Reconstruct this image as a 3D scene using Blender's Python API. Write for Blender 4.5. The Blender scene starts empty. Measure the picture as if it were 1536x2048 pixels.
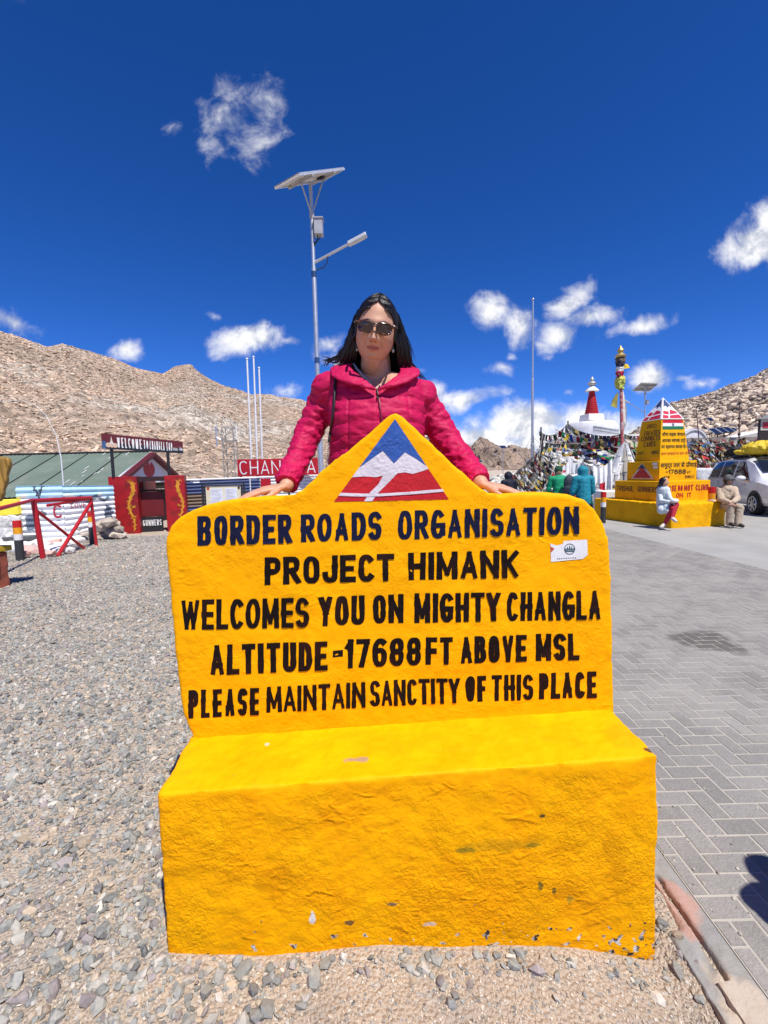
import bpy, bmesh, math, random
import numpy as np
from mathutils import Vector, Matrix, noise
from mathutils.bvhtree import BVHTree

# ------------------------------------------------------------------ camera
CAMH = 1.45; FPX = 900.0
PITCH = math.atan(79/900.0); ROLL = -0.024
scene = bpy.context.scene
COL = scene.collection
cam = bpy.data.cameras.new('camera'); camo = bpy.data.objects.new('camera', cam); COL.objects.link(camo)
cam.sensor_fit = 'VERTICAL'; cam.sensor_height = 24.0; cam.lens = FPX/2048*24.0
cam.clip_start = 0.05; cam.clip_end = 30000
CM = Matrix.Rotation(math.pi/2-PITCH, 4, 'X') @ Matrix.Rotation(ROLL, 4, 'Z')
camo.matrix_world = Matrix.Translation((0, 0, CAMH)) @ CM
scene.camera = camo
# ------------------------------------------------------------------ light
SUN_EL = math.radians(62); SUN_AZ = math.radians(31)      # azimuth: from behind the camera (-Y) towards +X
SUN_DIR = Vector((math.sin(SUN_AZ)*math.cos(SUN_EL), -math.cos(SUN_AZ)*math.cos(SUN_EL), math.sin(SUN_EL)))
sun = bpy.data.lights.new('sun', 'SUN'); sun.energy = 5.0; sun.angle = math.radians(0.5); sun.color = (1, .965, .90)
suno = bpy.data.objects.new('sun', sun); COL.objects.link(suno)
suno.rotation_euler = SUN_DIR.to_track_quat('Z', 'Y').to_euler()
vs = scene.view_settings
vs.view_transform = 'Standard'; vs.look = 'None'; vs.gamma = 1.0; vs.exposure = 0.25; vs.use_curve_mapping = False
scene.cycles.max_bounces = 6; scene.cycles.diffuse_bounces = 3; scene.cycles.transparent_max_bounces = 12

# ------------------------------------------------------------------ world: nishita sky and cumulus clouds by direction
def cam_ray(px, py):
    v = Vector(((px-768)/FPX, -(py-1024)/FPX, -1.0)); return (CM.to_3x3() @ v)
CP = Vector((0, 0, CAMH))
def P(px, py, Y):
    d = cam_ray(px, py); return CP + d*(Y/d.y)
def G(px, py, z=0.0):
    d = cam_ray(px, py); return CP + d*((z-CAMH)/d.z)

world = bpy.data.worlds.new("World"); scene.world = world; world.use_nodes = True
def build_world():
    nt = world.node_tree; N = nt.nodes; L = nt.links; N.clear()
    out = N.new('ShaderNodeOutputWorld'); bg = N.new('ShaderNodeBackground'); L.new(bg.outputs[0], out.inputs[0])
    sky = N.new('ShaderNodeTexSky'); sky.sky_type = 'NISHITA'; sky.sun_disc = False
    sky.sun_elevation = SUN_EL; sky.sun_rotation = math.atan2(SUN_DIR.x, SUN_DIR.y)
    sky.altitude = 5300; sky.air_density = 1.0; sky.dust_density = 0.1; sky.ozone_density = 2.0
    hs = N.new('ShaderNodeHueSaturation'); hs.inputs['Saturation'].default_value = 1.19
    hs.inputs['Value'].default_value = 1.0
    tint = N.new('ShaderNodeMix'); tint.data_type = 'RGBA'; tint.blend_type = 'MULTIPLY'; tint.inputs[0].default_value = 1; tint.inputs[7].default_value = (1.02, 1.07, 1.50, 1)
    L.new(sky.outputs[0], tint.inputs[6]); L.new(tint.outputs[2], hs.inputs['Color'])
    tc = N.new('ShaderNodeTexCoord'); sep = N.new('ShaderNodeSeparateXYZ'); L.new(tc.outputs['Generated'], sep.inputs[0])
    def M(op, a, b=None, c=None):
        n = N.new('ShaderNodeMath'); n.operation = op
        for i, v in enumerate((a, b, c)):
            if v is None: continue
            if isinstance(v, (int, float)): n.inputs[i].default_value = v
            else: L.new(v, n.inputs[i])
        return n.outputs[0]
    yy = M('MAXIMUM', sep.outputs[1], 0.02)
    cu = M('DIVIDE', sep.outputs[0], yy); cv = M('DIVIDE', sep.outputs[2], yy)
    # clouds: photo-measured direction, half sizes (as tangents), tilt, firmness, kind
    def uv(px, py): d = cam_ray(px, py); return d.x/d.y, d.z/d.y
    blobs = [  # px, py, rx, ry, rot, gain
        (478, 222, 90, 78, -25, .66), (520, 280, 52, 60, -20, .62), (545, 200, 44, 50, 0, .55), (476, 232, 56, 46, -20, .85), (355, 255, 40, 16, 30, .40), (420, 205, 60, 40, 0, .5), (540, 190, 50, 50, 0, .52),
        (495, 686, 80, 36, 4, 1.25), (560, 690, 45, 14, 0, .7), (432, 636, 20, 12, -20, .6), (255, 708, 46, 20, 8, 1.0),
        (15, 648, 70, 28, -25, .95), (60, 10, 60, 16, -5, .5), (660, 690, 40, 20, 15, .55), (690, 720, 60, 22, 0, .7),
        (968, 628, 52, 42, 25, 1.15), (1040, 655, 60, 48, -10, .95), (1120, 668, 70, 34, 0, .95), (1145, 598, 58, 38, 5, 1.15), (1190, 640, 62, 28, -4, 1.05),
        (1275, 655, 78, 22, 12, 1.05), (1085, 685, 40, 26, 0, .8),
        (1000, 745, 40, 16, 0, .75), (1015, 722, 20, 8, 20, .6),
        (1305, 760, 52, 30, 5, 1.1), (1410, 775, 55, 14, 5, .7), (1140, 780, 22, 12, 0, .6), (1370, 762, 34, 12, 0, .6),
        (920, 800, 100, 18, 3, 1.05), (870, 790, 40, 24, 0, .9),
        (1060, 850, 130, 46, 0, 1.5), (1180, 850, 120, 46, -3, 1.5), (960, 875, 120, 42, 0, 1.45), (870, 870, 70, 46, 0, 1.35), (1000, 845, 50, 26, 10, 1.2),
        (1270, 850, 90, 34, -8, 1.1), (820, 885, 120, 30, 0, 1.2), (1100, 895, 220, 40, 0, 1.35), (1340, 838, 60, 18, -5, .8),
        (1500, 480, 74, 48, 32, 1.4), (1540, 445, 60, 50, 40, 1.45), (1570, 480, 70, 50, 0, 1.45), (1640, 440, 110, 90, 30, 1.4),
        (575, 790, 60, 20, 0, .6), (840, 745, 20, 10, 0, .5)]
    def density(du, dv, after=None):
        u = M('ADD', cu, du) if du else cu; v = M('ADD', cv, dv) if dv else cv
        if after is not None: u = M('MULTIPLY_ADD', after, 1e-6, u); v = M('MULTIPLY_ADD', after, 1e-6, v)
        comb = N.new('ShaderNodeCombineXYZ'); L.new(u, comb.inputs[0]); L.new(v, comb.inputs[1])
        nz = N.new('ShaderNodeTexNoise'); nz.noise_dimensions = '3D'; nz.inputs['Scale'].default_value = 12.5; nz.inputs['Detail'].default_value = 8
        nz.inputs['Roughness'].default_value = 0.62; nz.inputs['Distortion'].default_value = 0.35; L.new(comb.outputs[0], nz.inputs['Vector'])
        wz = N.new('ShaderNodeTexNoise'); wz.noise_dimensions = '3D'; wz.inputs['Scale'].default_value = 5; wz.inputs['Detail'].default_value = 4
        L.new(comb.outputs[0], wz.inputs['Vector'])
        sub = N.new('ShaderNodeVectorMath'); sub.operation = 'SUBTRACT'; L.new(wz.outputs['Color'], sub.inputs[0]); sub.inputs[1].default_value = (.5, .5, .5)
        sc = N.new('ShaderNodeVectorMath'); sc.operation = 'SCALE'; L.new(sub.outputs[0], sc.inputs[0]); sc.inputs['Scale'].default_value = 0.10
        ad = N.new('ShaderNodeVectorMath'); ad.operation = 'ADD'; L.new(comb.outputs[0], ad.inputs[0]); L.new(sc.outputs[0], ad.inputs[1])
        acc = None
        for px, py, rx, ry, rot, gain in blobs:
            u0, v0 = uv(px, py)
            mp = N.new('ShaderNodeMapping'); mp.vector_type = 'TEXTURE'
            mp.inputs['Location'].default_value = (u0, v0, 0); mp.inputs['Rotation'].default_value = (0, 0, math.radians(rot))
            mp.inputs['Scale'].default_value = (rx/FPX*1.16, ry/FPX*1.26, 1)
            if acc is None: L.new(ad.outputs[0], mp.inputs['Vector'])
            else:      # (keeps the evaluation sequential: the shader stack is small)
                sq = N.new('ShaderNodeVectorMath'); sq.operation = 'MULTIPLY_ADD'; L.new(acc, sq.inputs[0]); sq.inputs[1].default_value = (1e-6, 1e-6, 0); L.new(ad.outputs[0], sq.inputs[2]); L.new(sq.outputs[0], mp.inputs['Vector'])
            ln = N.new('ShaderNodeVectorMath'); ln.operation = 'LENGTH'; L.new(mp.outputs[0], ln.inputs[0])
            f = M('MULTIPLY_ADD', ln.outputs['Value'], -gain, gain)
            acc = f if acc is None else M('MAXIMUM', acc, f)
        acc = M('MAXIMUM', acc, -1.0)
        nn = M('MULTIPLY_ADD', nz.outputs['Fac'], 2.1, -1.17)
        t = M('ADD', M('MULTIPLY', acc, 1.15), nn)
        return t, nz.outputs['Fac']
    def shifted_noise(du, dv, after):
        u = M('MULTIPLY_ADD', after, 1e-6, M('ADD', cu, du)); v = M('ADD', cv, dv)
        comb = N.new('ShaderNodeCombineXYZ'); L.new(u, comb.inputs[0]); L.new(v, comb.inputs[1])
        nz = N.new('ShaderNodeTexNoise'); nz.noise_dimensions = '3D'; nz.inputs['Scale'].default_value = 11; nz.inputs['Detail'].default_value = 4
        nz.inputs['Roughness'].default_value = 0.62; nz.inputs['Distortion'].default_value = 0.35; L.new(comb.outputs[0], nz.inputs['Vector'])
        return nz.outputs['Fac']
    t0, nf = density(0, 0)
    nf1 = shifted_noise(0.020, 0.040, t0)
    def ss(x, a, b):
        mr = N.new('ShaderNodeMapRange'); mr.interpolation_type = 'SMOOTHSTEP'; L.new(x, mr.inputs[0])
        mr.inputs[1].default_value = a; mr.inputs[2].default_value = b; mr.inputs[3].default_value = 0; mr.inputs[4].default_value = 1
        return mr.outputs[0]
    alpha = ss(t0, 0.04, 1.08)
    up = M('GREATER_THAN', sep.outputs[1], 0.05)
    alpha = M('MULTIPLY', alpha, up)
    lit = M('SUBTRACT', nf, nf1)
    lit = ss(lit, -0.15, 0.07)
    mixc = N.new('ShaderNodeMix'); mixc.data_type = 'RGBA'; L.new(lit, mixc.inputs[0])
    mixc.inputs[6].default_value = (4.9, 5.3, 6.2, 1); mixc.inputs[7].default_value = (8.6, 8.6, 8.8, 1)
    mx = N.new('ShaderNodeMix'); mx.data_type = 'RGBA'; L.new(alpha, mx.inputs[0]); L.new(hs.outputs[0], mx.inputs[6]); L.new(mixc.outputs[2], mx.inputs[7])
    L.new(mx.outputs[2], bg.inputs[0]); bg.inputs[1].default_value = 0.10
build_world()

# ------------------------------------------------------------------ materials
MATS = {}
def lin(r, g, b):
    f = lambda c: (c/255/12.92) if c/255 <= .04045 else ((c/255+.055)/1.055)**2.4
    return (f(r), f(g), f(b))
def mat(name, col, rough=.6, metal=0., var=.12, vscale=8., bump=0., bscale=60., bdetail=6, spec=.4, col2=None, c2scale=3., c2lo=.5, c2hi=.62, attr=None, coat=0., bumpdist=.01, mapping=None, extra=None):
    """one painted / weathered surface: base colour, soft tone variation, optional second colour in patches, noise bump"""
    if name in MATS: return MATS[name]
    m = bpy.data.materials.new(name); m.use_nodes = True; MATS[name] = m
    nt = m.node_tree; N = nt.nodes; L = nt.links
    b = N['Principled BSDF']; b.inputs['Roughness'].default_value = rough; b.inputs['Metallic'].default_value = metal
    b.inputs['Specular IOR Level'].default_value = spec; b.inputs['Coat Weight'].default_value = coat
    tc = N.new('ShaderNodeTexCoord'); src = tc.outputs['Object']
    if mapping:
        mp = N.new('ShaderNodeMapping'); mp.inputs['Scale'].default_value = mapping; L.new(src, mp.inputs[0]); src = mp.outputs[0]
    if attr:
        a = N.new('ShaderNodeAttribute'); a.attribute_name = attr; cur = a.outputs['Color']
    else:
        c = N.new('ShaderNodeRGB'); c.outputs[0].default_value = (*col, 1); cur = c.outputs[0]
    if col2:
        n2 = N.new('ShaderNodeTexNoise'); n2.inputs['Scale'].default_value = c2scale; n2.inputs['Detail'].default_value = 6; n2.inputs['Roughness'].default_value = .65; L.new(src, n2.inputs['Vector'])
        r = N.new('ShaderNodeMapRange'); r.inputs[1].default_value = c2lo; r.inputs[2].default_value = c2hi; L.new(n2.outputs['Fac'], r.inputs[0])
        mx = N.new('ShaderNodeMix'); mx.data_type = 'RGBA'; L.new(r.outputs[0], mx.inputs[0]); L.new(cur, mx.inputs[6]); mx.inputs[7].default_value = (*col2, 1); cur = mx.outputs[2]
    if var:
        n1 = N.new('ShaderNodeTexNoise'); n1.inputs['Scale'].default_value = vscale; n1.inputs['Detail'].default_value = 5; L.new(src, n1.inputs['Vector'])
        r = N.new('ShaderNodeMapRange'); r.inputs[1].default_value = .25; r.inputs[2].default_value = .75; r.inputs[3].default_value = 1-var; r.inputs[4].default_value = 1+var; L.new(n1.outputs['Fac'], r.inputs[0])
        hv = N.new('ShaderNodeHueSaturation'); L.new(r.outputs[0], hv.inputs['Value']); L.new(cur, hv.inputs['Color']); cur = hv.outputs[0]
    L.new(cur, b.inputs['Base Color'])
    if bump:
        nb = N.new('ShaderNodeTexNoise'); nb.inputs['Scale'].default_value = bscale; nb.inputs['Detail'].default_value = bdetail; L.new(src, nb.inputs['Vector'])
        bp = N.new('ShaderNodeBump'); bp.inputs['Strength'].default_value = bump; bp.inputs['Distance'].default_value = bumpdist; L.new(nb.outputs['Fac'], bp.inputs['Height']); L.new(bp.outputs[0], b.inputs['Normal'])
    if extra: extra(m, nt, N, L, b, src)
    return m

# ------------------------------------------------------------------ mesh helpers
class MB:
    def __init__(s): s.v = []; s.f = []; s.c = []; s.col = (1, 1, 1); s.fm = []; s.mi = 0
    def add(s, vs, fs):
        o = len(s.v); s.v += [tuple(p) for p in vs]
        for f in fs: s.f.append(tuple(i+o for i in f)); s.c.append(s.col); s.fm.append(s.mi)
        return s
    def obox(s, o, ax, ay, az):
        o, ax, ay, az = map(Vector, (o, ax, ay, az))
        vs = [o, o+ax, o+ax+ay, o+ay, o+az, o+ax+az, o+ax+ay+az, o+ay+az]
        fs = [(0, 3, 2, 1), (4, 5, 6, 7), (0, 1, 5, 4), (1, 2, 6, 5), (2, 3, 7, 6), (3, 0, 4, 7)]
        if ax.cross(ay).dot(az) < 0: fs = [f[::-1] for f in fs]
        return s.add(vs, fs)
    def box(s, c, size, rz=0.):
        c = Vector(c); R = Matrix.Rotation(rz, 3, 'Z'); ax, ay, az = (R @ Vector((size[0], 0, 0)), R @ Vector((0, size[1], 0)), Vector((0, 0, size[2])))
        return s.obox(c-ax/2-ay/2-az/2, ax, ay, az)
    def tube(s, pts, r, n=8, cap=True, up=None):
        pts = [Vector(p) for p in pts]; k = len(pts); rs = r if isinstance(r, (list, tuple)) else [r]*k
        rings = []; prev = None
        for i, p in enumerate(pts):
            t = (pts[min(i+1, k-1)]-pts[max(i-1, 0)]).normalized()
            if prev is None:
                a = Vector((0, 0, 1)) if abs(t.z) < .9 else Vector((1, 0, 0)); x = t.cross(a).normalized()
            else:
                x = (prev - t*prev.dot(t)); x = x.normalized() if x.length > 1e-6 else t.orthogonal().normalized()
            prev = x; y = t.cross(x)
            rings.append([p + (x*math.cos(2*math.pi*j/n)+y*math.sin(2*math.pi*j/n))*rs[i] for j in range(n)])
        return s.loft(rings, cap)
    def loft(s, rings, cap=True, closed=True):
        n = len(rings[0]); vs = [p for r in rings for p in r]; fs = []
        for i in range(len(rings)-1):
            for j in range(n if closed else n-1):
                a = i*n+j; b = i*n+(j+1) % n; fs.append((a, b, b+n, a+n))
        if cap and closed: fs.append(tuple(range(n))[::-1]); fs.append(tuple(range((len(rings)-1)*n, len(rings)*n)))
        return s.add(vs, fs)
    def capsule(s, p0, p1, r0, r1, n=12, m=4):
        p0, p1 = Vector(p0), Vector(p1); d = (p1-p0); t = d.normalized() if d.length > 1e-6 else Vector((0, 0, 1))
        pts, rs = [], []
        for i in range(m): a = math.pi/2*(1-i/m)*.98; pts.append(p0-t*r0*math.sin(a)); rs.append(r0*math.cos(a))
        pts += [p0, p1]; rs += [r0, r1]
        for i in range(1, m+1): a = math.pi/2*(i/m)*.98; pts.append(p1+t*r1*math.sin(a)); rs.append(r1*math.cos(a))
        x = t.orthogonal().normalized(); y = t.cross(x)
        return s.loft([[p+(x*math.cos(2*math.pi*j/n)+y*math.sin(2*math.pi*j/n))*r for j in range(n)] for p, r in zip(pts, rs)])
    def ell(s, c, rx, ry, rz, n=16, m=10, R=None):
        c = Vector(c); rings = []
        for i in range(m+1):
            a = -math.pi/2*.985 + math.pi*.985*i/m; rr = math.cos(a); z = math.sin(a)
            ring = []
            for j in range(n):
                v = Vector((rx*rr*math.cos(2*math.pi*j/n), ry*rr*math.sin(2*math.pi*j/n), rz*z))
                ring.append(c + (R @ v if R else v))
            rings.append(ring)
        return s.loft(rings)
    def poly(s, pts): return s.add(pts, [tuple(range(len(pts)))])
    def prism(s, pts, vec):
        pts = [Vector(p) for p in pts]; vec = Vector(vec); n = len(pts)
        return s.add(pts+[p+vec for p in pts], [tuple(range(n))[::-1], tuple(range(n, 2*n))]+[(i, (i+1) % n, (i+1) % n+n, i+n) for i in range(n)])
    def revolve(s, c, prof, n=16):
        c = Vector(c); return s.loft([[c+Vector((r*math.cos(2*math.pi*j/n), r*math.sin(2*math.pi*j/n), z)) for j in range(n)] for r, z in prof])

def raw_mesh(name, mb, loc=(0, 0, 0), bevel=0, fixn=True):
    me = bpy.data.meshes.new(name); loc = Vector(loc)
    me.from_pydata([Vector(p)-loc for p in mb.v], [], mb.f)
    if any(c != (1, 1, 1) for c in mb.c):
        at = me.color_attributes.new('Col', 'FLOAT_COLOR', 'CORNER')
        arr = np.ones((len(me.loops), 4), np.float32); k = 0
        ft = np.repeat(np.array(mb.c, np.float32), [len(f) for f in mb.f], axis=0); arr[:, :3] = ft
        at.data.foreach_set('color', arr.ravel())
    if any(mb.fm): me.polygons.foreach_set('material_index', mb.fm)
    if fixn or bevel:
        bm = bmesh.new(); bm.from_mesh(me)
        if bevel: bmesh.ops.bevel(bm, geom=[e for e in bm.edges if e.is_manifold and e.calc_face_angle(0) > .5], offset=bevel, segments=2, affect='EDGES', profile=.6, clamp_overlap=True)
        if fixn: bmesh.ops.recalc_face_normals(bm, faces=bm.faces)
        bm.to_mesh(me); bm.free()
    return me
def set_smooth(me, ang=None):
    me.polygons.foreach_set('use_smooth', [True]*len(me.polygons))
    if ang is not None:
        try: me.set_sharp_from_angle(angle=math.radians(ang))
        except Exception: pass
def tag(o, label=None, cat=None, group=None, kind=None):
    if label: o['label'] = label
    if cat: o['category'] = cat
    if group: o['group'] = group
    if kind: o['kind'] = kind
    return o
def link(o, parent=None):
    COL.objects.link(o)
    if parent: o.parent = parent
    return o
def root_loc(o):
    while o.parent: o = o.parent
    return o.location
def thing(name, label, cat, loc=(0, 0, 0), group=None):
    o = bpy.data.objects.new(name, None); o.empty_display_size = .2; o.location = loc; link(o); return tag(o, label, cat, group)
def part(name, mb, m, parent=None, bevel=0, smooth=None, label=None, fixn=True):
    """links one mesh object; vertices are given in world space; parent is a thing or one of its parts"""
    loc = root_loc(parent) if parent else Vector((0, 0, 0))
    me = raw_mesh(name, mb, loc, bevel, fixn)
    for mm in (m if isinstance(m, (list, tuple)) else [m]): me.materials.append(mm)
    if smooth is not None: set_smooth(me, smooth)
    o = bpy.data.objects.new(name, me); link(o, parent)
    if label: o['label'] = label
    return o
def solo(name, mb, m, label, cat, loc=(0, 0, 0), group=None, **k):
    """a thing that is one mesh"""
    me = raw_mesh(name, mb, loc, k.get('bevel', 0), k.get('fixn', True))
    for mm in (m if isinstance(m, (list, tuple)) else [m]): me.materials.append(mm)
    if k.get('smooth') is not None: set_smooth(me, k['smooth'])
    o = bpy.data.objects.new(name, me); o.location = loc; link(o); return tag(o, label, cat, group)
def remesh(mb, voxel, smooth=2, fac=.5):
    """union of overlapping closed pieces as one skin; returns an MB"""
    me = raw_mesh('tmp', mb); o = bpy.data.objects.new('tmp', me); COL.objects.link(o)
    r = o.modifiers.new('r', 'REMESH'); r.mode = 'VOXEL'; r.voxel_size = voxel; r.adaptivity = 0
    if smooth: sm = o.modifiers.new('s', 'SMOOTH'); sm.factor = fac; sm.iterations = smooth
    dg = bpy.context.evaluated_depsgraph_get(); dg.update()
    ev = bpy.data.meshes.new_from_object(o.evaluated_get(dg))
    out = MB(); n = len(ev.vertices); co = np.empty(n*3, np.float32); ev.vertices.foreach_get('co', co); co = co.reshape(-1, 3)
    out.v = [tuple(map(float, c)) for c in co]; out.f = [tuple(p.vertices) for p in ev.polygons]; out.c = [(1, 1, 1)]*len(out.f); out.fm = [0]*len(out.f)
    bpy.data.objects.remove(o); bpy.data.meshes.remove(ev); bpy.data.meshes.remove(me)
    return out
def vnormals(mb):
    v = np.array(mb.v); nrm = np.zeros_like(v)
    for f in mb.f:
        a, b, c = v[f[0]], v[f[1]], v[f[2]]; n = np.cross(b-a, c-a)
        for i in f: nrm[i] += n
    l = np.linalg.norm(nrm, axis=1, keepdims=True); l[l == 0] = 1; return nrm/l
def displace(mb, fn):
    nr = vnormals(mb); mb.v = [tuple(Vector(p)+Vector(n)*fn(Vector(p), Vector(n))) for p, n in zip(mb.v, nr)]; return mb
def fbm(p, s, o=3): return noise.fractal(Vector(p)*s, .9, 2.1, o)
rnd = random.Random(7)

# ------------------------------------------------------------------ brush lettering: every stroke is a ribbon
def arc(cx, cy, rx, ry, a0, a1, n=12, e=.8):
    r = []
    for i in range(n+1):
        a = math.radians(a0+(a1-a0)*i/n); c, s_ = math.cos(a), math.sin(a)
        r.append((cx+rx*math.copysign(abs(c)**e, c), cy+ry*math.copysign(abs(s_)**e, s_)))
    return r
def _glyphs():
    g = {}
    g['A'] = (.62, [[(0, 0), (.5, 1)], [(.5, 1), (1, 0)], [(.2, .28), (.8, .28)]])
    g['B'] = (.58, [[(0, 0), (0, 1)], [(0, 1), (.5, 1)]+arc(.5, .77, .42, .23, 90, -90, 8)+[(.5, .54), (0, .54)], [(0, .54), (.5, .54)]+arc(.5, .27, .5, .27, 90, -90, 8)+[(.5, 0), (0, 0)]])
    g['C'] = (.56, [arc(.5, .5, .5, .5, 48, 312, 20)])
    g['D'] = (.58, [[(0, 0), (0, 1)], [(0, 1), (.4, 1)]+arc(.4, .5, .6, .5, 90, -90, 14)+[(.4, 0), (0, 0)]])
    g['E'] = (.5, [[(0, 0), (0, 1)], [(0, 1), (1, 1)], [(0, .5), (.85, .5)], [(0, 0), (1, 0)]])
    g['F'] = (.48, [[(0, 0), (0, 1)], [(0, 1), (1, 1)], [(0, .5), (.85, .5)]])
    g['G'] = (.58, [arc(.5, .5, .5, .5, 48, 345, 22), [(1, .12), (1, .45)], [(1, .45), (.55, .45)]])
    g['H'] = (.6, [[(0, 0), (0, 1)], [(1, 0), (1, 1)], [(0, .5), (1, .5)]])
    g['I'] = (0, [[(.5, 0), (.5, 1)]])
    g['J'] = (.5, [[(1, 1), (1, .3)]+arc(.5, .3, .5, .3, 0, -175, 10)])
    g['K'] = (.58, [[(0, 0), (0, 1)], [(1, 1), (.08, .45)], [(.3, .6), (1, 0)]])
    g['L'] = (.48, [[(0, 1), (0, 0)], [(0, 0), (1, 0)]])
    g['M'] = (.8, [[(0, 0), (.03, 1)], [(.03, 1), (.5, .15)], [(.5, .15), (.97, 1)], [(.97, 1), (1, 0)]])
    g['N'] = (.66, [[(0, 0), (0, 1)], [(0, 1), (1, 0)], [(1, 0), (1, 1)]])
    g['O'] = (.58, [arc(.5, .5, .5, .5, 90, 450, 24)])
    g['P'] = (.54, [[(0, 0), (0, 1)], [(0, 1), (.5, 1)]+arc(.5, .73, .5, .27, 90, -90, 8)+[(.5, .46), (0, .46)]])
    g['Q'] = (.6, [arc(.5, .5, .5, .5, 90, 450, 24), [(.6, .3), (1, 0)]])
    g['R'] = (.58, [[(0, 0), (0, 1)], [(0, 1), (.5, 1)]+arc(.5, .74, .46, .26, 90, -90, 8)+[(.5, .48), (0, .48)], [(.45, .48), (1, 0)]])
    g['S'] = (.52, [arc(.5, .75, .5, .25, 30, 270, 12)+arc(.5, .25, .5, .25, 90, -150, 12)[1:]])
    g['T'] = (.58, [[(0, 1), (1, 1)], [(.5, 1), (.5, 0)]])
    g['U'] = (.56, [[(0, 1), (0, .3)]+arc(.5, .3, .5, .3, 180, 360, 10)+[(1, .3), (1, 1)]])
    g['V'] = (.6, [[(0, 1), (.5, 0)], [(.5, 0), (1, 1)]])
    g['W'] = (.9, [[(0, 1), (.25, 0)], [(.25, 0), (.5, .95)], [(.5, .95), (.75, 0)], [(.75, 0), (1, 1)]])
    g['X'] = (.6, [[(0, 0), (1, 1)], [(0, 1), (1, 0)]])
    g['Y'] = (.6, [[(0, 1), (.5, .45)], [(1, 1), (.5, .45)], [(.5, .5), (.5, 0)]])
    g['Z'] = (.56, [[(0, 1), (1, 1)], [(1, 1), (0, 0)], [(0, 0), (1, 0)]])
    g['1'] = (.16, [[(.9, 0), (.9, 1)], [(.9, 1), (0, .78)]])
    g['2'] = (.5, [arc(.5, .72, .5, .28, 170, -20, 10)+[(0, 0)], [(0, 0), (1, 0)]])
    g['5'] = (.52, [[(.95, 1), (.1, 1)], [(.1, 1), (.05, .55)], arc(.48, .32, .52, .32, 130, -150, 14)])
    g['6'] = (.54, [arc(.5, .3, .5, .3, 90, 450, 16), [(.0, .3)]+arc(.55, .5, .55, .5, 180, 60, 10)])
    g['7'] = (.5, [[(0, 1), (1, 1)], [(1, 1), (.3, 0)]])
    g['8'] = (.54, [arc(.5, .755, .44, .245, 90, 450, 16), arc(.5, .27, .5, .27, 90, 450, 16)])
    g['-'] = (.3, [[(0, .5), (1, .5)]])
    g['.'] = (0, [[(.5, 0), (.5, .08)]])
    return g
GLY = _glyphs()
def ribbon(pts, w, wob, seed, maxseg=.14):
    """flat brush stroke: list of quads [(x,y)*4]"""
    closed = math.dist(pts[0], pts[-1]) < 1e-6
    q = [pts[0]]
    for a, b in zip(pts, pts[1:]):
        k = max(1, int(math.dist(a, b)/maxseg))
        for i in range(1, k+1): q.append((a[0]+(b[0]-a[0])*i/k, a[1]+(b[1]-a[1])*i/k))
    pts = [q[0]]+[p for p, o in zip(q[1:], q) if math.dist(p, o) > 1e-5]
    n = len(pts); L_, R_ = [], []
    if not closed:
        def ext(p, o): d = math.dist(p, o); return (p[0]+(p[0]-o[0])/d*w/2, p[1]+(p[1]-o[1])/d*w/2)
        pts[0] = ext(pts[0], pts[1]); pts[-1] = ext(pts[-1], pts[-2])
    for i, p in enumerate(pts):
        a = pts[(i-1) % (n-1)] if closed else pts[max(0, i-1)]; b = pts[(i+1) % (n-1)] if closed else pts[min(n-1, i+1)]
        if closed and i in (0, n-1): a, b = pts[n-2], pts[1]
        dx, dy = b[0]-a[0], b[1]-a[1]; l = math.hypot(dx, dy) or 1; nx, ny = -dy/l, dx/l
        ww = w/2*(1+wob*noise.noise(Vector((p[0]*7, p[1]*7, seed))))
        L_.append((p[0]+nx*ww, p[1]+ny*ww)); R_.append((p[0]-nx*ww, p[1]-ny*ww))
    return [(R_[i], R_[i+1], L_[i+1], L_[i]) for i in range(n-1)]
def lettering(text, aspect, t=.25, gap=.12, wob=.12, seed=0):
    """quads in a box [0..1]x[0..1] for a word whose box has the given width/height ratio; returns (quads, stroke index)"""
    chars = [c for c in text]; ws = sum(GLY[c][0] for c in chars if c != ' ')
    ng = len(chars)-1; nsp = chars.count(' ')
    fixed = sum(t for c in chars if c != ' ') + ng*gap*1. + nsp*.3
    k = max(.15, (aspect-fixed)/max(ws-0*t, 1e-3)); 
    base = [max(0, GLY[c][0])*k if c != ' ' else 0 for c in chars]
    out = []; x = 0; si = 0
    for c, w in zip(chars, base):
        if c == ' ': x += .3+gap; continue
        for st in GLY[c][1]:
            pts = [(x+t/2+gx*w + .012*math.sin(seed+gx*3+gy*5), t*.42+gy*(1-t*.84)) for gx, gy in st]
            diag = len(st) == 2 and abs(st[0][0]-st[1][0]) > .05 and abs(st[0][1]-st[1][1]) > .05 and c in 'NMWKVA'
            for qd in ribbon(pts, t*(.78 if diag else 1), wob, seed+si*3.1):
                out.append(([(px, min(1.01, max(-.01, py))) for px, py in qd], si))
            si += 1
        x += w+t+gap
    tot = x-gap
    return [([(px/tot, py) for px, py in qd], s_) for qd, s_ in out]
def paint(mb, quads, fn, lift=0.0, step=.00012):
    """fn(x,y,l)->world point; strokes of a letter lie one over another"""
    for qd, si in quads: mb.add([fn(x, y, lift+step*(si % 40)) for x, y in qd], [(0, 1, 2, 3)])
def quadmap(a, b, c, d, nrm):
    """unit square -> planar quad a(0,0) b(1,0) c(1,1) d(0,1)"""
    a, b, c, d = map(Vector, (a, b, c, d)); nrm = Vector(nrm)
    return lambda x, y, l=0.: a*(1-x)*(1-y)+b*x*(1-y)+c*x*y+d*(1-x)*y + nrm*l
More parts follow.
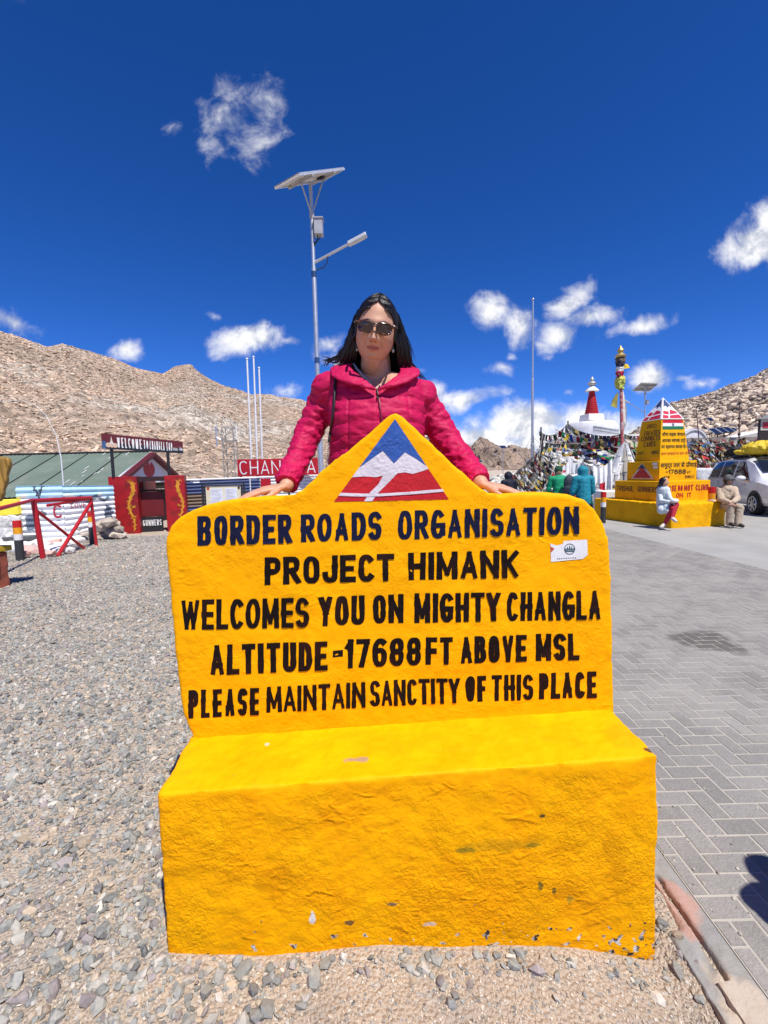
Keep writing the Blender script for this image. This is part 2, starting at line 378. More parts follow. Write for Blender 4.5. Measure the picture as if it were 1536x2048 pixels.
# ================================================================== SETTING
def np_mesh(name, V, Fq, m, cols=None, smooth=False, loc=(0, 0, 0)):
    """V (n,3), Fq (k,3|4) arrays; cols per vertex"""
    me = bpy.data.meshes.new(name); V = np.asarray(V, np.float32)-np.array(loc, np.float32); Fq = np.asarray(Fq, np.int32)
    k, w = Fq.shape
    me.vertices.add(len(V)); me.vertices.foreach_set('co', V.ravel())
    me.loops.add(k*w); me.loops.foreach_set('vertex_index', Fq.ravel())
    me.polygons.add(k); me.polygons.foreach_set('loop_start', np.arange(0, k*w, w, dtype=np.int32))
    me.update(calc_edges=True)
    me.polygons.foreach_set('use_smooth', np.full(k, smooth))
    if cols is not None:
        at = me.color_attributes.new('Col', 'FLOAT_COLOR', 'POINT'); c4 = np.ones((len(V), 4), np.float32); c4[:, :3] = cols; at.data.foreach_set('color', c4.ravel())
    me.materials.append(m); me.validate(); o = bpy.data.objects.new(name, me); o.location = loc; link(o); return o
def sstep(a, b, x):
    t = min(1, max(0, (x-a)/(b-a))); return t*t*(3-2*t)
PAVX, ROADX, PAVZ = 1.085, 5.58, -0.10
# front line of the sign block: ground height against distance along it
SYAW = math.radians(2.5); SO = Vector((-.707, 1.258, 0)); SU = Vector((math.cos(SYAW), math.sin(SYAW), 0)); SN = Vector((-math.sin(SYAW), math.cos(SYAW), 0))
def SP(u, z, off=0.): return SO+SU*u+SN*off+Vector((0, 0, z))
def BP(px, py, off=0.):
    d = cam_ray(px, py); p0 = SO+SN*off; return CP+d*((p0-CP).dot(SN)/d.dot(SN))
def BL(px, py, off=0.):
    p = BP(px, py, off); return (p-SO).dot(SU), p.z
FRONTLINE = [BL(*p) for p in ((328, 1905), (420, 1909), (520, 1911), (620, 1905), (700, 1895), (780, 1890), (880, 1894), (1000, 1890), (1100, 1893), (1180, 1900), (1260, 1914), (1312, 1926))]
def zg(x, y):
    u = (Vector((x, y, 0))-SO).dot(SU); fu = FRONTLINE
    if u <= fu[0][0]: zf = fu[0][1]
    elif u >= fu[-1][0]: zf = fu[-1][1]
    else:
        for a, b in zip(fu, fu[1:]):
            if a[0] <= u <= b[0]: zf = a[1]+(b[1]-a[1])*(u-a[0])/(b[0]-a[0]); break
    w = 1-sstep(1.6, 4.0, y)
    z = zf*w - .019*max(0, min(y, 16)-2.5) - .02*max(0, min(y, 60)-16)*sstep(2, -1, x)
    z += .012*noise.noise(Vector((x*1.3, y*1.3, 0)))*min(1, max(.2, abs(y-1.26)*2))
    s = sstep(PAVX-.01, PAVX+.10, x)*(1-sstep(15, 18, abs(x)))
    d = sstep(.78, .94, x)*sstep(3.0, 1.6, y); z = z*(1-d)+(PAVZ-.022+.010*noise.noise(Vector((x*9, y*9, 3))))*d
    z = z*(1-s) + min(z, -.30)*s
    return z
def gground(px, py):
    z = 0.
    for _ in range(12): p = G(px, py, z); z = zg(p.x, p.y)
    return p
# --- ground sheet, to the horizon
def axis(fine0, fine1, step, lo, hi, grow=1.14):
    a = list(np.arange(fine0, fine1, step)); s = step; v = a[-1]
    while v < hi: s *= grow; v += s; a.append(v)
    s = step; v = a[0]
    while v > lo: s *= grow; v -= s; a.insert(0, v)
    return a
gx = axis(-2.2, 1.5, .035, -7000, 7000); gy = axis(.6, 3.2, .035, -300, 9000)
def sand_extra(m, nt, N, L, b, src):
    # fine grit relief
    v = N.new('ShaderNodeTexVoronoi'); v.inputs['Scale'].default_value = 85; L.new(src, v.inputs['Vector'])
    n = N.new('ShaderNodeTexNoise'); n.inputs['Scale'].default_value = 24; n.inputs['Detail'].default_value = 8; n.inputs['Roughness'].default_value = .7; L.new(src, n.inputs['Vector'])
    ad = N.new('ShaderNodeMath'); ad.operation = 'MULTIPLY_ADD'; L.new(v.outputs['Distance'], ad.inputs[0]); ad.inputs[1].default_value = -.6; L.new(n.outputs['Fac'], ad.inputs[2])
    bp = N.new('ShaderNodeBump'); bp.inputs['Strength'].default_value = 1.0; bp.inputs['Distance'].default_value = .018; L.new(ad.outputs[0], bp.inputs['Height']); L.new(bp.outputs[0], b.inputs['Normal'])
    # scattered grit of grey and white
    old = b.inputs['Base Color'].links[0].from_socket
    v2 = N.new('ShaderNodeTexVoronoi'); v2.inputs['Scale'].default_value = 60; L.new(src, v2.inputs['Vector'])
    sp = N.new('ShaderNodeSeparateColor'); L.new(v2.outputs['Color'], sp.inputs[0])
    g = N.new('ShaderNodeMath'); g.operation = 'GREATER_THAN'; L.new(sp.outputs[0], g.inputs[0]); g.inputs[1].default_value = .72
    d = N.new('ShaderNodeMath'); d.operation = 'LESS_THAN'; L.new(v2.outputs['Distance'], d.inputs[0]); d.inputs[1].default_value = .42
    mu = N.new('ShaderNodeMath'); mu.operation = 'MULTIPLY'; L.new(g.outputs[0], mu.inputs[0]); L.new(d.outputs[0], mu.inputs[1])
    cr = N.new('ShaderNodeValToRGB'); L.new(sp.outputs[1], cr.inputs[0]); cr.color_ramp.elements[0].color = (.22, .22, .21, 1); cr.color_ramp.elements[1].color = (.62, .56, .48, 1)
    mx = N.new('ShaderNodeMix'); mx.data_type = 'RGBA'; L.new(mu.outputs[0], mx.inputs[0]); L.new(old, mx.inputs[6]); L.new(cr.outputs[0], mx.inputs[7]); L.new(mx.outputs[2], b.inputs['Base Color'])
M_sand = mat('sandy ground', (.50, .40, .305), .95, var=.16, vscale=3, col2=(.41, .35, .29), c2scale=5, c2lo=.45, c2hi=.7, spec=.1, extra=sand_extra)
V = [(x, y, zg(x, y)) for y in gy for x in gx]; nx = len(gx)
Fq = [(j*nx+i, j*nx+i+1, (j+1)*nx+i+1, (j+1)*nx+i) for j in range(len(gy)-1) for i in range(nx-1)]
tag(np_mesh('ground', V, Fq, M_sand, smooth=True), kind='structure')

# --- loose gravel: every stone a small angular solid
ICO_V, ICO_F = [], []
def _ico():
    bm = bmesh.new(); bmesh.ops.create_icosphere(bm, subdivisions=1, radius=1)
    bm.verts.ensure_lookup_table(); v = np.array([p.co[:] for p in bm.verts]); f = np.array([[q.index for q in p.verts] for p in bm.faces]); bm.free(); return v, f
ICO_V, ICO_F = _ico()
def stones(name, pos, size, cols, m, seed, flat=.55, jitter=.22, sink=.25, tilt=.5):
    rg = np.random.default_rng(seed); n = len(pos); pos = np.asarray(pos); size = np.asarray(size)
    v = ICO_V[None]*(1+rg.uniform(-jitter, jitter, (n, 12, 1)))*np.stack([rg.uniform(.75, 1.25, n), rg.uniform(.55, .95, n), flat*rg.uniform(.6, 1.3, n)], 1)[:, None, :]
    v = v + rg.normal(0, jitter*.35, v.shape)
    a = rg.uniform(0, 2*np.pi, n); tx = rg.normal(0, tilt, n); ty = rg.normal(0, tilt, n)
    def rot(v, ang, i, j):
        c, s = np.cos(ang)[:, None], np.sin(ang)[:, None]; w = v.copy(); w[:, :, i] = c*v[:, :, i]-s*v[:, :, j]; w[:, :, j] = s*v[:, :, i]+c*v[:, :, j]; return w
    a0 = rg.uniform(0, 2*np.pi, n); v = rot(v, a0, 0, 1)
    v = rot(rot(rot(v, tx, 1, 2), ty, 0, 2), a, 0, 1)*size[:, None, None]*.5
    v = v+pos[:, None, :]; v[:, :, 2] += (size*flat*.5*(1-2*sink))[:, None]
    F = (ICO_F[None]+(np.arange(n)*12)[:, None, None]).reshape(-1, 3)
    return np_mesh(name, v.reshape(-1, 3), F, m, cols=np.repeat(np.asarray(cols), 12, 0))
M_stone = mat('loose stones', (1, 1, 1), .85, attr='Col', var=.16, vscale=90, bump=.25, bscale=160, spec=.25)
def gravel_density(x, y):
    p = Vector((x, y, 0))
    d = 1.02+.85*noise.fractal(p*1.9, .8, 2.2, 3)+.35*noise.noise(p*.55+Vector((9, 2, 0)))
    d -= 1.0*sstep(1.34, 1.10, y)*sstep(-1.0, -.1, x)          # trampled sand in front of the sign
    d -= .75*sstep(-.1, .5, x)*sstep(2.2, 1.2, y)
    d += .30*sstep(-.35, -.8, x)*sstep(1.1, 1.9, y)
    if y < 1.3: d += .6*max(0, 1-math.hypot(x-.26, (y-1.16)*2.2)/.28)      # the heap under the middle of the block
    return max(0.035, min(1, d))
rg = np.random.default_rng(5); pos, size, cols = [], [], []
PAL = np.array([(.25, .26, .255), (.31, .315, .30), (.38, .37, .345), (.285, .255, .26), (.48, .455, .42), (.18, .185, .19), (.43, .36, .285)])
PW = np.array([.26, .25, .15, .10, .09, .09, .06])
def try_stone(x, y):
    d = gravel_density(x, y)
    if rg.random() > d: return
    z = zg(x, y); u = (Vector((x, y, 0))-SO).dot(SU); o = (Vector((x, y, 0))-SO).dot(SN)
    if -.02 < u < 1.58 and -.02 < o < .72: return
    s = min(.055, max(.012, rg.lognormal(math.log(.0192 if y > 1.5 else .022), .42)))
    if x > 1.03: return
    pos.append((x, y, z)); size.append(s*(1+.25*sstep(5, 10, y))); c = PAL[rg.choice(7, p=PW)]*np.array((1.05, 1.0, .93))*rg.uniform(.75, 1.2); cols.append(np.minimum(c, .8))
for y0, y1, dens in ((.72, 2.0, 3200), (2.0, 4.0, 3500), (4.0, 7.0, 2200), (7.0, 12.8, 900)):
    xl0, xl1 = -.92*y1-.35, min(.95, .3+.0*y1) if y0 > 1.9 else .95
    for _ in range(int((xl1-xl0)*(y1-y0)*dens)):
        x, y = rg.uniform(xl0, xl1), rg.uniform(y0, y1)
        if x < -.92*y-.35: continue
        if y > 1.95 and x > -.30*y+.55: continue
        try_stone(x, y)
for _ in range(42000):      # grit and small chips pressed into the dust
    y = .72+1.9*rg.random()**1.2; x = rg.uniform(-.92*y-.3, 1.03); u = (Vector((x, y, 0))-SO).dot(SU); o = (Vector((x, y, 0))-SO).dot(SN)
    if -.01 < u < 1.57 and -.01 < o < .72: continue
    if y > 1.9 and x > -.25*y+.5: continue
    pos.append((x, y, zg(x, y))); size.append(rg.uniform(.003, .0105)); cols.append(np.array([(.54, .44, .34), (.47, .385, .30), (.33, .30, .27), (.58, .51, .43)][rg.integers(4)])*rg.uniform(.8, 1.15))
for _ in range(500):       # stray chips kicked on to the border and paving
    x = PAVX+abs(rg.normal(0, .22)); y = rg.uniform(.5, 6); pos.append((x, y, PAVZ+.001)); size.append(rg.uniform(.004, .014)); cols.append(np.array((.44, .39, .33))*rg.uniform(.6, 1.2))
tag(stones('gravel', pos, size, cols, M_stone, 11), 'loose grey crushed stone spread over the sandy ground', 'gravel', kind='stuff')
print('gravel stones', len(pos))

# --- herringbone pavement, border slabs and concrete road
def stain_extra(spots):
    def f(m, nt, N, L, b, src):
        cur = b.inputs['Base Color'].links[0].from_socket
        n = N.new('ShaderNodeTexNoise'); n.inputs['Scale'].default_value = 6; n.inputs['Detail'].default_value = 8; L.new(src, n.inputs['Vector'])
        for (x, y, z, rx, ry, rz, c, amt, nscale) in spots:
            mp = N.new('ShaderNodeMapping'); mp.vector_type = 'TEXTURE'; mp.inputs['Location'].default_value = (x, y, z); mp.inputs['Scale'].default_value = (rx, ry, rz); L.new(src, mp.inputs['Vector'])
            ln = N.new('ShaderNodeVectorMath'); ln.operation = 'LENGTH'; L.new(mp.outputs[0], ln.inputs[0])
            nn = N.new('ShaderNodeTexNoise'); nn.inputs['Scale'].default_value = nscale; nn.inputs['Detail'].default_value = 7; L.new(src, nn.inputs['Vector'])
            s = N.new('ShaderNodeMath'); s.operation = 'MULTIPLY_ADD'; L.new(nn.outputs['Fac'], s.inputs[0]); s.inputs[1].default_value = 1.6; L.new(ln.outputs['Value'], s.inputs[2])
            r = N.new('ShaderNodeMapRange'); L.new(s.outputs[0], r.inputs[0]); r.inputs[1].default_value = 1.62; r.inputs[2].default_value = 1.38; r.inputs[3].default_value = 0; r.inputs[4].default_value = amt
            mx = N.new('ShaderNodeMix'); mx.data_type = 'RGBA'; L.new(r.outputs[0], mx.inputs[0]); L.new(cur, mx.inputs[6]); mx.inputs[7].default_value = (*c, 1); cur = mx.outputs[2]
        L.new(cur, b.inputs['Base Color'])
    return f
oil = G(1425, 1283, PAVZ)
M_paver = mat('paving bricks', (1, 1, 1), .85, attr='Col', var=.10, vscale=40, bump=.9, bscale=110, bumpdist=.006, spec=.2, col2=(.33, .305, .275), c2scale=1.6, c2lo=.45, c2hi=.72,
              extra=stain_extra([(oil.x, oil.y, PAVZ, .36, .34, 9, (.085, .075, .065), .75, 3)]))
M_joint = mat('joint sand', (.41, .375, .325), .95, var=.1, spec=.1)
mb = MB(); W = .088; J = .0017
def brick(x0, y0, x1, y1):
    x0, x1 = max(x0, PAVX), min(x1, ROADX); 
    if x1-x0 < .02: return
    x0 += J; y0 += J; x1 -= J; y1 -= J; zt = PAVZ+rnd.uniform(-.001, .001); tl = rnd.uniform(-.001, .001); c = rnd.uniform(.205, .265); mb.col = (c*1.06, c*.99, c*.91); e = .004
    mb.add([(x0, y0, zt-.012), (x1, y0, zt-.012), (x1, y1, zt-.012), (x0, y1, zt-.012), (x0+e, y0+e, zt+tl), (x1-e, y0+e, zt), (x1-e, y1-e, zt-tl), (x0+e, y1-e, zt)],
           [(4, 5, 6, 7), (0, 1, 5, 4), (1, 2, 6, 5), (2, 3, 7, 6), (3, 0, 4, 7)])
for j in range(-20, 160):
    for i in range(int(PAVX/W)-2, int(ROADX/W)+2):
        if (i-j) % 4 == 0: brick(i*W, j*W, (i+2)*W, (j+1)*W)
        elif (i-j) % 4 == 3: brick(i*W, j*W, (i+1)*W, (j+2)*W)
tag(part('pavement', mb, M_paver, fixn=False), kind='structure')
mb = MB(); mb.obox((PAVX, -2.2, PAVZ-.06), (ROADX-PAVX, 0, 0), (0, 16.6, 0), (0, 0, .0578)); tag(part('pavement_bed', mb, M_joint), kind='structure')
M_slab = mat('border slabs', (.285, .27, .245), .9, var=.12, vscale=25, bump=.6, bscale=90, bumpdist=.005, col2=(.27, .26, .25), c2scale=4, spec=.15,
             extra=stain_extra([(.99, 1.47, PAVZ, .09, .15, 9, (.50, .25, .18), .6, 9), (1.0, 1.15, PAVZ, .10, .16, 9, (.50, .41, .32), .8, 12), (.98, .80, PAVZ, .12, .14, 9, (.47, .39, .31), .7, 12)]))
mb = MB(); y = -1.2
while y < 14.3:
    l = rnd.uniform(.36, .46); w_ = .112+rnd.uniform(-.006, .006) if not 1.10 < y+l/2 < 1.42 else .07
    mb.obox((PAVX-.003-w_, y, PAVZ-.10), (w_, 0, 0), (0, l-.005, 0), (0, rnd.uniform(-.003, .003), .102)); y += l
rm = remesh(mb, .010, 1); displace(rm, lambda p, n: .006*fbm(p, 11)+.003*fbm(p, 45) if p.x < PAVX-.02 else -.001); tag(part('border', rm, M_slab, smooth=50), kind='structure')
# broken concrete haunch between the border and the dirt
mb = MB(); y = -1.0
while y < 3.6:
    l = rnd.uniform(.22, .5); w_ = rnd.uniform(.04, .08) if y > 1.42 else (.01 if y > 1.08 else rnd.uniform(.06, .11))
    mb.obox((PAVX-.10-w_, y, PAVZ-.12), (w_+.02, 0, 0), (0, l, 0), (0, 0, .112)); y += l+.001
rm = remesh(mb, .012, 3); displace(rm, lambda p, n: .012*fbm(p, 9)+.005*fbm(p, 40))
tag(part('kerb', rm, M_slab, smooth=40), kind='structure')
M_road = mat('concrete road', (.34, .325, .30), .9, var=.10, vscale=1.5, bump=.3, bscale=50, col2=(.31, .305, .29), c2scale=.7, c2lo=.4, c2hi=.7, spec=.2)
mb = MB(); mb.obox((ROADX+.012, -60, PAVZ-.2), (26, 0, 0), (0, 160, 0), (0, 0, .19)); mb.obox((PAVX, 14.42, PAVZ-.2), (ROADX-PAVX, 0, 0), (0, 60, 0), (0, 0, .194)); mb.obox((PAVX, -60, PAVZ-.2), (ROADX-PAVX, 0, 0), (0, 57.7, 0), (0, 0, .194))
tag(part('road', mb, M_road), kind='structure')
# light pile of dirt clods at the broken kerb
# --- hills
def hdir(px, py=945):
    d = cam_ray(px, py); return Vector((d.x, d.y, 0)).normalized(), d.z/math.hypot(d.x, d.y)
def interp(pts, x):
    if x <= pts[0][0]: return pts[0][1]
    for a, b in zip(pts, pts[1:]):
        if x <= b[0]: return a[1]+(b[1]-a[1])*(x-a[0])/(b[0]-a[0])
    return pts[-1][1]
def hill(name, crest, D, rb, zb, m, na, ns, step=5, rows=70, power=1.0, seed=0., back=1.6):
    px0, px1 = crest[0][0], crest[-1][0]; cols_ = np.arange(px0, px1+step, step); V = []
    for px in cols_:
        py = interp(crest, px); d, sl = hdir(px, py); Dx = interp(D, px); zc = CAMH+sl*Dx
        for j in range(rows+8):
            t = j/rows
            if t <= 1: r = rb+(Dx-rb)*t; z = zb+(zc-zb)*t**power
            else: r = Dx+(Dx-rb)*(t-1)*5*back; z = zc-(zc-zb)*(t-1)*5
            p = d*r; a = na*min(1, 6*t)*(1 if t < .9 else .55 if t < 1.01 else 1)
            q = Vector((p.x+seed, p.y, z*.7)); z += a*(noise.fractal(q*ns, .8, 2.1, 6)+.6*(abs(noise.noise(q*ns*2.3))-.3))
            V.append((p.x, p.y, z))
    R = rows+8; Fq = [(i*R+j, (i+1)*R+j, (i+1)*R+j+1, i*R+j+1) for i in range(len(cols_)-1) for j in range(R-1)]
    return tag(np_mesh(name, V, Fq, m, smooth=True), kind='structure'), np.array(V).reshape(len(cols_), R, 3)
def rock_extra(sc):
    def f(m, nt, N, L, b, src):
        v = N.new('ShaderNodeTexVoronoi'); v.inputs['Scale'].default_value = sc; v.feature = 'F1'; L.new(src, v.inputs['Vector'])
        n = N.new('ShaderNodeTexNoise'); n.inputs['Scale'].default_value = sc*2; n.inputs['Detail'].default_value = 8; L.new(src, n.inputs['Vector'])
        s = N.new('ShaderNodeMath'); s.operation = 'MULTIPLY_ADD'; L.new(v.outputs['Distance'], s.inputs[0]); s.inputs[1].default_value = -.8; L.new(n.outputs['Fac'], s.inputs[2])
        bp = N.new('ShaderNodeBump'); bp.inputs['Strength'].default_value = 1; bp.inputs['Distance'].default_value = 1.2/sc; L.new(s.outputs[0], bp.inputs['Height']); L.new(bp.outputs[0], b.inputs['Normal'])
        old = b.inputs['Base Color'].links[0].from_socket
        sp = N.new('ShaderNodeSeparateColor'); L.new(v.outputs['Color'], sp.inputs[0]); hv = N.new('ShaderNodeHueSaturation'); r = N.new('ShaderNodeMapRange'); r.inputs[3].default_value = .6; r.inputs[4].default_value = 1.35; L.new(sp.outputs[0], r.inputs[0]); L.new(r.outputs[0], hv.inputs['Value']); L.new(old, hv.inputs['Color']); L.new(hv.outputs[0], b.inputs['Base Color'])
    return f
M_hillL = mat('tan scree', (.49, .365, .265), .95, var=.22, vscale=.5, col2=(.58, .50, .41), c2scale=.035, c2lo=.48, c2hi=.62, spec=.1, extra=rock_extra(1.1))
M_hillR = mat('boulder slope', (.30, .24, .19), .95, var=.2, vscale=.5, spec=.1, extra=rock_extra(1.3))
M_mount = mat('far mountain rock', (.36, .265, .20), .95, var=.3, vscale=.004, col2=(.17, .145, .13), c2scale=.0011, c2lo=.48, c2hi=.56, spec=.05, extra=rock_extra(.012))  # dark patches in the rock colour stand in for cloud shadows
hl, HL = hill('hill', [(-700, 420), (-300, 560), (0, 662), (40, 672), (95, 690), (125, 684), (215, 714), (285, 738), (325, 748), (352, 735), (378, 727), (402, 745), (440, 768), (500, 788), (540, 790), (600, 800), (700, 835), (800, 872), (880, 912), (960, 950)],
              [(-700, 120), (0, 150), (330, 190), (520, 230), (960, 300)], 30, -.9, M_hillL, 1.6, .06, rows=90, power=1.08)
hr, HR = hill('hillside', [(1215, 905), (1290, 850), (1345, 808), (1400, 792), (1460, 768), (1536, 740), (1700, 680), (1950, 590), (2300, 500), (2900, 440)],
              [(1215, 120), (1345, 100), (1536, 85), (2300, 70)], 34, -.5, M_hillR, 1.0, .07, rows=80, power=1.0, seed=50)
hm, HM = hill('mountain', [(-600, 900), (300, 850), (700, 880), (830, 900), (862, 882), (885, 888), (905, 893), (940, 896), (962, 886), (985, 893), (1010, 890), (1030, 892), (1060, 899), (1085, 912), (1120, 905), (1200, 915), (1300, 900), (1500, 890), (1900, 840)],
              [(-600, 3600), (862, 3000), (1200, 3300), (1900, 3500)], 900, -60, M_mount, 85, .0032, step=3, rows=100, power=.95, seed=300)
# rubble on the two near slopes: real boulders
def scatter_hill(H, n, s0, s1, seed, px_w, tmax=1.0, pal=None):
    rg = np.random.default_rng(seed); C_, R_ = H.shape[:2]; pos, size, cols = [], [], []
    while len(pos) < n:
        i = rg.uniform(px_w[0], px_w[1]); j = (rg.random()**.85)*90*tmax
        j = min(j, R_-11.001); i0, j0 = int(i), int(j)
        if i0 >= C_-1 or j0 >= R_-2: continue
        fi, fj = i-i0, j-j0; p = H[i0, j0]*(1-fi)*(1-fj)+H[i0+1, j0]*fi*(1-fj)+H[i0, j0+1]*(1-fi)*fj+H[i0+1, j0+1]*fi*fj
        dist = math.hypot(p[0], p[1]); s = rg.uniform(0, 1)**2.5*(s1-s0)+s0
        kk = noise.fractal(Vector((p[0]*.03, p[1]*.03, p[2]*.05)), .8, 2, 3)
        pos.append(p); size.append(s*(.55+dist/170)*(1+.5*noise.noise(Vector((p[0]*.05, p[1]*.05, 7))))); cols.append(pal[rg.integers(len(pal))]*rg.uniform(.75, 1.2)*(1+.30*kk)*np.array((1+.05*kk, 1, 1-.05*kk)))
    return pos, size, cols
M_boul = mat('boulders', (1, 1, 1), .9, attr='Col', var=.2, vscale=2.5, bump=.7, bscale=5, bumpdist=.1, spec=.15)
PT = np.array([(.53, .385, .27), (.49, .355, .25), (.57, .44, .33), (.41, .30, .215), (.53, .42, .32)])
pos, size, cols = scatter_hill(HL, 30000, .18, .80, 3, (60, 330), pal=PT)
tag(stones('scree', pos, size, cols, M_boul, 4, flat=.45, jitter=.2, sink=.42, tilt=.3), 'tan rubble covering the slope behind the camp', 'rubble', kind='stuff')
PR = np.array([(.58, .47, .36), (.50, .40, .31), (.64, .54, .43), (.40, .32, .25), (.54, .44, .34)])
pos, size, cols = scatter_hill(HR, 17000, .4, 1.2, 9, (4, 200), pal=PR)
tag(stones('boulder_field', pos, size, cols, M_boul, 12, flat=.5, jitter=.2, sink=.34, tilt=.35), 'pale angular boulders covering the right hand slope', 'boulders', kind='stuff')
# ================================================================== THE YELLOW SIGN
def yellow_extra(spots, strength=1.0, chips=True):
    def f(m, nt, N, L, b, src):
        n1 = N.new('ShaderNodeTexNoise'); n1.noise_type = 'RIDGED_MULTIFRACTAL'; n1.inputs['Scale'].default_value = 17; n1.inputs['Detail'].default_value = 5; n1.inputs['Distortion'].default_value = 1.1
        mpz = N.new('ShaderNodeMapping'); mpz.inputs['Scale'].default_value = (1, 1, 1.7); L.new(src, mpz.inputs[0]); src0 = src; L.new(mpz.outputs[0], n1.inputs['Vector'])
        n2 = N.new('ShaderNodeTexNoise'); n2.inputs['Scale'].default_value = 75; n2.inputs['Detail'].default_value = 7; n2.inputs['Roughness'].default_value = .6; n2.inputs['Distortion'].default_value = .6; L.new(src, n2.inputs['Vector'])
        n3 = N.new('ShaderNodeTexNoise'); n3.inputs['Scale'].default_value = 4.5; n3.inputs['Detail'].default_value = 3; L.new(src, n3.inputs['Vector'])
        msk = N.new('ShaderNodeMapRange'); msk.inputs[1].default_value = .42; msk.inputs[2].default_value = .60; L.new(n3.outputs['Fac'], msk.inputs[0])
        a = N.new('ShaderNodeMath'); a.operation = 'MULTIPLY'; L.new(n1.outputs['Fac'], a.inputs[0]); L.new(msk.outputs[0], a.inputs[1])
        s = N.new('ShaderNodeMath'); s.operation = 'MULTIPLY_ADD'; L.new(a.outputs[0], s.inputs[0]); s.inputs[1].default_value = .62
        n6 = N.new('ShaderNodeTexNoise'); n6.inputs['Scale'].default_value = 3.1; n6.inputs['Detail'].default_value = 2; L.new(src, n6.inputs['Vector'])
        m6 = N.new('ShaderNodeMapRange'); m6.inputs[1].default_value = .40; m6.inputs[2].default_value = .62; m6.inputs[3].default_value = .28; m6.inputs[4].default_value = 1.0; L.new(n6.outputs['Fac'], m6.inputs[0])
        f2 = N.new('ShaderNodeMath'); f2.operation = 'MULTIPLY'; L.new(n2.outputs['Fac'], f2.inputs[0]); L.new(m6.outputs[0], f2.inputs[1]); L.new(f2.outputs[0], s.inputs[2])
        bp = N.new('ShaderNodeBump'); bp.inputs['Strength'].default_value = .62*strength; bp.inputs['Distance'].default_value = .013; L.new(s.outputs[0], bp.inputs['Height'])
        if chips:     # the seat has been worn smooth by sitting
            sz = N.new('ShaderNodeSeparateXYZ'); L.new(src, sz.inputs[0]); mz = N.new('ShaderNodeMapRange'); L.new(sz.outputs[2], mz.inputs[0]); mz.inputs[1].default_value = .490; mz.inputs[2].default_value = .512; mz.inputs[3].default_value = .62*strength; mz.inputs[4].default_value = .22; L.new(mz.outputs[0], bp.inputs['Strength'])
        L.new(bp.outputs[0], b.inputs['Normal'])
        if chips:
            cur = b.inputs['Base Color'].links[0].from_socket
            sx = N.new('ShaderNodeSeparateXYZ'); L.new(src, sx.inputs[0])
            # grime caught in the cracks and crusts of old coats
            gr = N.new('ShaderNodeMapRange'); L.new(a.outputs[0], gr.inputs[0]); gr.inputs[1].default_value = .86; gr.inputs[2].default_value = 1.15; gr.inputs[3].default_value = 0; gr.inputs[4].default_value = .55
            mg = N.new('ShaderNodeMix'); mg.data_type = 'RGBA'; L.new(gr.outputs[0], mg.inputs[0]); L.new(cur, mg.inputs[6]); mg.inputs[7].default_value = (.30, .10, .004, 1); cur = mg.outputs[2]
            # chipped and dusty foot of the plaster
            n4 = N.new('ShaderNodeTexNoise'); n4.inputs['Scale'].default_value = 38; n4.inputs['Detail'].default_value = 5; L.new(src, n4.inputs['Vector'])
            h = N.new('ShaderNodeMapRange'); L.new(sx.outputs[2], h.inputs[0]); h.inputs[1].default_value = -.12; h.inputs[2].default_value = .16; h.inputs[3].default_value = .16; h.inputs[4].default_value = -.1
            t = N.new('ShaderNodeMath'); t.operation = 'ADD'; L.new(n4.outputs['Fac'], t.inputs[0]); L.new(h.outputs[0], t.inputs[1])
            r = N.new('ShaderNodeMapRange'); L.new(t.outputs[0], r.inputs[0]); r.inputs[1].default_value = .70; r.inputs[2].default_value = .715
            n5 = N.new('ShaderNodeTexNoise'); n5.inputs['Scale'].default_value = 55; L.new(src, n5.inputs['Vector'])
            cr = N.new('ShaderNodeValToRGB'); L.new(n5.outputs['Fac'], cr.inputs[0]); e = cr.color_ramp.elements; e[0].position = .42; e[0].color = (.05, .04, .03, 1); e[1].position = .58; e[1].color = (.62, .58, .52, 1)
            mx = N.new('ShaderNodeMix'); mx.data_type = 'RGBA'; L.new(r.outputs[0], mx.inputs[0]); L.new(cur, mx.inputs[6]); L.new(cr.outputs[0], mx.inputs[7]); L.new(mx.outputs[2], b.inputs['Base Color'])
            stain_extra(spots)(m, nt, N, L, b, src)
    return f
def sp(px, py, zz=None):
    return G(px, py, zz) if zz is not None else BP(px, py)
seat_z = .53
s1 = G(715, 1523, .525); s2 = G(1297, 1505, .545); s3 = G(535, 1492, .52); s4 = BP(625, 1835); s5 = BP(785, 1808); s6 = BP(1085, 1632); s7 = BP(1000, 1690); ex_ = [BP(x, y)-Vector((0, 1.5, 0)) for x, y in ((930, 1700), (1062, 1692), (1108, 1780), (1080, 1770), (1140, 1800), (560, 1760), (1230, 1700), (700, 1845), (860, 1850))]
OY = Vector((0, 1.5, 0))
for s_ in (s1, s2, s3, s4, s5, s6, s7): s_ -= OY
spots = [(s1.x, s1.y, s1.z, .055, .016, .05, (.30, .22, .16), .85, 30), (s2.x, s2.y, s2.z, .022, .018, .03, (.05, .035, .02), .9, 40), (s3.x, s3.y, s3.z, .012, .016, .03, (.62, .50, .38), .8, 40),
         (s4.x, s4.y, s4.z, .012, .05, .032, (.72, .70, .68), .95, 45), (s5.x, s5.y, s5.z, .022, .05, .008, (.16, .12, .08), .9, 50), (s6.x, s6.y, s6.z, .012, .05, .010, (.06, .04, .02), .9, 50), (s7.x, s7.y, s7.z, .16, .05, .03, (.42, .22, .005), .5, 28)]
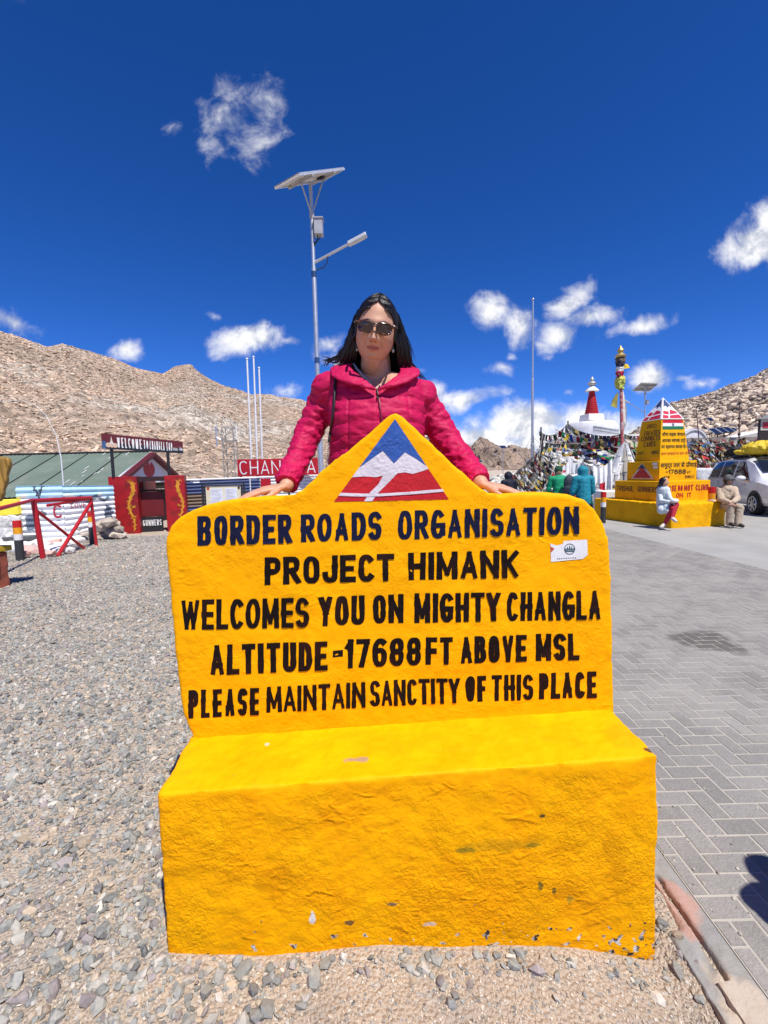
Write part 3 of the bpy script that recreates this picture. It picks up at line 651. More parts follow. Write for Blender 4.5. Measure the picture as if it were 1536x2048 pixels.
spots += [(e.x, e.y, e.z, rx, .05, rz, c, a, ns) for e, rx, rz, c, a, ns in zip(ex_, (.05, .045, .010, .012, .016, .10, .05, .02, .03), (.012, .010, .014, .020, .020, .05, .12, .012, .010), ((.25, .17, .01), (.25, .17, .01), (.12, .10, .02), (.12, .10, .02), (.30, .22, .02), (.62, .24, .0), (.66, .27, .0), (.10, .06, .03), (.60, .50, .40)), (.8, .8, .85, .85, .7, .5, .5, .9, .8), (45, 45, 50, 50, 45, 14, 14, 50, 50))]
Y_COL = (.92, .41, .0)
M_yel = mat('yellow gloss paint on plaster', Y_COL, .62, var=.06, vscale=5, spec=.09, col2=(.85, .335, .0), c2scale=4.5, c2lo=.42, c2hi=.62, extra=yellow_extra(spots, 1.25))
SIGN = thing('sign_bench', 'yellow roadside welcome sign of painted plaster with mountain emblem and a bench at its foot', 'sign', (0, 1.5, 0))
def rough(p, n): return .0032*fbm(p, 7, 4)+.0016*fbm(p, 28, 3)
# bench block in front of the board
mb = MB(); bw = .276
def hexa(mb, a, b): mb.add([*a, *b], [(0, 1, 2, 3), (7, 6, 5, 4), (0, 4, 5, 1), (1, 5, 6, 2), (2, 6, 7, 3), (3, 7, 4, 0)])
hexa(mb, [SP(.004, -.34), SP(1.556, -.34), SP(1.542, .552), SP(.014, .514)], [SP(0, -.34, bw+.02), SP(1.556, -.34, bw+.02), SP(1.545, .553, bw+.02), SP(.004, .520, bw+.02)])
bench = displace(remesh(mb, .0068, 1), lambda p, n: rough(p, n)+.0028*fbm(p+Vector((3, 3, 3)), 14, 4))
part('bench', bench, M_yel, SIGN, smooth=60)
TH = .15
mb = MB()   # the step on the far side, on which the woman stands
hexa(mb, [SP(.004, -.3, bw+TH-.02), SP(1.556, -.3, bw+TH-.02), SP(1.545, .545, bw+TH-.02), SP(.004, .520, bw+TH-.02)], [SP(0, -.3, bw+TH+.27), SP(1.556, -.3, bw+TH+.27), SP(1.54, .54, bw+TH+.27), SP(.01, .515, bw+TH+.27)])
part('step', displace(remesh(mb, .02, 2), rough), M_yel, SIGN, smooth=60)
# board outline, traced on its own plane
OUT = [(402, 1482), (384, 1452), (372, 1418), (362, 1350), (352, 1250), (343, 1150), (337, 1100), (338, 1075), (347, 1052), (366, 1033), (392, 1017), (425, 1006), (470, 998), (520, 993), (565, 993), (592, 990), (612, 974), (650, 941), (700, 898), (745, 862), (778, 833), (790, 828), (802, 833), (830, 858), (862, 890), (900, 925), (932, 956), (955, 979), (972, 988), (1000, 989), (1040, 986), (1090, 985), (1130, 989), (1160, 999), (1185, 1018), (1202, 1046), (1210, 1080), (1214, 1150), (1217, 1250), (1219, 1350), (1222, 1440)]
out = [BL(px, py, bw+.03) for px, py in OUT]
pl = [SP(u, z, bw) for u, z in [(out[0][0], .40)]+out+[(out[-1][0], .40)]]
mb = MB(); mb.prism(pl, SN*TH)
bm = bmesh.new(); vsb = [bm.verts.new(p) for p in mb.v]
for f in mb.f: bm.faces.new([vsb[i] for i in f])
bmesh.ops.triangulate(bm, faces=bm.faces[:]); bm.verts.index_update()
mb2 = MB(); mb2.add([v.co[:] for v in bm.verts], [tuple(v.index for v in f.verts) for f in bm.faces]); bm.free()
board = remesh(mb2, .0075, 9, .5); displace(board, rough)
M_yel2 = mat('yellow gloss paint on smoother plaster', Y_COL, .62, var=.06, vscale=5, spec=.09, col2=(.88, .37, .0), c2scale=3.5, c2lo=.45, c2hi=.7, extra=yellow_extra([], .6, False))
part('board', board, M_yel2, SIGN, smooth=60)
BVH = BVHTree.FromPolygons(board.v, board.f)
def on_board(px, py, lift=.0012):
    p = BP(px, py, bw); h = BVH.ray_cast(p-SN*.06, SN, .2)
    return (h[0] if h[0] else p)-SN*lift
M_navy = mat('navy sign paint', (.007, .009, .032), .6, var=.15, vscale=30, spec=.12, extra=yellow_extra([], .8, False))
M_blk = mat('black sign paint', (.008, .004, .004), .6, var=.15, vscale=30, spec=.12, col2=(.022, .007, .005), c2scale=5, extra=yellow_extra([], .8, False))
WORDS = [  # word, left x, top, bottom, right x, top, bottom (pixels of the photograph on the board's plane), paint
    ('BORDER', 395.5, 1033, 1091, 584, 1029, 1086, 0), ('ROADS', 601.6, 1029.5, 1084, 763, 1023, 1079, 0), ('ORGANISATION', 796, 1022, 1079, 1157.6, 1013, 1067.6, 0),
    ('PROJECT', 530, 1115, 1169.5, 788, 1107.6, 1161, 1), ('HIMANK', 816.5, 1106, 1159.7, 1037, 1099.5, 1155, 1),
    ('WELCOMES', 361.7, 1200.7, 1259, 618, 1195, 1254, 1), ('YOU', 637, 1194, 1252, 729.5, 1191, 1248, 1), ('ON', 745.5, 1191, 1247, 806.6, 1188.6, 1245, 1), ('MIGHTY', 828, 1187, 1245.7, 1000.6, 1185, 1241, 1), ('CHANGLA', 1014, 1185, 1242, 1201, 1181, 1237.6, 1),
    ('ALTITUDE', 421, 1290, 1350, 655, 1283, 1339.7, 1), ('-', 665.7, 1288, 1336, 686, 1286, 1334, 1), ('17688', 691, 1279, 1335.8, 842, 1275, 1329.5, 1), ('FT', 851, 1275, 1328.5, 905.8, 1274, 1327.7, 1), ('ABOVE', 921, 1273.7, 1327, 1052.7, 1269.4, 1322, 1), ('MSL', 1071.6, 1268, 1321.5, 1158.4, 1266.8, 1319.7, 1),
    ('PLEASE', 377, 1381, 1436, 519, 1375.5, 1428.6, 1), ('MAINTAIN', 533, 1374, 1425, 731, 1364, 1414, 1), ('SANCTITY', 740, 1362, 1413, 919, 1355.8, 1405, 1), ('OF', 931, 1353, 1403.5, 972, 1352, 1402.4, 1), ('THIS', 983, 1351, 1401.7, 1065.5, 1348.5, 1398.8, 1), ('PLACE', 1078, 1346.7, 1397.7, 1192.7, 1343, 1395, 1)]
lets = [MB(), MB()]
for k, (w, x0, t0, b0, x1, t1, b1, c) in enumerate(WORDS):
    def fn(x, y, l, x0=x0, t0=t0, b0=b0, x1=x1, t1=t1, b1=b1):
        px = x0+(x1-x0)*x; tp = t0+(t1-t0)*x; bt = b0+(b1-b0)*x
        return on_board(px, bt+(tp-bt)*y, .0011+l)
    t = {'MAINTAIN': .16, 'SANCTITY': .16, 'THIS': .165, 'ORGANISATION': .18, 'WELCOMES': .17, 'MIGHTY': .18, 'CHANGLA': .165, 'PLEASE': .175, 'PROJECT': .215, 'HIMANK': .215}.get(w, .195)
    asp = (x1-x0)/(b0-t0)
    if w == '-':
        paint(lets[c], [([(0, .45), (1, .45), (1, .72), (0, .72)], 0)], fn); continue
    paint(lets[c], lettering(w, asp, t, gap={'SANCTITY': .06, 'MAINTAIN': .06, 'CHANGLA': .06, 'WELCOMES': .06, 'THIS': .07, 'MIGHTY': .07}.get(w, .09), wob=.2, seed=k*1.7), fn)
part('lettering', lets[0], M_navy, SIGN, fixn=False); part('lettering', lets[1], M_blk, SIGN, fixn=False)
# the mountain emblem, colour over colour
EM = thing_loc = None
def patch(name, poly, m, lift, parent, n=5):
    """a painted area: polygon (pixels on the board's plane) cut fine so that it follows the plaster"""
    bm = bmesh.new(); vs_ = [bm.verts.new((x, -y, 0)) for x, y in poly]; bm.faces.new(vs_)
    bmesh.ops.triangulate(bm, faces=bm.faces[:])
    for _ in range(n):
        es = [e for e in bm.edges if e.calc_length() > 16]
        if not es: break
        bmesh.ops.subdivide_edges(bm, edges=es, cuts=1, use_grid_fill=False); bmesh.ops.triangulate(bm, faces=bm.faces[:])
    bm.verts.index_update(); q = MB(); q.add([on_board(v.co.x, -v.co.y, lift) for v in bm.verts], [tuple(v.index for v in f.verts) for f in bm.faces]); bm.free()
    return part(name, q, m, parent, smooth=60, fixn=False)
EX = lambda s: yellow_extra([], s, False)
M_red = mat('red sign paint', (.50, .006, .012), .6, var=.1, vscale=20, spec=.4, extra=EX(.9)); M_blu = mat('blue sign paint', (.022, .085, .34), .6, var=.1, vscale=20, spec=.4, extra=EX(.9)); M_wht = mat('white sign paint', (.66, .60, .62), .45, var=.06, vscale=20, spec=.4, extra=EX(.9))
apex, bl_, br_ = (789.8, 838.5), (668, 1003.4), (897.5, 998.6)
L_ = lambda a, b, y: (a[0]+(b[0]-a[0])*(y-a[1])/(b[1]-a[1]), y)
emb = patch('emblem', [apex, L_(apex, bl_, 920), bl_, (780, 1001.5), br_, L_(apex, br_, 920)], M_red, .0012, SIGN)
patch('snow_field', [L_(apex, bl_, 934.8), (765.7, 901.4), (788, 926.6), (810, 904.3), L_(apex, br_, 931), L_(apex, br_, 937.7), (842, 943), (825, 947.8), (810, 944.5), (795, 946.5), (776, 966), (757, 985), (744, 1002.2), (728, 1002.5), (740, 985), (757, 968), (766, 951), (752, 954.5), (739.7, 953.3), (725, 953), L_(apex, bl_, 954.5)], M_wht, .0021, emb)
patch('sky_field', [apex, L_(apex, bl_, 880), L_(apex, bl_, 934.8), (745, 916), (765.7, 901.4), (777, 914), (788, 926.6), (799, 915), (810, 904.3), (832, 917), L_(apex, br_, 931), L_(apex, br_, 880)], M_blu, .003, emb)
patch('road_line', [(681, 985.5), (720, 987), (760, 987), (820, 983.5), (850, 980.5), (885, 978), (888, 983), (850, 986.5), (800, 990), (760, 992.5), (720, 993), (677.5, 991.5)], M_wht, .0033, emb)
# torn white sticker with a small tree emblem
stk = patch('sticker', [(1101, 1087), (1113, 1091), (1126, 1088), (1127, 1082), (1174, 1079), (1175, 1110), (1165, 1118), (1140, 1120), (1102, 1124)], mat('sticker paper', (.72, .71, .70), .6, var=.08, vscale=60), .0016, SIGN)
M_stg = mat('sticker print', (.05, .11, .12), .6); M_sto = mat('sticker print red', (.55, .08, .02), .6)
q = MB(); ring = [(1139+11*math.cos(a), 1098+11*math.sin(a)) for a in np.linspace(0, 2*math.pi, 25)]; ring2 = [(1139+9.6*math.cos(a), 1098+9.6*math.sin(a)) for a in np.linspace(0, 2*math.pi, 25)]
for i in range(24): q.add([on_board(*ring[i], .0022), on_board(*ring[i+1], .0022), on_board(*ring2[i+1], .0022), on_board(*ring2[i], .0022)], [(0, 1, 2, 3)])
for cx, h in ((1131.5, 5), (1135, 8), (1139, 11), (1143, 8.5), (1147, 5)): q.add([on_board(cx-2.2, 1100, .0022), on_board(cx+2.2, 1100, .0022), on_board(cx, 1100-h, .0022)], [(0, 1, 2)])
q.add([on_board(1129, 1101, .0022), on_board(1149, 1101, .0022), on_board(1147, 1103.5, .0022), on_board(1131, 1103.5, .0022)], [(0, 1, 2, 3)])
for i in range(11): q.add([on_board(1114+i*3.6, 1116.6-i*.2, .0022), on_board(1116.2+i*3.6, 1116.4-i*.2, .0022), on_board(1116+i*3.6, 1118.4-i*.2, .0022), on_board(1114.2+i*3.6, 1118.8-i*.2, .0022)], [(0, 1, 2, 3)])
part('print', q, M_stg, stk, fixn=False)
q = MB(); q.add([on_board(1101.5, 1093, .0022), on_board(1109, 1097.5, .0022), on_board(1102, 1105, .0022)], [(0, 1, 2)]); part('print', q, M_sto, stk, fixn=False)
# ================================================================== LEFT SIDE: CAMP ENTRANCE
M_redp = mat('red gate paint', (.36, .012, .014), .45, var=.15, vscale=4, bump=.25, bscale=25, spec=.35, col2=(.20, .014, .014), c2scale=3.5, c2lo=.46, c2hi=.62)
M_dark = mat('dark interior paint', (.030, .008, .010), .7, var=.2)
M_steel = mat('galvanised steel', (.56, .57, .58), .42, metal=.75, var=.12, vscale=12, spec=.5)
M_blackm = mat('black metal', (.018, .018, .02), .5, var=.2)
M_whitem = mat('white metal paint', (.74, .74, .73), .5, var=.06)
M_white = mat('whitewash', (.76, .75, .72), .85, var=.08, vscale=5, bump=.4, bscale=30, col2=(.55, .51, .46), c2scale=4, c2lo=.55, c2hi=.72, spec=.15)
M_vc = mat('painted sheet', (1, 1, 1), .5, attr='Col', var=.10, vscale=9, spec=.35)
M_cloth = mat('printed cotton', (1, 1, 1), .85, attr='Col', var=.15, vscale=20, spec=.1)
M_redb = mat('barrier red paint', (.40, .010, .016), .4, var=.12, vscale=14, spec=.4)
def vcol(r, g, b): return lin(r, g, b)
def hz(p): return Vector((p.x, p.y, 0))

# --- gate house: two red pillars, a lintel, dark passage
gl0, gl1 = gground(222, 1078), gground(276, 1080)
gA = hz(P(219, 1000, 13.4)); gB = hz(P(276, 1000, 13.55)); gC = hz(P(331, 1000, 13.8)); gD = hz(P(371, 1000, 14.0))
gdir = (gD-gA).normalized(); gback = Vector((-gdir.y, gdir.x, 0))
gz = zg(gA.x, gA.y)-.05; gtop = P(245, 953, 13.4).z
GATE = thing('red_gate', 'red entrance gate with yellow dragons painted on its two pillars', 'gate', (gB+gC)/2+Vector((0, 0, gz)))
def wallbox(mb, a, b, depth, z0, z1): mb.obox(Vector((a.x, a.y, z0)), b-a, gback*depth, (0, 0, z1-z0))
mb = MB(); wallbox(mb, gA, gB, .55, gz, gtop); pL = part('pillar', mb, M_redp, GATE, bevel=.015)
mb = MB(); wallbox(mb, gC, gD, .55, gz, gtop); pR = part('pillar', mb, M_redp, GATE, bevel=.015)
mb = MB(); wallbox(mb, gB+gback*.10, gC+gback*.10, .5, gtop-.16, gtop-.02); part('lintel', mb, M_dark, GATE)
mb = MB(); wallbox(mb, gB+gback*.56, gB+gback*.56+gdir*.06, 2.0, gz, gtop-.1); wallbox(mb, gC+gback*.56-gdir*.06, gC+gback*.56, 2.0, gz, gtop-.1); part('passage_wall', mb, M_redp, GATE)
mid = gB+gback*.42
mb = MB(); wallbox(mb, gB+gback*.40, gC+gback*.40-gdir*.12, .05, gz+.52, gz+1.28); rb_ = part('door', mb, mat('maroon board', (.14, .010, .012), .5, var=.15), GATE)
mb = MB(); wallbox(mb, gB+gback*.30, gC+gback*.30-gdir*.16, .05, gz+.02, gz+.50); bb_ = part('notice_board', mb, M_blackm, GATE)
a_ = gB+gback*.29+gdir*.03; b_ = gC+gback*.29-gdir*.20
mb = MB(); paint(mb, lettering('GUNNERS', (b_-a_).length/.17, .125, wob=.05, seed=2), quadmap(a_+Vector((0, 0, gz+.24)), b_+Vector((0, 0, gz+.24)), b_+Vector((0, 0, gz+.42)), a_+Vector((0, 0, gz+.42)), -gback)); part('lettering', mb, M_white, bb_, fixn=False)
mb = MB(); mb.tube([gB+gback*.38+Vector((0, 0, gz+1.33)), gC+gback*.38+Vector((0, 0, gz+1.33))], .03); part('rail', mb, M_blackm, GATE)
# dragons: sinuous body with flame tufts
M_drag = mat('dragon yellow paint', (.62, .28, .02), .5, var=.25, vscale=25, col2=(.50, .13, .01), c2scale=16)
def dragon(a, b, parent, flip=1):
    w = (b-a).length; mb = MB(); pts = []
    for i in range(41):
        t = i/40; x = .5+flip*.26*math.sin(t*8.5+.6)*(1-.35*t); pts.append((x, .90-.86*t))
    def W2(x, y, l=.004): return a+(b-a)*x+Vector((0, 0, gz+.04+y*(gtop-gz-.05)))-gback*l
    for i in range(40):
        (x0, y0), (x1, y1) = pts[i], pts[i+1]; r0 = .15*(1-i/46)+.02; r1 = .15*(1-(i+1)/46)+.02
        mb.add([W2(x0-r0, y0), W2(x0+r0, y0+.01), W2(x1+r1, y1+.01), W2(x1-r1, y1)], [(0, 3, 2, 1)])
        if i % 2 == 0:
            s_ = 1 if (i//2) % 2 else -1; mb.add([W2(x0+s_*r0*.7, y0+.02, .005), W2(x0+s_*(r0+.15), y0+.045*rnd.uniform(-1, 1), .005), W2(x0+s_*r0*.7, y0-.02, .005)], [(0, 1, 2)])
    for k in range(7): mb.add([W2(.5+.06*k-.2, .90, .006), W2(.5+.09*k-.27, .90+rnd.uniform(.03, .075), .006), W2(.54+.06*k-.2, .895, .006)], [(0, 1, 2)])
    for y in (.72, .48, .30):
        for k in range(3): mb.add([W2(.5-.05, y, .006), W2(.5+flip*.42, y-.015+k*.02, .006), W2(.5, y-.03, .006)], [(0, 1, 2)])
    part('dragon', mb, M_drag, parent, fixn=False)
dragon(gA+(gB-gA)*.55, gB-gdir*.03, pL); dragon(gC+(gD-gC)*.52, gD, pR, -1)

# --- green roofed shed behind the gate
zr = P(298, 904, 17.2).z; yr = 17.2; xg = P(298, 904, 17.2).x; ye = 13.9; slope = (zr-P(245, 951, 15.4).z)/(17.2-15.4)*.92; ze = zr-slope*(yr-ye); xl = -19.5
SHED = thing('shed', 'long low shed with a faded green corrugated roof', 'shed', (xg-5, 16, -.3))
M_roof = mat('faded green roof paint', (.135, .175, .135), .55, var=.12, vscale=1.2, spec=.35, col2=(.20, .22, .18), c2scale=1.0, c2lo=.5, c2hi=.75)
mb = MB(); n = int((xg-xl)/.038); 
def roofrow(y, z): return [Vector((xl+(xg-xl)*i/n, y, z+.012*math.sin(i*math.pi*2/4))) for i in range(n+1)]
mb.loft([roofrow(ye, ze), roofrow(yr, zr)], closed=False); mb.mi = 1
for k in range(26):  # white flecks laid on the roof as painted glints of sun
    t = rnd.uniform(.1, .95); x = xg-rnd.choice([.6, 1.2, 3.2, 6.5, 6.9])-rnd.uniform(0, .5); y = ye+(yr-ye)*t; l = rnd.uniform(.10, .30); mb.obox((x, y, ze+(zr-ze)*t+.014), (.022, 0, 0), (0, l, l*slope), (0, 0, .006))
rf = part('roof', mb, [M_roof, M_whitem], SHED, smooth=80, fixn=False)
mb = MB(); mb.loft([roofrow(yr, zr-.004), roofrow(2*yr-ye, ze)], closed=False); part('roof', mb, M_roof, SHED, smooth=80, fixn=False)
mb = MB()
for i in range(1, 9):
    x = xg-i*1.12+rnd.uniform(-.1, .1); mb.obox((x, ye, ze+.014), (.028, 0, 0), (0, yr-ye, zr-ze), (0, 0, .016))
part('seam', mb, M_blackm, rf)
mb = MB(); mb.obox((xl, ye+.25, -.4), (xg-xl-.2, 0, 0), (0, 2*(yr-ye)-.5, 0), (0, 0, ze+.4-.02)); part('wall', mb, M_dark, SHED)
mb = MB(); mb.tube([(xl, yr, zr+.03), (xg, yr, zr+.03)], .035); part('ridge', mb, M_blackm, SHED)
# white gable with a red flame badge, and its maroon barge boards
mb = MB(); mb.prism([(xg-.05, yr-2.6, zr-slope*2.6), (xg-.05, yr+2.6, zr-slope*2.6), (xg-.05, yr, zr-.02)], (.06, 0, 0)); gab = part('gable', mb, mat('white gable board', (.74, .74, .78), .6, var=.05), SHED)
mb = MB()
for s_ in (-1, 1): mb.obox((xg-.1, yr, zr-.02), (.34, 0, 0), (0, s_*3.0, -slope*3.0), (0, 0, -.13))
part('barge_board', mb, mat('maroon barge board', (.10, .012, .014), .5, var=.1), SHED)
mb = MB(); cy, cz = yr-.1, zr-slope*1.35
mb.poly([(xg+.014, cy+.42*math.cos(a)*(1+.0*a), cz-.05+.30*math.sin(a)) for a in np.linspace(math.pi*.86, math.pi*2.14, 20)]+[(xg+.014, cy+.2, cz+.24), (xg+.014, cy+.05, cz+.1), (xg+.014, cy-.05, cz+.33), (xg+.014, cy-.2, cz+.12)])
part('badge', mb, mat('badge red', (.50, .02, .03), .5), gab, fixn=False)
mb = MB(); mb.poly([(xg+.014, yr-.55, zr-slope*.62), (xg+.014, yr+.55, zr-slope*.62), (xg+.014, yr, zr-.08)]); part('panel', mb, mat('grey gable tip', (.30, .30, .29), .6), gab, fixn=False)

# --- corrugated sheets
def sheet(A, B, z0, z1, colfn, waves=10, amp=.022, nu=26, per=6):
    mb = MB(); d = (B-A); nrm = Vector((d.y, -d.x, 0)).normalized(); nv = waves*per
    V = []
    for j in range(nv+1):
        v = j/nv; w = amp*math.sin(v*waves*2*math.pi)
        V.append([A+d*(i/nu)+nrm*(w+.01*noise.noise(Vector((i*.4, v*3, A.x))))+Vector((0, 0, z0(i/nu)+(z1(i/nu)-z0(i/nu))*v)) for i in range(nu+1)])
    for j in range(nv):
        for i in range(nu):
            mb.col = colfn((i+.5)/nu, (j+.5)/nv); mb.add([V[j][i], V[j][i+1], V[j+1][i+1], V[j+1][i]], [(0, 1, 2, 3)])
    return mb, nrm
A1 = hz(P(33, 1000, 11.6)); B1 = hz(P(126, 1000, 11.75)); C1 = hz(P(229, 1000, 12.9)); FEN = thing('sheet_fence', 'white and sky blue corrugated fence daubed with pictures, left of the red gate', 'fence', (B1.x, B1.y, zg(B1.x, B1.y)))
zt = P(34, 972, 11.6).z; zt2 = P(228, 969, 12.9).z
def fencecol(side):
    rr = random.Random(3+side)
    def f(u, v):
        base = (.74, .74, .75)
        if v > .80+.05*math.sin(u*9+side): base = (.42, .66, .80)
        elif v > .66 and noise.noise(Vector((u*4+side*7, v*5, 1))) > -.05: base = (.50, .68, .80)
        x, y = u-.47+.0, v
        if side == 0:
            if abs(u-.48-(v-.80)*.5*math.copysign(1, u-.48)) < .03 and .58 < v < .98: base = (.06, .07, .09)
            if ((u-.26)/.13)**2+((v-.36)/.15)**2 < 1+.5*noise.noise(Vector((u*9, v*9, 2))): base = (.12, .15, .20)
            if ((u-.52)/.10)**2+((v-.50)/.06)**2 < 1: base = (.16, .18, .20)
        else:
            m_ = .70+.2*abs(((u*3.2) % 1)-.5)
            if m_-.06 < v < m_+.02 and u < .9: base = (.13, .15, .17)
            if ((u-.85)/.09)**2+((v-.40)/.17)**2 < 1+.5*noise.noise(Vector((u*9, v*9, 5))): base = (.10, .12, .16)
        return base
    return f
zb = lambda P_: zg(P_.x, P_.y)+.03
m1, n1 = sheet(A1, B1, lambda u: zb(A1), lambda u: zt, fencecol(0)); part('sheet', m1, M_vc, FEN, smooth=70, fixn=False)
m2, n2 = sheet(B1, C1, lambda u: zb(B1)+(.12)*u, lambda u: zt+(zt2-zt)*u-.02, fencecol(1)); part('sheet', m2, M_vc, FEN, smooth=70, fixn=False)
M_gr = mat('red graffiti', (.38, .02, .05), .6)
def onf(A, B, u, z, l=.03): d = B-A; nn = Vector((d.y, -d.x, 0)).normalized(); return A+d*u+nn*l+Vector((0, 0, z))
mb = MB(); paint(mb, lettering('LOVE IS', 5.0, .16, seed=8), lambda x, y, l: onf(B1, C1, .12+.42*x, zt-.62+.13*y, .032+l)); part('lettering', mb, M_gr, FEN, fixn=False)
mb = MB(); paint(mb, lettering('C', .8, .17, seed=3), lambda x, y, l: onf(A1, B1, .78+.20*x, zt-.86+.36*y, .032+l)); part('lettering', mb, M_gr, FEN, fixn=False)
# right hand fence: blue, white and rust bands
A2 = hz(P(369, 1000, 14.6)); B2 = hz(P(700, 1000, 17.4)); zt3 = P(372, 962, 14.6).z
def bandcol(u, v):
    k = noise.noise(Vector((u*9, v*6, 4)))
    if u > .42: return (.62, .63, .64)
    if .45 < v < .72: return (.16, .105, .07) if k > -.2 else (.25, .22, .20)
    return (.045, .07, .17) if k > -.25 else (.60, .62, .66)
F2 = thing('sheet_fence', 'blue and rust banded corrugated fence running right from the red gate', 'fence', (A2.x, A2.y, zg(A2.x, A2.y)))
m3, n3 = sheet(A2, B2, lambda u: zb(A2), lambda u: zt3+.06*u, bandcol, waves=14, nu=60); part('sheet', m3, M_vc, F2, smooth=70, fixn=False)
mb = MB(); mb.tube([A2+Vector((0, 0, zt3+.03)), B2+Vector((0, 0, zt3+.09))], .03); part('rail', mb, M_whitem, F2)
mb = MB()
for k in range(8):
    t = .36+.08*k; q = A2+(B2-A2)*t; mb.tube([q+Vector((0, 0, zg(q.x, q.y))), q+Vector((0, 0, zt3+.10))], .022)
part('post', mb, M_whitem, F2)

# --- WELCOME sign over the gate
wa, wb = hz(P(203, 880, 13.3)), hz(P(366, 895, 14.2)); wz0a, wz1a = P(203, 897, 13.3).z, P(203, 866, 13.3).z; wz0b, wz1b = P(366, 907, 14.2).z, P(366, 883, 14.2).z
wn = Vector(((wb-wa).y, -(wb-wa).x, 0)).normalized()
WEL = thing('welcome_sign', 'long maroon and black name board on two posts above the red gate', 'sign', ((wa+wb)/2+Vector((0, 0, gtop))))
def Wf(x, y, l=.0): return wa+(wb-wa)*x+Vector((0, 0, (wz0a+(wz0b-wz0a)*x)*(1-y)+(wz1a+(wz1b-wz1a)*x)*y))+wn*l
mb = MB()
for y0, y1, c in ((0, .42, (.018, .02, .03)), (.42, 1, (.115, .016, .02))):
    mb.col = c; mb.add([Wf(0, y0), Wf(1, y0), Wf(1, y1), Wf(0, y1), Wf(0, y0, -.05), Wf(1, y0, -.05), Wf(1, y1, -.05), Wf(0, y1, -.05)], [(0, 1, 2, 3), (7, 6, 5, 4), (0, 4, 5, 1), (1, 5, 6, 2), (2, 6, 7, 3), (3, 7, 4, 0)])
pan = part('panel', mb, M_vc, WEL, fixn=False)
for px, yy in ((225, 13.42), (337, 14.03)):
    q = hz(P(px, 930, yy))-wn*.03; mb = MB(); mb.tube([q+Vector((0, 0, gtop-.02)), q+Vector((0, 0, Wf(.5, .3).z))], .045); part('post', mb, M_blackm, WEL)
mb = MB()
for w, x0, x1, y0, y1, s_ in (('WELCOME', .18, .475, .14, .82, 1), ('TO', .50, .555, .18, .80, 2), ('CHANGLA', .575, .76, .16, .80, 3), ('TOP', .785, .86, .16, .80, 4), ('17688', .865, .925, .20, .42, 5)):
    asp = (x1-x0)*(wb-wa).length/((y1-y0)*(wz1a-wz0a)*.9)
    paint(mb, lettering(w, asp, .105 if s_ < 5 else .10, gap=.14, wob=.05, seed=s_), lambda x, y, l, x0=x0, x1=x1, y0=y0, y1=y1: Wf(x0+(x1-x0)*x, y0+(y1-y0)*y, .004+l))
part('lettering', mb, M_white, pan, fixn=False)
mb = MB(); mb.col = (.60, .42, .30)
for cx, r in ((.075, .055), (.115, .05), (.155, .055)): mb.poly([Wf(cx-.0+r*.55*math.cos(a), .26+.16*math.sin(a), .004+cx*.004) for a in np.linspace(0, 6.28, 14)[:-1]])
mb.col = (.66, .58, .50); mb.poly([Wf(.085, .32, .0052), (Wf(.145, .32, .0052)), Wf(.125, .55, .0052), Wf(.115, .85, .0052), Wf(.105, .55, .0052)])
mb.col = (.05, .10, .22); mb.poly([Wf(.0, .0, .003), Wf(.05, .0, .003), Wf(.05, .5, .003), Wf(.0, .5, .003)])
mb.col = (.7, .7, .7)
for k in range(4): mb.poly([Wf(.945+.01*k, .25, .004), Wf(.953+.012*k, .62-.05*k, .004), Wf(.95+.014*k, .25, .0041)])
part('crest', mb, M_vc, pan, fixn=False)
# --- CHANG LA sign
cy_ = 16.0; ca, cb = hz(P(475, 935, cy_)), hz(P(636, 932, cy_+.3)); cz0, cz1 = P(475, 953, cy_).z, P(475, 919, cy_).z; cn = Vector((0, -1, 0))
CH = thing('name_board', 'bright red sign board with thin white capitals on posts behind the woman', 'sign', (ca+cb)/2+Vector((0, 0, zg(-4, 16))))
mb = MB(); mb.obox(Vector((ca.x, ca.y, cz0)), cb-ca, (0, .05, 0), (0, 0, cz1-cz0)); cp = part('panel', mb, mat('sign red', (.42, .008, .016), .45, var=.08), CH, bevel=.006)
def Cf(x, y, l=0.): return ca+(cb-ca)*x+Vector((0, 0, cz0+(cz1-cz0)*y))+cn*(.004+l)
mb = MB()
for w, x0, x1, s_ in (('CHANG', .025, .66, 1), ('LA', .74, .97, 2)): paint(mb, lettering(w, (x1-x0)*(cb-ca).length/(.8*(cz1-cz0)), .085, gap=.16, wob=.05, seed=s_), lambda x, y, l, x0=x0, x1=x1: Cf(x0+(x1-x0)*x, .11+.79*y, l))
part('lettering', mb, M_whitem, cp, fixn=False)
for t, m_ in ((.03, M_blackm), (.235, M_blackm), (.62, M_blackm)):
    q = ca+(cb-ca)*t+Vector((0, .06, 0)); mb = MB(); mb.tube([q+Vector((0, 0, zg(q.x, q.y))), q+Vector((0, 0, cz0+.1))], .04); part('post', mb, m_, CH)
q0 = hz(P(522, 975, 15.7)); mb = MB(); mb.obox(Vector((q0.x, q0.y, P(0, 992, 15.7).z-.02)), (.34, 0, 0), (0, .04, 0), (0, 0, .40)); solo('small_board', mb, mat('sign red', (.42, .008, .016)), 'small plain red board under the sign with thin white capitals', 'sign', (q0.x, q0.y, zg(q0.x, q0.y)))
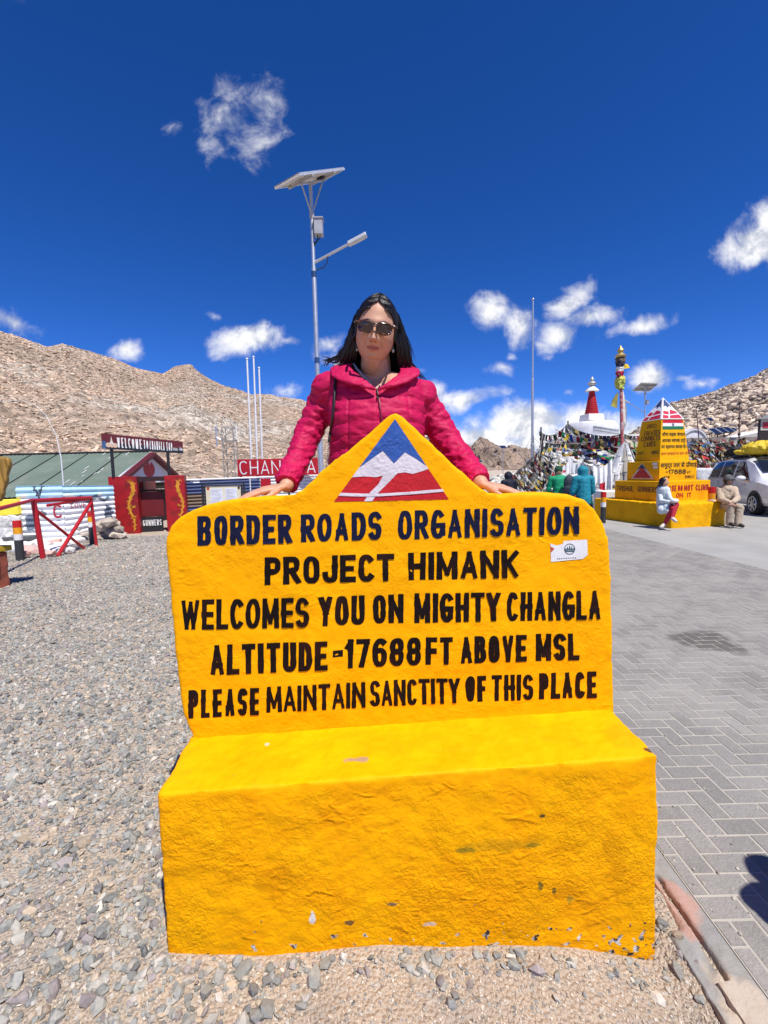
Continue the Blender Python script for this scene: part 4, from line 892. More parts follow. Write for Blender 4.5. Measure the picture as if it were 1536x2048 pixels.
# --- three white flag poles
for k, (pxt, pyt, pxb) in enumerate(((494, 719, 505), (507, 715, 516), (518, 737, 526))):
    yy = 16.9+.25*k; top = P(pxt, pyt, yy); bot = Vector((P(pxb, 985, yy).x, yy, zg(-4.5, yy)))
    mb = MB(); mb.tube([bot, bot*.5+top*.5, top], [.042, .036, .030], n=10); 
    t = thing('flagpole', ['slim white pole, left one of the three bare poles behind the red sign board', 'tallest slim white pole, middle one of the three bare poles', 'shortest slim white pole, right one of the three bare poles'][k], 'flagpole', bot, 'bare white poles behind the red sign')
    part('pole', mb, M_whitem, t, smooth=50); mb = MB(); mb.ell(top+Vector((0, 0, .02)), .045, .045, .04, 10, 6); part('cap', mb, M_whitem, t, smooth=50)
# --- lattice mast
yy = 30; b0 = P(463, 950, yy); tz = P(463, 855, yy).z; TOW = thing('lattice_mast', 'grey steel lattice mast with antennas below the tan slope', 'mast', (b0.x, yy, zg(b0.x, yy)))
mb = MB(); hw = .36; z0 = zg(b0.x, yy)
cor = [Vector((b0.x+sx*hw, yy+sy*hw, 0)) for sx, sy in ((-1, -1), (1, -1), (1, 1), (-1, 1))]
for c in cor: mb.tube([c+Vector((0, 0, z0)), c+Vector((0, 0, tz))], .035, n=5)
ns = 6
for s_ in range(ns):
    za, zb_ = z0+(tz-z0)*s_/ns, z0+(tz-z0)*(s_+1)/ns
    for i in range(4): mb.tube([cor[i]+Vector((0, 0, za)), cor[(i+1) % 4]+Vector((0, 0, zb_))], .02, n=4); mb.tube([cor[i]+Vector((0, 0, zb_)), cor[(i+1) % 4]+Vector((0, 0, zb_))], .02, n=4)
part('frame', mb, mat('weathered steel', (.30, .29, .28), .6, metal=.3), TOW)
mb = MB(); mb.tube([(b0.x-hw-.5, yy, tz+.1), (b0.x-hw-.5, yy, tz-1.2)], .05, n=6); mb.tube([(b0.x-hw-.5, yy, tz-.6), (b0.x-hw, yy, tz-.9)], .03, n=5); part('antenna', mb, M_steel, TOW)
mb = MB(); mb.tube([(b0.x+hw+.1, yy, tz+.15), (b0.x+hw+.1, yy, tz-.8)], .05, n=6); part('antenna', mb, M_whitem, TOW)
# --- framed notice board
na, nb = hz(P(404, 980, 12.9)), hz(P(490, 978, 13.2)); nz1 = P(404, 966, 12.9).z
NB = thing('notice_board', 'black framed notice board with two printed sheets on cream', 'notice board', (na.x, na.y, zg(na.x, na.y)))
def Nf(x, y, l=0.): return na+(nb-na)*x+Vector((0, 0, nz1-.95+.95*y))+Vector((0, -l, 0))
def framebox(mb, f, x0, y0, x1, y1, l0, l1): mb.add([f(x0, y0, l0), f(x1, y0, l0), f(x1, y1, l0), f(x0, y1, l0), f(x0, y0, l1), f(x1, y0, l1), f(x1, y1, l1), f(x0, y1, l1)], [(0, 1, 2, 3), (7, 6, 5, 4), (0, 4, 5, 1), (1, 5, 6, 2), (2, 6, 7, 3), (3, 7, 4, 0)])
mb = MB(); framebox(mb, Nf, .09, .05, .91, .90, .0, .02); pn = part('panel', mb, mat('cream board', (.66, .60, .42), .6), NB)
mb = MB()
for x0, y0, x1, y1 in ((0, 0, .035, 1), (.965, 0, 1, 1), (.035, .965, .965, 1), (.06, .02, .09, .93), (.91, .02, .94, .93), (.09, .90, .91, .93), (.035, 0, .965, .02)): framebox(mb, Nf, x0, y0, x1, y1, -.005, .04)
part('frame', mb, M_blackm, NB)
for x0 in (.20, .53):
    mb = MB(); framebox(mb, Nf, x0, .10, x0+.28, .82, .021, .024); s_ = part('notice', mb, mat('paper', (.66, .67, .72), .7), pn)
    mb = MB()
    for k in range(16): framebox(mb, Nf, x0+.02, .14+k*.042, x0+.02+.24*rnd.uniform(.7, 1), .152+k*.042, .0245, .0255)
    part('print', mb, mat('small print', (.36, .36, .42), .8), s_)
mb = MB(); mb.poly([Nf(.11, .87, .022), Nf(.18, .87, .022), Nf(.175, .80, .022), Nf(.145, .765, .022), Nf(.115, .80, .022)]); part('badge', mb, mat('badge rust', (.40, .06, .03), .6), pn, fixn=False)
mb = MB(); mb.poly([Nf(.83, .87, .022), Nf(.89, .87, .022), Nf(.885, .80, .022), Nf(.86, .765, .022), Nf(.835, .80, .022)]); part('badge', mb, mat('badge dark', (.03, .04, .03), .6), pn, fixn=False)
for x in (.018, .982): 
    mb = MB(); q = Nf(x, 0, 0); mb.tube([(q.x, q.y+.02, zg(q.x, q.y)), (q.x, q.y+.02, q.z+.05)], .03); part('post', mb, M_blackm, NB)

# --- red barrier of welded tube
def tube2(mb, a, b, r=.035, n=8): mb.tube([a, b], r, n=n)
f1 = gground(86, 1117); f2 = gground(193, 1092); top1 = P(67, 1002, f1.y); top2 = P(182, 996, f2.y)
BAR = thing('barrier', 'red tubular steel barrier with crossed braces on the gravel', 'barrier', (f1+f2)/2)
for a, b, r in ((f1, top1, .05), (f2, top2, .035)):
    mb = MB(); tube2(mb, a, b, r); part('leg', mb, M_redb, BAR, smooth=50)
mb = MB(); tube2(mb, top1, top2, .045); part('rail', mb, M_redb, BAR, smooth=50)
c1 = gground(115, 1113); c2 = gground(170, 1098)
mb = MB(); tube2(mb, c1, top2+(f2-top2)*.08, .04); part('brace', mb, M_redb, BAR, smooth=50)
mb = MB(); tube2(mb, c2, top1+(f1-top1)*.14, .03); part('brace', mb, M_redb, BAR, smooth=50)
mb = MB(); tube2(mb, P(95, 1011, f1.y+.3), P(181, 997.5, f2.y+.05), .03); part('brace', mb, M_redb, BAR, smooth=50)
far = P(-60, 1032, 6.3); mb = MB(); tube2(mb, top1+Vector((0, 0, .02)), far, .035); part('boom', mb, M_redb, BAR, smooth=50)
# --- banded bollards
M_bol = mat('banded bollard paint', (1, 1, 1), .5, attr='Col', var=.1, vscale=20)
def bollard(px, pyb, pyt, label, z=None, Y=None, r=None):
    p = gground(px, pyb) if z is None else G(px, pyb, z); h = P(px, pyt, p.y).z-p.z; r = r or .075
    mb = MB(); zs = [(0, .52, (.035, .035, .037)), (.52, .67, (.72, .72, .70)), (.67, .83, (.75, .34, .01)), (.83, 1, (.52, .012, .012))]
    for a, b, c in zs:
        mb.col = c; mb.revolve(p, [(r, h*a), (r, h*b)], 14) if False else mb.loft([[p+Vector((r*math.cos(t), r*math.sin(t), h*q)) for t in np.linspace(0, 2*math.pi, 15)[:-1]] for q in (a, b)], cap=(b == 1))
    return solo('bollard', mb, M_bol, label, 'bollard', p, 'banded bollards', smooth=40)
bollard(41, 1121, 1041, 'black bollard with white, orange and red bands left of the barrier')
bollard(186, 1088, 1022, 'black bollard with white, orange and red bands behind the barrier leg')
# --- stone heap beside the gate
rg = np.random.default_rng(21); k = 0
for px, py, s in ((205, 1052, .50), (222, 1064, .42), (236, 1070, .40), (190, 1066, .36), (212, 1072, .40), (176, 1066, .30), (228, 1056, .34), (246, 1074, .22), (198, 1077, .26), (162, 1062, .34), (150, 1058, .28), (238, 1058, .24), (218, 1044, .36), (232, 1046, .26)):
    y = 11.9+.35*rg.random(); p = P(px, py, y); p.z = max(p.z, zg(p.x, p.y)+.05)
    o = stones('stone', [p], [s*1.25], [np.array((.44, .37, .30))*rg.uniform(.7, 1.15)], M_boul, 30+k, flat=.6, jitter=.2, sink=.5, tilt=.2)
    me = o.data; co = np.empty(len(me.vertices)*3, np.float32); me.vertices.foreach_get('co', co); co = co.reshape(-1, 3)-np.array(p, np.float32); me.vertices.foreach_set('co', co.ravel()); o.location = p
    tag(o, 'rough brown stone in the loose pile left of the red gate', 'stone', 'stones piled beside the red gate'); k += 1
# --- whitewashed plinth with a dark slab, pink edging stones, yellow wall
pw = [gground(-90, 1098), gground(120, 1108), gground(185, 1075), gground(120, 1052), gground(-90, 1052)]
mb = MB(); mb.prism([Vector((p.x, p.y, p.z-.05)) for p in pw], (0, 0, .17)); PLN = solo('plinth', displace(remesh(mb, .05, 2), lambda p, n: .03*fbm(p, 3)), M_white, 'low whitewashed stone plinth behind the barrier', 'plinth', pw[1], smooth=50)
sl = [gground(-90, 1092), gground(60, 1092), gground(105, 1074), gground(40, 1064), gground(-90, 1062)]
mb = MB(); mb.prism([Vector((p.x, p.y, p.z+.13)) for p in sl], (0, 0, .09)); solo('dark_slab', mb, mat('dark slate', (.075, .078, .082), .7, var=.3, vscale=3), 'flat dark grey slab lying on the whitewashed plinth', 'slab', (sl[1].x, sl[1].y, sl[1].z+.13), bevel=.02)
for k, (px, py, s) in enumerate(((60, 1108, .5), (85, 1100, .55), (108, 1094, .5), (130, 1104, .36), (150, 1098, .34), (48, 1116, .36), (100, 1114, .3), (140, 1108, .28))):
    p = gground(px, py); p.z += .05
    o = stones('edging_stone', [p], [s], [np.array([(.60, .40, .35), (.70, .66, .62), (.62, .34, .28)][k % 3])], M_boul, 60+k, flat=.55, jitter=.18, sink=.3, tilt=.15)
    me = o.data; co = np.empty(len(me.vertices)*3, np.float32); me.vertices.foreach_get('co', co); co = co.reshape(-1, 3)-np.array(p, np.float32); me.vertices.foreach_set('co', co.ravel()); o.location = p
    tag(o, 'pink and white daubed edging stone at the foot of the barrier', 'stone', 'daubed stones edging the plinth')
ya, yb = hz(P(-120, 1020, 10.6)), hz(P(36, 1020, 11.5)); yz1 = P(20, 999, 11.3).z; yz0 = P(20, 1031, 11.3).z
mb = MB(); mb.obox(Vector((ya.x, ya.y, yz0)), yb-ya, (0, .3, 0), (0, 0, yz1-yz0)); solo('yellow_wall', mb, mat('lemon wall paint', (.80, .66, .05), .7, var=.08, bump=.3, bscale=20), 'lemon yellow painted wall strip at the left edge', 'wall', Vector((yb.x, yb.y, yz0)), bevel=.02)
mb = MB(); mb.obox(Vector((ya.x, ya.y-.1, zg(ya.x, ya.y)-.1)), yb-ya, (0, .55, 0), (0, 0, yz0-zg(ya.x, ya.y)+.1)); solo('rubble_wall', displace(remesh(mb, .04, 1), lambda p, n: .05*fbm(p, 5)), mat('white rubble', (.64, .62, .59), .9, var=.35, vscale=9, bump=1, bscale=14, bumpdist=.06), 'whitewashed rubble wall under the yellow strip', 'wall', Vector((yb.x, yb.y, zg(yb.x, yb.y))), smooth=40)
# --- brown plinth with a mustard lid and the ochre carved board at the left edge
pc = gground(22, 1172); ptop = P(22, 1101, pc.y).z
BR = thing('brown_pedestal', 'brown red masonry pedestal with a mustard rim at the left edge', 'pedestal', (pc.x-.3, pc.y+.3, pc.z))
mb = MB(); mb.obox((pc.x-.75, pc.y-.7, pc.z-.1), (.75-.16, 0, 0), (.16, .7, 0), (0, 0, ptop-pc.z+.1)); part('base', displace(remesh(mb, .025, 2), lambda p, n: .01*fbm(p, 9)), mat('brown red plaster', (.26, .065, .035), .7, var=.25, vscale=6, bump=.4, bscale=14), BR, smooth=50)
mb = MB(); mb.obox((pc.x-.82, pc.y-.78, ptop), (.86-.18, 0, 0), (.18, .82, 0), (0, 0, P(22, 1090, pc.y).z-ptop)); part('rim', mb, mat('mustard paint', (.42, .28, .012), .6, var=.15), BR, bevel=.015)
ob = [(0, 1002), (6, 985), (10, 970), (14, 950), (17, 935), (19.5, 924), (17, 918), (11, 915), (0, 914), (-40, 918), (-60, 935), (-50, 1000)]
mb = MB(); mb.prism([P(x, y, 6.1) for x, y in ob], (-.1, .16, 0)); op = displace(remesh(mb, .012, 4), lambda p, n: .012*math.sin(p.x*70+p.z*9))
OB = solo('carved_board', op, mat('ochre carving', (.30, .17, .03), .6, var=.35, vscale=12, mapping=(1, 1, .2)), 'ochre streaked round topped carving rising above the pedestal at the left edge', 'carving', P(-20, 1002, 6.1), smooth=50)
mb = MB(); a0 = P(-30, 1100, 6.1); mb.tube([(a0.x-.05, 6.18, ptop+.03), (a0.x-.05, 6.18, P(-25, 995, 6.1).z)], .10); part('stem', mb, mat('ochre carving', (.3, .17, .03)), OB)
# thin bent white rod over the shed
mb = MB(); mb.tube([P(128, 985, 12.6), P(126, 960, 12.6), P(122, 915, 12.6), P(112, 870, 12.6), P(92, 830, 12.6), P(68, 808, 12.6), P(40, 800, 12.6), P(0, 803, 12.6)], [.018, .018, .014, .009, .007, .006, .005, .004], n=6); solo('rod', mb, M_whitem, 'thin white whip rod bending over the green roof', 'rod', P(128, 985, 12.6), smooth=50)
# ================================================================== RIGHT SIDE
def tri(a, b, c): return [Vector(a), Vector(b), Vector(c)]
RZ = PAVZ-.008
# --- yellow milestone obelisk
OB_TH = math.radians(11.3); E1 = Vector((math.cos(OB_TH), math.sin(OB_TH), 0)); E2 = Vector((-math.sin(OB_TH), math.cos(OB_TH), 0))
CB = Vector((7.14, 11.11, 0)); CEN = Vector((7.916, 12.87, 0))
M_yobe = mat('yellow monument paint', (.80, .40, .004), .6, var=.08, vscale=3, bump=.5, bscale=16, bumpdist=.02, spec=.1, col2=(.70, .31, .004), c2scale=2.5, c2lo=.5, c2hi=.7)
M_yedge = M_yobe
OBE = thing('obelisk', 'stepped yellow obelisk monument with painted emblems and a flag on its faces', 'monument', CEN+Vector((0, 0, RZ)))
def sqbox(mb, half, z0, z1, half1=None):
    h1 = half if half1 is None else half1
    r = lambda h, z: [CEN+E1*(sx*h)+E2*(sy*h)+Vector((0, 0, z)) for sx, sy in ((-1, -1), (1, -1), (1, 1), (-1, 1))]
    mb.loft([r(half, z0), r(h1, z1)])
T1, T2, T3, T4, T5 = .50, 1.04, 1.58, 2.72, 3.36
mb = MB(); mb.prism([CB+Vector((0, 0, RZ-.15)), CB+E1*1.60+Vector((0, 0, RZ-.15)), CB+E1*2.12+E2*.66+Vector((0, 0, RZ-.15)), CB+E1*2.12+E2*2.95+Vector((0, 0, RZ-.15)), CB+E2*2.95+Vector((0, 0, RZ-.15))], (0, 0, T1-RZ+.15)); base = part('base', displace(remesh(mb, .035, 2), lambda p, n: .012*fbm(p, 4)), M_yobe, OBE, smooth=50)
mb = MB(); sqbox(mb, .824, T1-.06, T2); tier = part('tier', mb, M_yobe, OBE, bevel=.02)
mb = MB(); sqbox(mb, .60, T2-.02, T3); tier2 = part('tier', mb, M_yobe, OBE, bevel=.02)
mb = MB(); sqbox(mb, .475, T3-.02, T4, .355); shaft = part('shaft', mb, M_yobe, OBE, bevel=.012)
mb = MB(); sqbox(mb, .372, T4, T5, .004); cap = part('pyramid', mb, mat('pyramid white edges', (.72, .70, .70), .55, var=.06), OBE)
def face(h0, z0, h1, z1, side, l0=.004):
    if side == 'front': f = lambda s, h, z: CEN+E1*(s*h)-E2*h+Vector((0, 0, z)); nrm = -E2
    else: f = lambda s, h, z: CEN-E2*(s*h)-E1*h+Vector((0, 0, z)); nrm = -E1
    return quadmap(f(-1, h0, z0), f(1, h0, z0), f(1, h1, z1), f(-1, h1, z1), nrm)
def rect(fm, x0, y0, x1, y1, l=.005): return [fm(x0, y0, l), fm(x1, y0, l), fm(x1, y1, l), fm(x0, y1, l)]
def words(fm, rows, m, parent, W, H, t=.16):
    mb = MB()
    for k, (w, x0, x1, y0, y1) in enumerate(rows):
        asp = (x1-x0)*W/((y1-y0)*H)
        paint(mb, lettering(w, asp, t, seed=k+len(w)), lambda x, y, l, x0=x0, x1=x1, y0=y0, y1=y1: fm(x0+(x1-x0)*x, y0+(y1-y0)*y, .006+l))
    return part('lettering', mb, m, parent, fixn=False)
M_ink = mat('dark lettering', (.020, .014, .012), .5); M_inkr = mat('red lettering', (.38, .012, .015), .5)
ft2 = face(.824, T1, .824, T2, 'front'); lt2 = face(.824, T1, .824, T2, 'left')
words(ft2, [('PLEASE', .05, .34, .50, .78), ('DO', .37, .46, .50, .78), ('NOT', .49, .66, .50, .78), ('CLIMB', .71, .96, .50, .78), ('ON', .34, .47, .17, .40), ('IT', .55, .63, .17, .40)], M_inkr, tier, 1.65, .54, .2)
words(lt2, [('TRISHUL', .05, .47, .45, .72), ('GUNNERS', .56, .98, .45, .72)], M_inkr if False else mat('maroon lettering', (.10, .012, .012), .5), tier, 1.65, .54, .15)
# Devanagari lines set with a font, written in visual order
def hindi(text, fm, x0, x1, y0, y1, m, parent, bold=.012):
    cu = bpy.data.curves.new('t', 'FONT'); cu.body = text; cu.offset = bold; cu.resolution_u = 2; o = bpy.data.objects.new('t', cu); COL.objects.link(o)
    dg = bpy.context.evaluated_depsgraph_get(); me = bpy.data.meshes.new_from_object(o.evaluated_get(dg)); q = MB()
    co = np.array([v.co[:] for v in me.vertices]) if len(me.vertices) else np.zeros((0, 3))
    if len(co):
        a, b = co.min(0), co.max(0); q.add([fm(x0+(x1-x0)*(c[0]-a[0])/(b[0]-a[0]), y0+(y1-y0)*(c[1]-a[1])/(b[1]-a[1]), .006) for c in co], [tuple(p.vertices) for p in me.polygons])
        part('lettering', q, m, parent, fixn=False)
    bpy.data.objects.remove(o); bpy.data.curves.remove(cu); bpy.data.meshes.remove(me)
ft3 = face(.60, T2, .60, T3, 'front'); lt3 = face(.60, T2, .60, T3, 'left')
hindi('समुद्र तल से ऊँचाई', ft3, .03, .99, .60, .95, M_ink, tier2)
words(ft3, [('-17688', .17, .70, .34, .56), ('FT', .74, .83, .35, .45), ('OTF', .12, .28, .10, .24), ('51RCC', .68, .94, .10, .24)], M_ink, tier2, 1.2, .54, .19)
mb = MB(); mb.poly([lt3(.14, .10, .004), lt3(.86, .10, .004), lt3(.48, .93, .004)]); te = part('emblem', mb, mat('emblem cream', (.60, .48, .40), .6), tier2, fixn=False)
mb = MB(); ys = [.15, .27, .38, .48, .57, .66]
for k in range(5): w = .255*(1-k/5.3); mb.poly(rect(lt3, .49-w, ys[k], .49+w, ys[k+1], .006))
part('stair_field', mb, M_inkr, te, fixn=False)
mb = MB(); mb.poly([lt3(.335, .57, .0055), lt3(.40, .62, .0055), lt3(.49, .66, .0055), lt3(.58, .62, .0055), lt3(.63, .57, .0055), lt3(.48, .88, .0055)]); part('sky_field', mb, mat('emblem navy', (.02, .03, .08), .6), te, fixn=False)
mb = MB(); mb.poly(rect(lt3, .80, .80, .94, .93)); mb.poly(rect(lt3, .83, .64, .95, .76)); part('sticker', mb, mat('sticker paper', (.7, .7, .7)), tier2, fixn=False)
fs = face(.475, T3, .355, T4, 'front'); ls = face(.475, T3, .355, T4, 'left')
hindi('सीमा सड़क संगठन', fs, .05, .98, .575, .70, M_ink, shaft); hindi('आपका चांगला दर्रे', fs, .05, .95, .42, .55, M_ink, shaft); hindi('पर स्वागत करता है।', fs, .03, .95, .275, .40, M_ink, shaft); hindi('कृपया स्वच्छता का ध्यान रखें', fs, .03, .98, .125, .225, mat('orange lettering', (.50, .08, .01), .5), shaft, .008)
words(ls, [('BRO', .35, .78, .81, .91), ('CREATES', .22, .96, .64, .75), ('CONNECTS', .14, .98, .51, .62), ('CARES', .30, .80, .36, .48)], mat('maroon lettering', (.10, .012, .012), .5), shaft, .83, 1.14, .14)
words(ls, [('OTF', .10, .32, .17, .25), ('51RCC', .66, .95, .17, .25)], M_ink, shaft, .83, 1.14, .14)
for fm in (fs,):
    for y0, y1, c, nm in ((.91, .985, (.52, .012, .02), 'red'), (.835, .91, (.74, .74, .74), 'white'), (.76, .835, (.015, .15, .065), 'green')):
        pass
mb = MB(); mb.col = (.52, .012, .02); mb.poly(rect(fs, .06, .905, .95, .985)); mb.col = (.74, .74, .74); mb.poly(rect(fs, .06, .83, .95, .905)); mb.col = (.015, .15, .065); mb.poly(rect(fs, .06, .755, .95, .83))
fl = part('flag_painting', mb, M_vc, shaft, fixn=False)
mb = MB(); c_ = (.505, .8675)
for k in range(20):
    a, b = 2*math.pi*k/20, 2*math.pi*(k+1)/20; R1, R2 = .034, .024
    mb.poly([fs(c_[0]+R1*1.5*math.cos(a), c_[1]+R1*math.sin(a), .007), fs(c_[0]+R1*1.5*math.cos(b), c_[1]+R1*math.sin(b), .007), fs(c_[0]+R2*1.5*math.cos(b), c_[1]+R2*math.sin(b), .007), fs(c_[0]+R2*1.5*math.cos(a), c_[1]+R2*math.sin(a), .007)])
for k in range(12):
    a = math.pi*k/12; mb.poly([fs(c_[0]+.036*math.cos(a)+.003, c_[1]+.024*math.sin(a), .0075), fs(c_[0]-.036*math.cos(a)+.003, c_[1]-.024*math.sin(a), .0075), fs(c_[0]-.036*math.cos(a)-.003, c_[1]-.024*math.sin(a), .0075), fs(c_[0]+.036*math.cos(a)-.003, c_[1]+.024*math.sin(a), .0075)])
part('wheel', mb, mat('emblem navy', (.02, .03, .08)), fl, fixn=False)
for side in ('front', 'left'):
    fm = face(.372, T4, .004, T5, side); mb = MB()
    P2 = lambda x, y, l=.006: fm(x, y, l)
    mb.col = (.50, .02, .05); mb.poly([P2(.06, .04), P2(.94, .04), P2(.92, .36), P2(.62, .46), P2(.40, .36), P2(.09, .40)])
    mb.col = (.75, .73, .74); mb.poly([P2(.09, .39, .007), P2(.4, .35, .007), P2(.62, .44, .007), P2(.91, .36, .007), P2(.9, .48, .007), P2(.7, .60, .007), P2(.5, .50, .007), P2(.3, .62, .007), P2(.1, .50, .007)])
    mb.col = (.03, .06, .16); mb.poly([P2(.12, .54, .008), P2(.3, .63, .008), P2(.5, .52, .008), P2(.7, .62, .008), P2(.88, .52, .008), P2(.7, .9, .008), P2(.3, .9, .008)])
    mb.col = (.75, .73, .74)
    mb.poly([P2(.30, .03, .009), P2(.36, .03, .009), P2(.56, .44, .009), P2(.50, .44, .009)]); mb.poly([P2(.06, .20, .0095), P2(.35, .16, .0095), P2(.94, .22, .0095), P2(.94, .26, .0095), P2(.35, .20, .0095), P2(.06, .24, .0095)])
    part('emblem', mb, M_vc, cap, fixn=False)

# --- solar street lamps
def solar_lamp(name, label, base, top_z, psi, tau, roll, w, h, arm_dir, arm_z, arm_len, box_z, r=.042, detail=True, pc=None):
    t = thing(name, label, 'street lamp', base, 'solar street lamps'); b = Vector(base); tp = Vector((b.x, b.y, top_z))
    mb = MB(); k = b.z; mb.tube([b, b+Vector((0, 0, (top_z-k)*.45)), b+Vector((0, 0, (top_z-k)*.46)), b+Vector((0, 0, (top_z-k)*.78)), b+Vector((0, 0, (top_z-k)*.79)), tp], [r*1.15, r*1.1, r, r, r*.8, r*.8], n=14); part('pole', mb, M_steel, t, smooth=40)
    c = pc or tp+Vector((0, 0, .06)); a = Vector((math.cos(psi), math.sin(psi), 0)); b0 = Vector((-math.sin(psi), math.cos(psi), 0)); bb = b0*math.cos(tau)+Vector((0, 0, math.sin(tau))); n = a.cross(bb); a = a*math.cos(roll)+n*math.sin(roll); n = a.cross(bb)
    mb = MB(); mb.obox(c-a*w/2-bb*h/2+n*.012, a*w, bb*h, n*.012); pn = part('solar_panel', mb, mat('solar cells', (.012, .018, .045), .15, spec=.6), t)
    mb = MB(); e = .03
    for o, x, y in ((c-a*w/2-bb*h/2, a*w, bb*e), (c-a*w/2+bb*(h/2-e), a*w, bb*e), (c-a*w/2-bb*(h/2-e), a*e, bb*(h-2*e)), (c+a*(w/2-e)-bb*(h/2-e), a*e, bb*(h-2*e))): mb.obox(o-n*.016, x, y, n*.042)
    part('frame', mb, mat('aluminium frame', (.74, .74, .72), .4, metal=.5), pn)
    mb = MB(); mb.obox(c-a*w*.46-bb*h*.46, a*w*.92, bb*h*.92, n*.011); part('back_sheet', mb, mat('panel back sheet', (.58, .55, .50), .6), pn)
    if detail:
        mb = MB(); mb.obox(c+bb*.25-a*.06-n*.035, a*.12, bb*.10, n*.03); part('junction_box', mb, M_blackm, pn)
    mb = MB()
    for s_ in (-.24, .24): mb.obox(c-a*w/2+bb*(s_*h-.02)-n*.05, a*w, bb*.04, n*.034)
    mb.obox(c-a*.02-bb*h*.3-n*.07, a*.04, bb*h*.6, n*.02); part('rail', mb, mat('grey bracket', (.42, .41, .39), .6, metal=.3), t)
    mb = MB(); cl = tp-Vector((0, 0, .55))
    for s_ in (-1, 1): mb.tube([cl, c+bb*(s_*.24*h)-n*.05], .014, n=6)
    mb.tube([cl-Vector((0, 0, .05)), cl+Vector((0, 0, .05))], r*1.05, n=10); part('brace', mb, mat('grey bracket', (.42, .41, .39)), t)
    ad = Vector(arm_dir).normalized(); ap = Vector((b.x, b.y, arm_z)); ae = ap+ad*arm_len
    mb = MB(); mb.tube([ap, ae], .024, n=10); part('arm', mb, M_steel, t, smooth=50)
    sd = ad.cross(Vector((0, 0, 1))).normalized(); un = sd.cross(ad)
    mb = MB(); mb.obox(ae-sd*.055-un*.03-ad*.02, sd*.11, ad*.36, un*.06); lh = part('lamp_head', mb, mat('lamp housing', (.55, .56, .55), .5, metal=.2), t, bevel=.012)
    mb = MB(); mb.obox(ae-sd*.045-un*.036+ad*.06, sd*.09, ad*.24, un*.008); part('lens', mb, mat('lamp lens', (.55, .55, .52), .2), lh)
    if detail:
        mb = MB()
        for q in (.05, .30): mb.tube([ae+ad*q-sd*.03+un*.02, ae+ad*q-sd*.03+un*.07], .012, n=6)
        part('fin', mb, M_steel, lh)
        mb = MB(); mb.tube([ap+ad*.28-un*.02, ap+ad*.24-un*.10, ap+ad*.14-un*.16, ap-Vector((0, 0, .14))+ad*.03], .009, n=6); part('cable', mb, M_blackm, t, smooth=50)
        mb = MB()
        for zz in (arm_z-.20, arm_z-1.72): mb.tube([(b.x, b.y, zz-.05), (b.x, b.y, zz+.05)], r*1.10, n=14)
        part('band', mb, mat('blue tape', (.02, .06, .16), .5), t, smooth=50)
    mb = MB(); bx = Vector((b.x+r+.075, b.y-.02, box_z)); mb.box(bx, (.15, .15, .26)); bo = part('battery_box', mb, mat('battery box paint', (.36, .36, .38), .5, metal=.2), t, bevel=.006)
    mb = MB(); mb.box(bx+Vector((0, 0, .14)), (.18, .18, .02)); part('lid', mb, mat('battery box paint', (.36, .36, .38)), bo)
    if detail:
        mb = MB(); mb.tube([bx+Vector((-.02, 0, -.12)), bx+Vector((-.03, 0, -.22)), bx+Vector((-.10, 0, -.30))], .012, n=6); mb.tube([bx+Vector((.03, 0, -.12)), bx+Vector((0, 0, -.2)), bx+Vector((-.10, 0, -.26))], .008, n=6); part('cable', mb, M_blackm, bo, smooth=50)
    return t
lb = Vector((-1.165, 8.5, zg(-1.165, 8.5)))
solar_lamp('street_lamp', 'tall galvanised solar street lamp standing behind the woman', lb, 6.62, -.53, .542, .06, .555, 1.55, P(692, 491, 8.4)-P(627, 526, 8.5), P(627, 526, 8.5).z, .72, P(640, 457, 8.5).z, pc=Vector((-1.149, 8.5, 6.70)))
q = P(1288, 880, 28); solar_lamp('street_lamp', 'solar street lamp rising behind the yellow obelisk', Vector((q.x, 28, RZ)), P(1288, 776, 28).z, .25, -.45, 0, 1.25, .8, (-1, -.2, .55), P(1288, 826, 28).z, 1.3, P(1284, 805, 28).z, detail=False)
q = P(1006, 950, 62); solar_lamp('street_lamp', 'small distant solar lamp beside the dark hooded man, taller of two', Vector((q.x, 62, -.6)), P(1006, 895, 62).z, .3, .6, 0, .95, .75, (-1, 0, .4), P(1006, 915, 62).z, 1.2, P(1006, 906, 62).z, detail=False)
q = P(961, 940, 110); solar_lamp('street_lamp', 'tiny far solar lamp beyond the woman\'s right sleeve', Vector((q.x, 110, -1)), P(961, 923, 110).z, .3, .6, 0, 1.0, .8, (-1, 0, .4), P(961, 931, 110).z, 1.2, P(961, 927, 110).z, detail=False, r=.06)

# --- tall guyed mast
mbz = RZ; mbp = Vector((6.74, 20.4, mbz)); mt = P(1066, 600, 20.4)
MAST = thing('guyed_mast', 'very tall slender grey mast held by thin guy wires beside the flag covered shrine', 'mast', mbp)
mb = MB(); pts = [mbp+(mt-mbp)*t for t in (0, .30, .302, .62, .622, 1)]; mb.tube(pts, [.075, .075, .055, .055, .038, .034], n=10); part('pole', mb, M_steel, MAST, smooth=40)
mb = MB(); mb.ell(mt+Vector((0, 0, .03)), .06, .06, .05, 10, 6); part('cap', mb, M_steel, MAST, smooth=50)
mb = MB(); gp = mbp+(mt-mbp)*.34
for dx, dy in ((-1.6, .3), (-1.1, -1.2), (3.4, 1.5), (1.2, 2)): mb.tube([gp, mbp+Vector((dx, dy, 0))], .006, n=4)
for d in (-.06, .09): mb.tube([mbp+Vector((d, -.05, 0)), gp+Vector((d*.5, -.05, 0))], .010, n=4)
part('guy_wire', mb, mat('wire', (.3, .3, .31), .5, metal=.5), MAST)

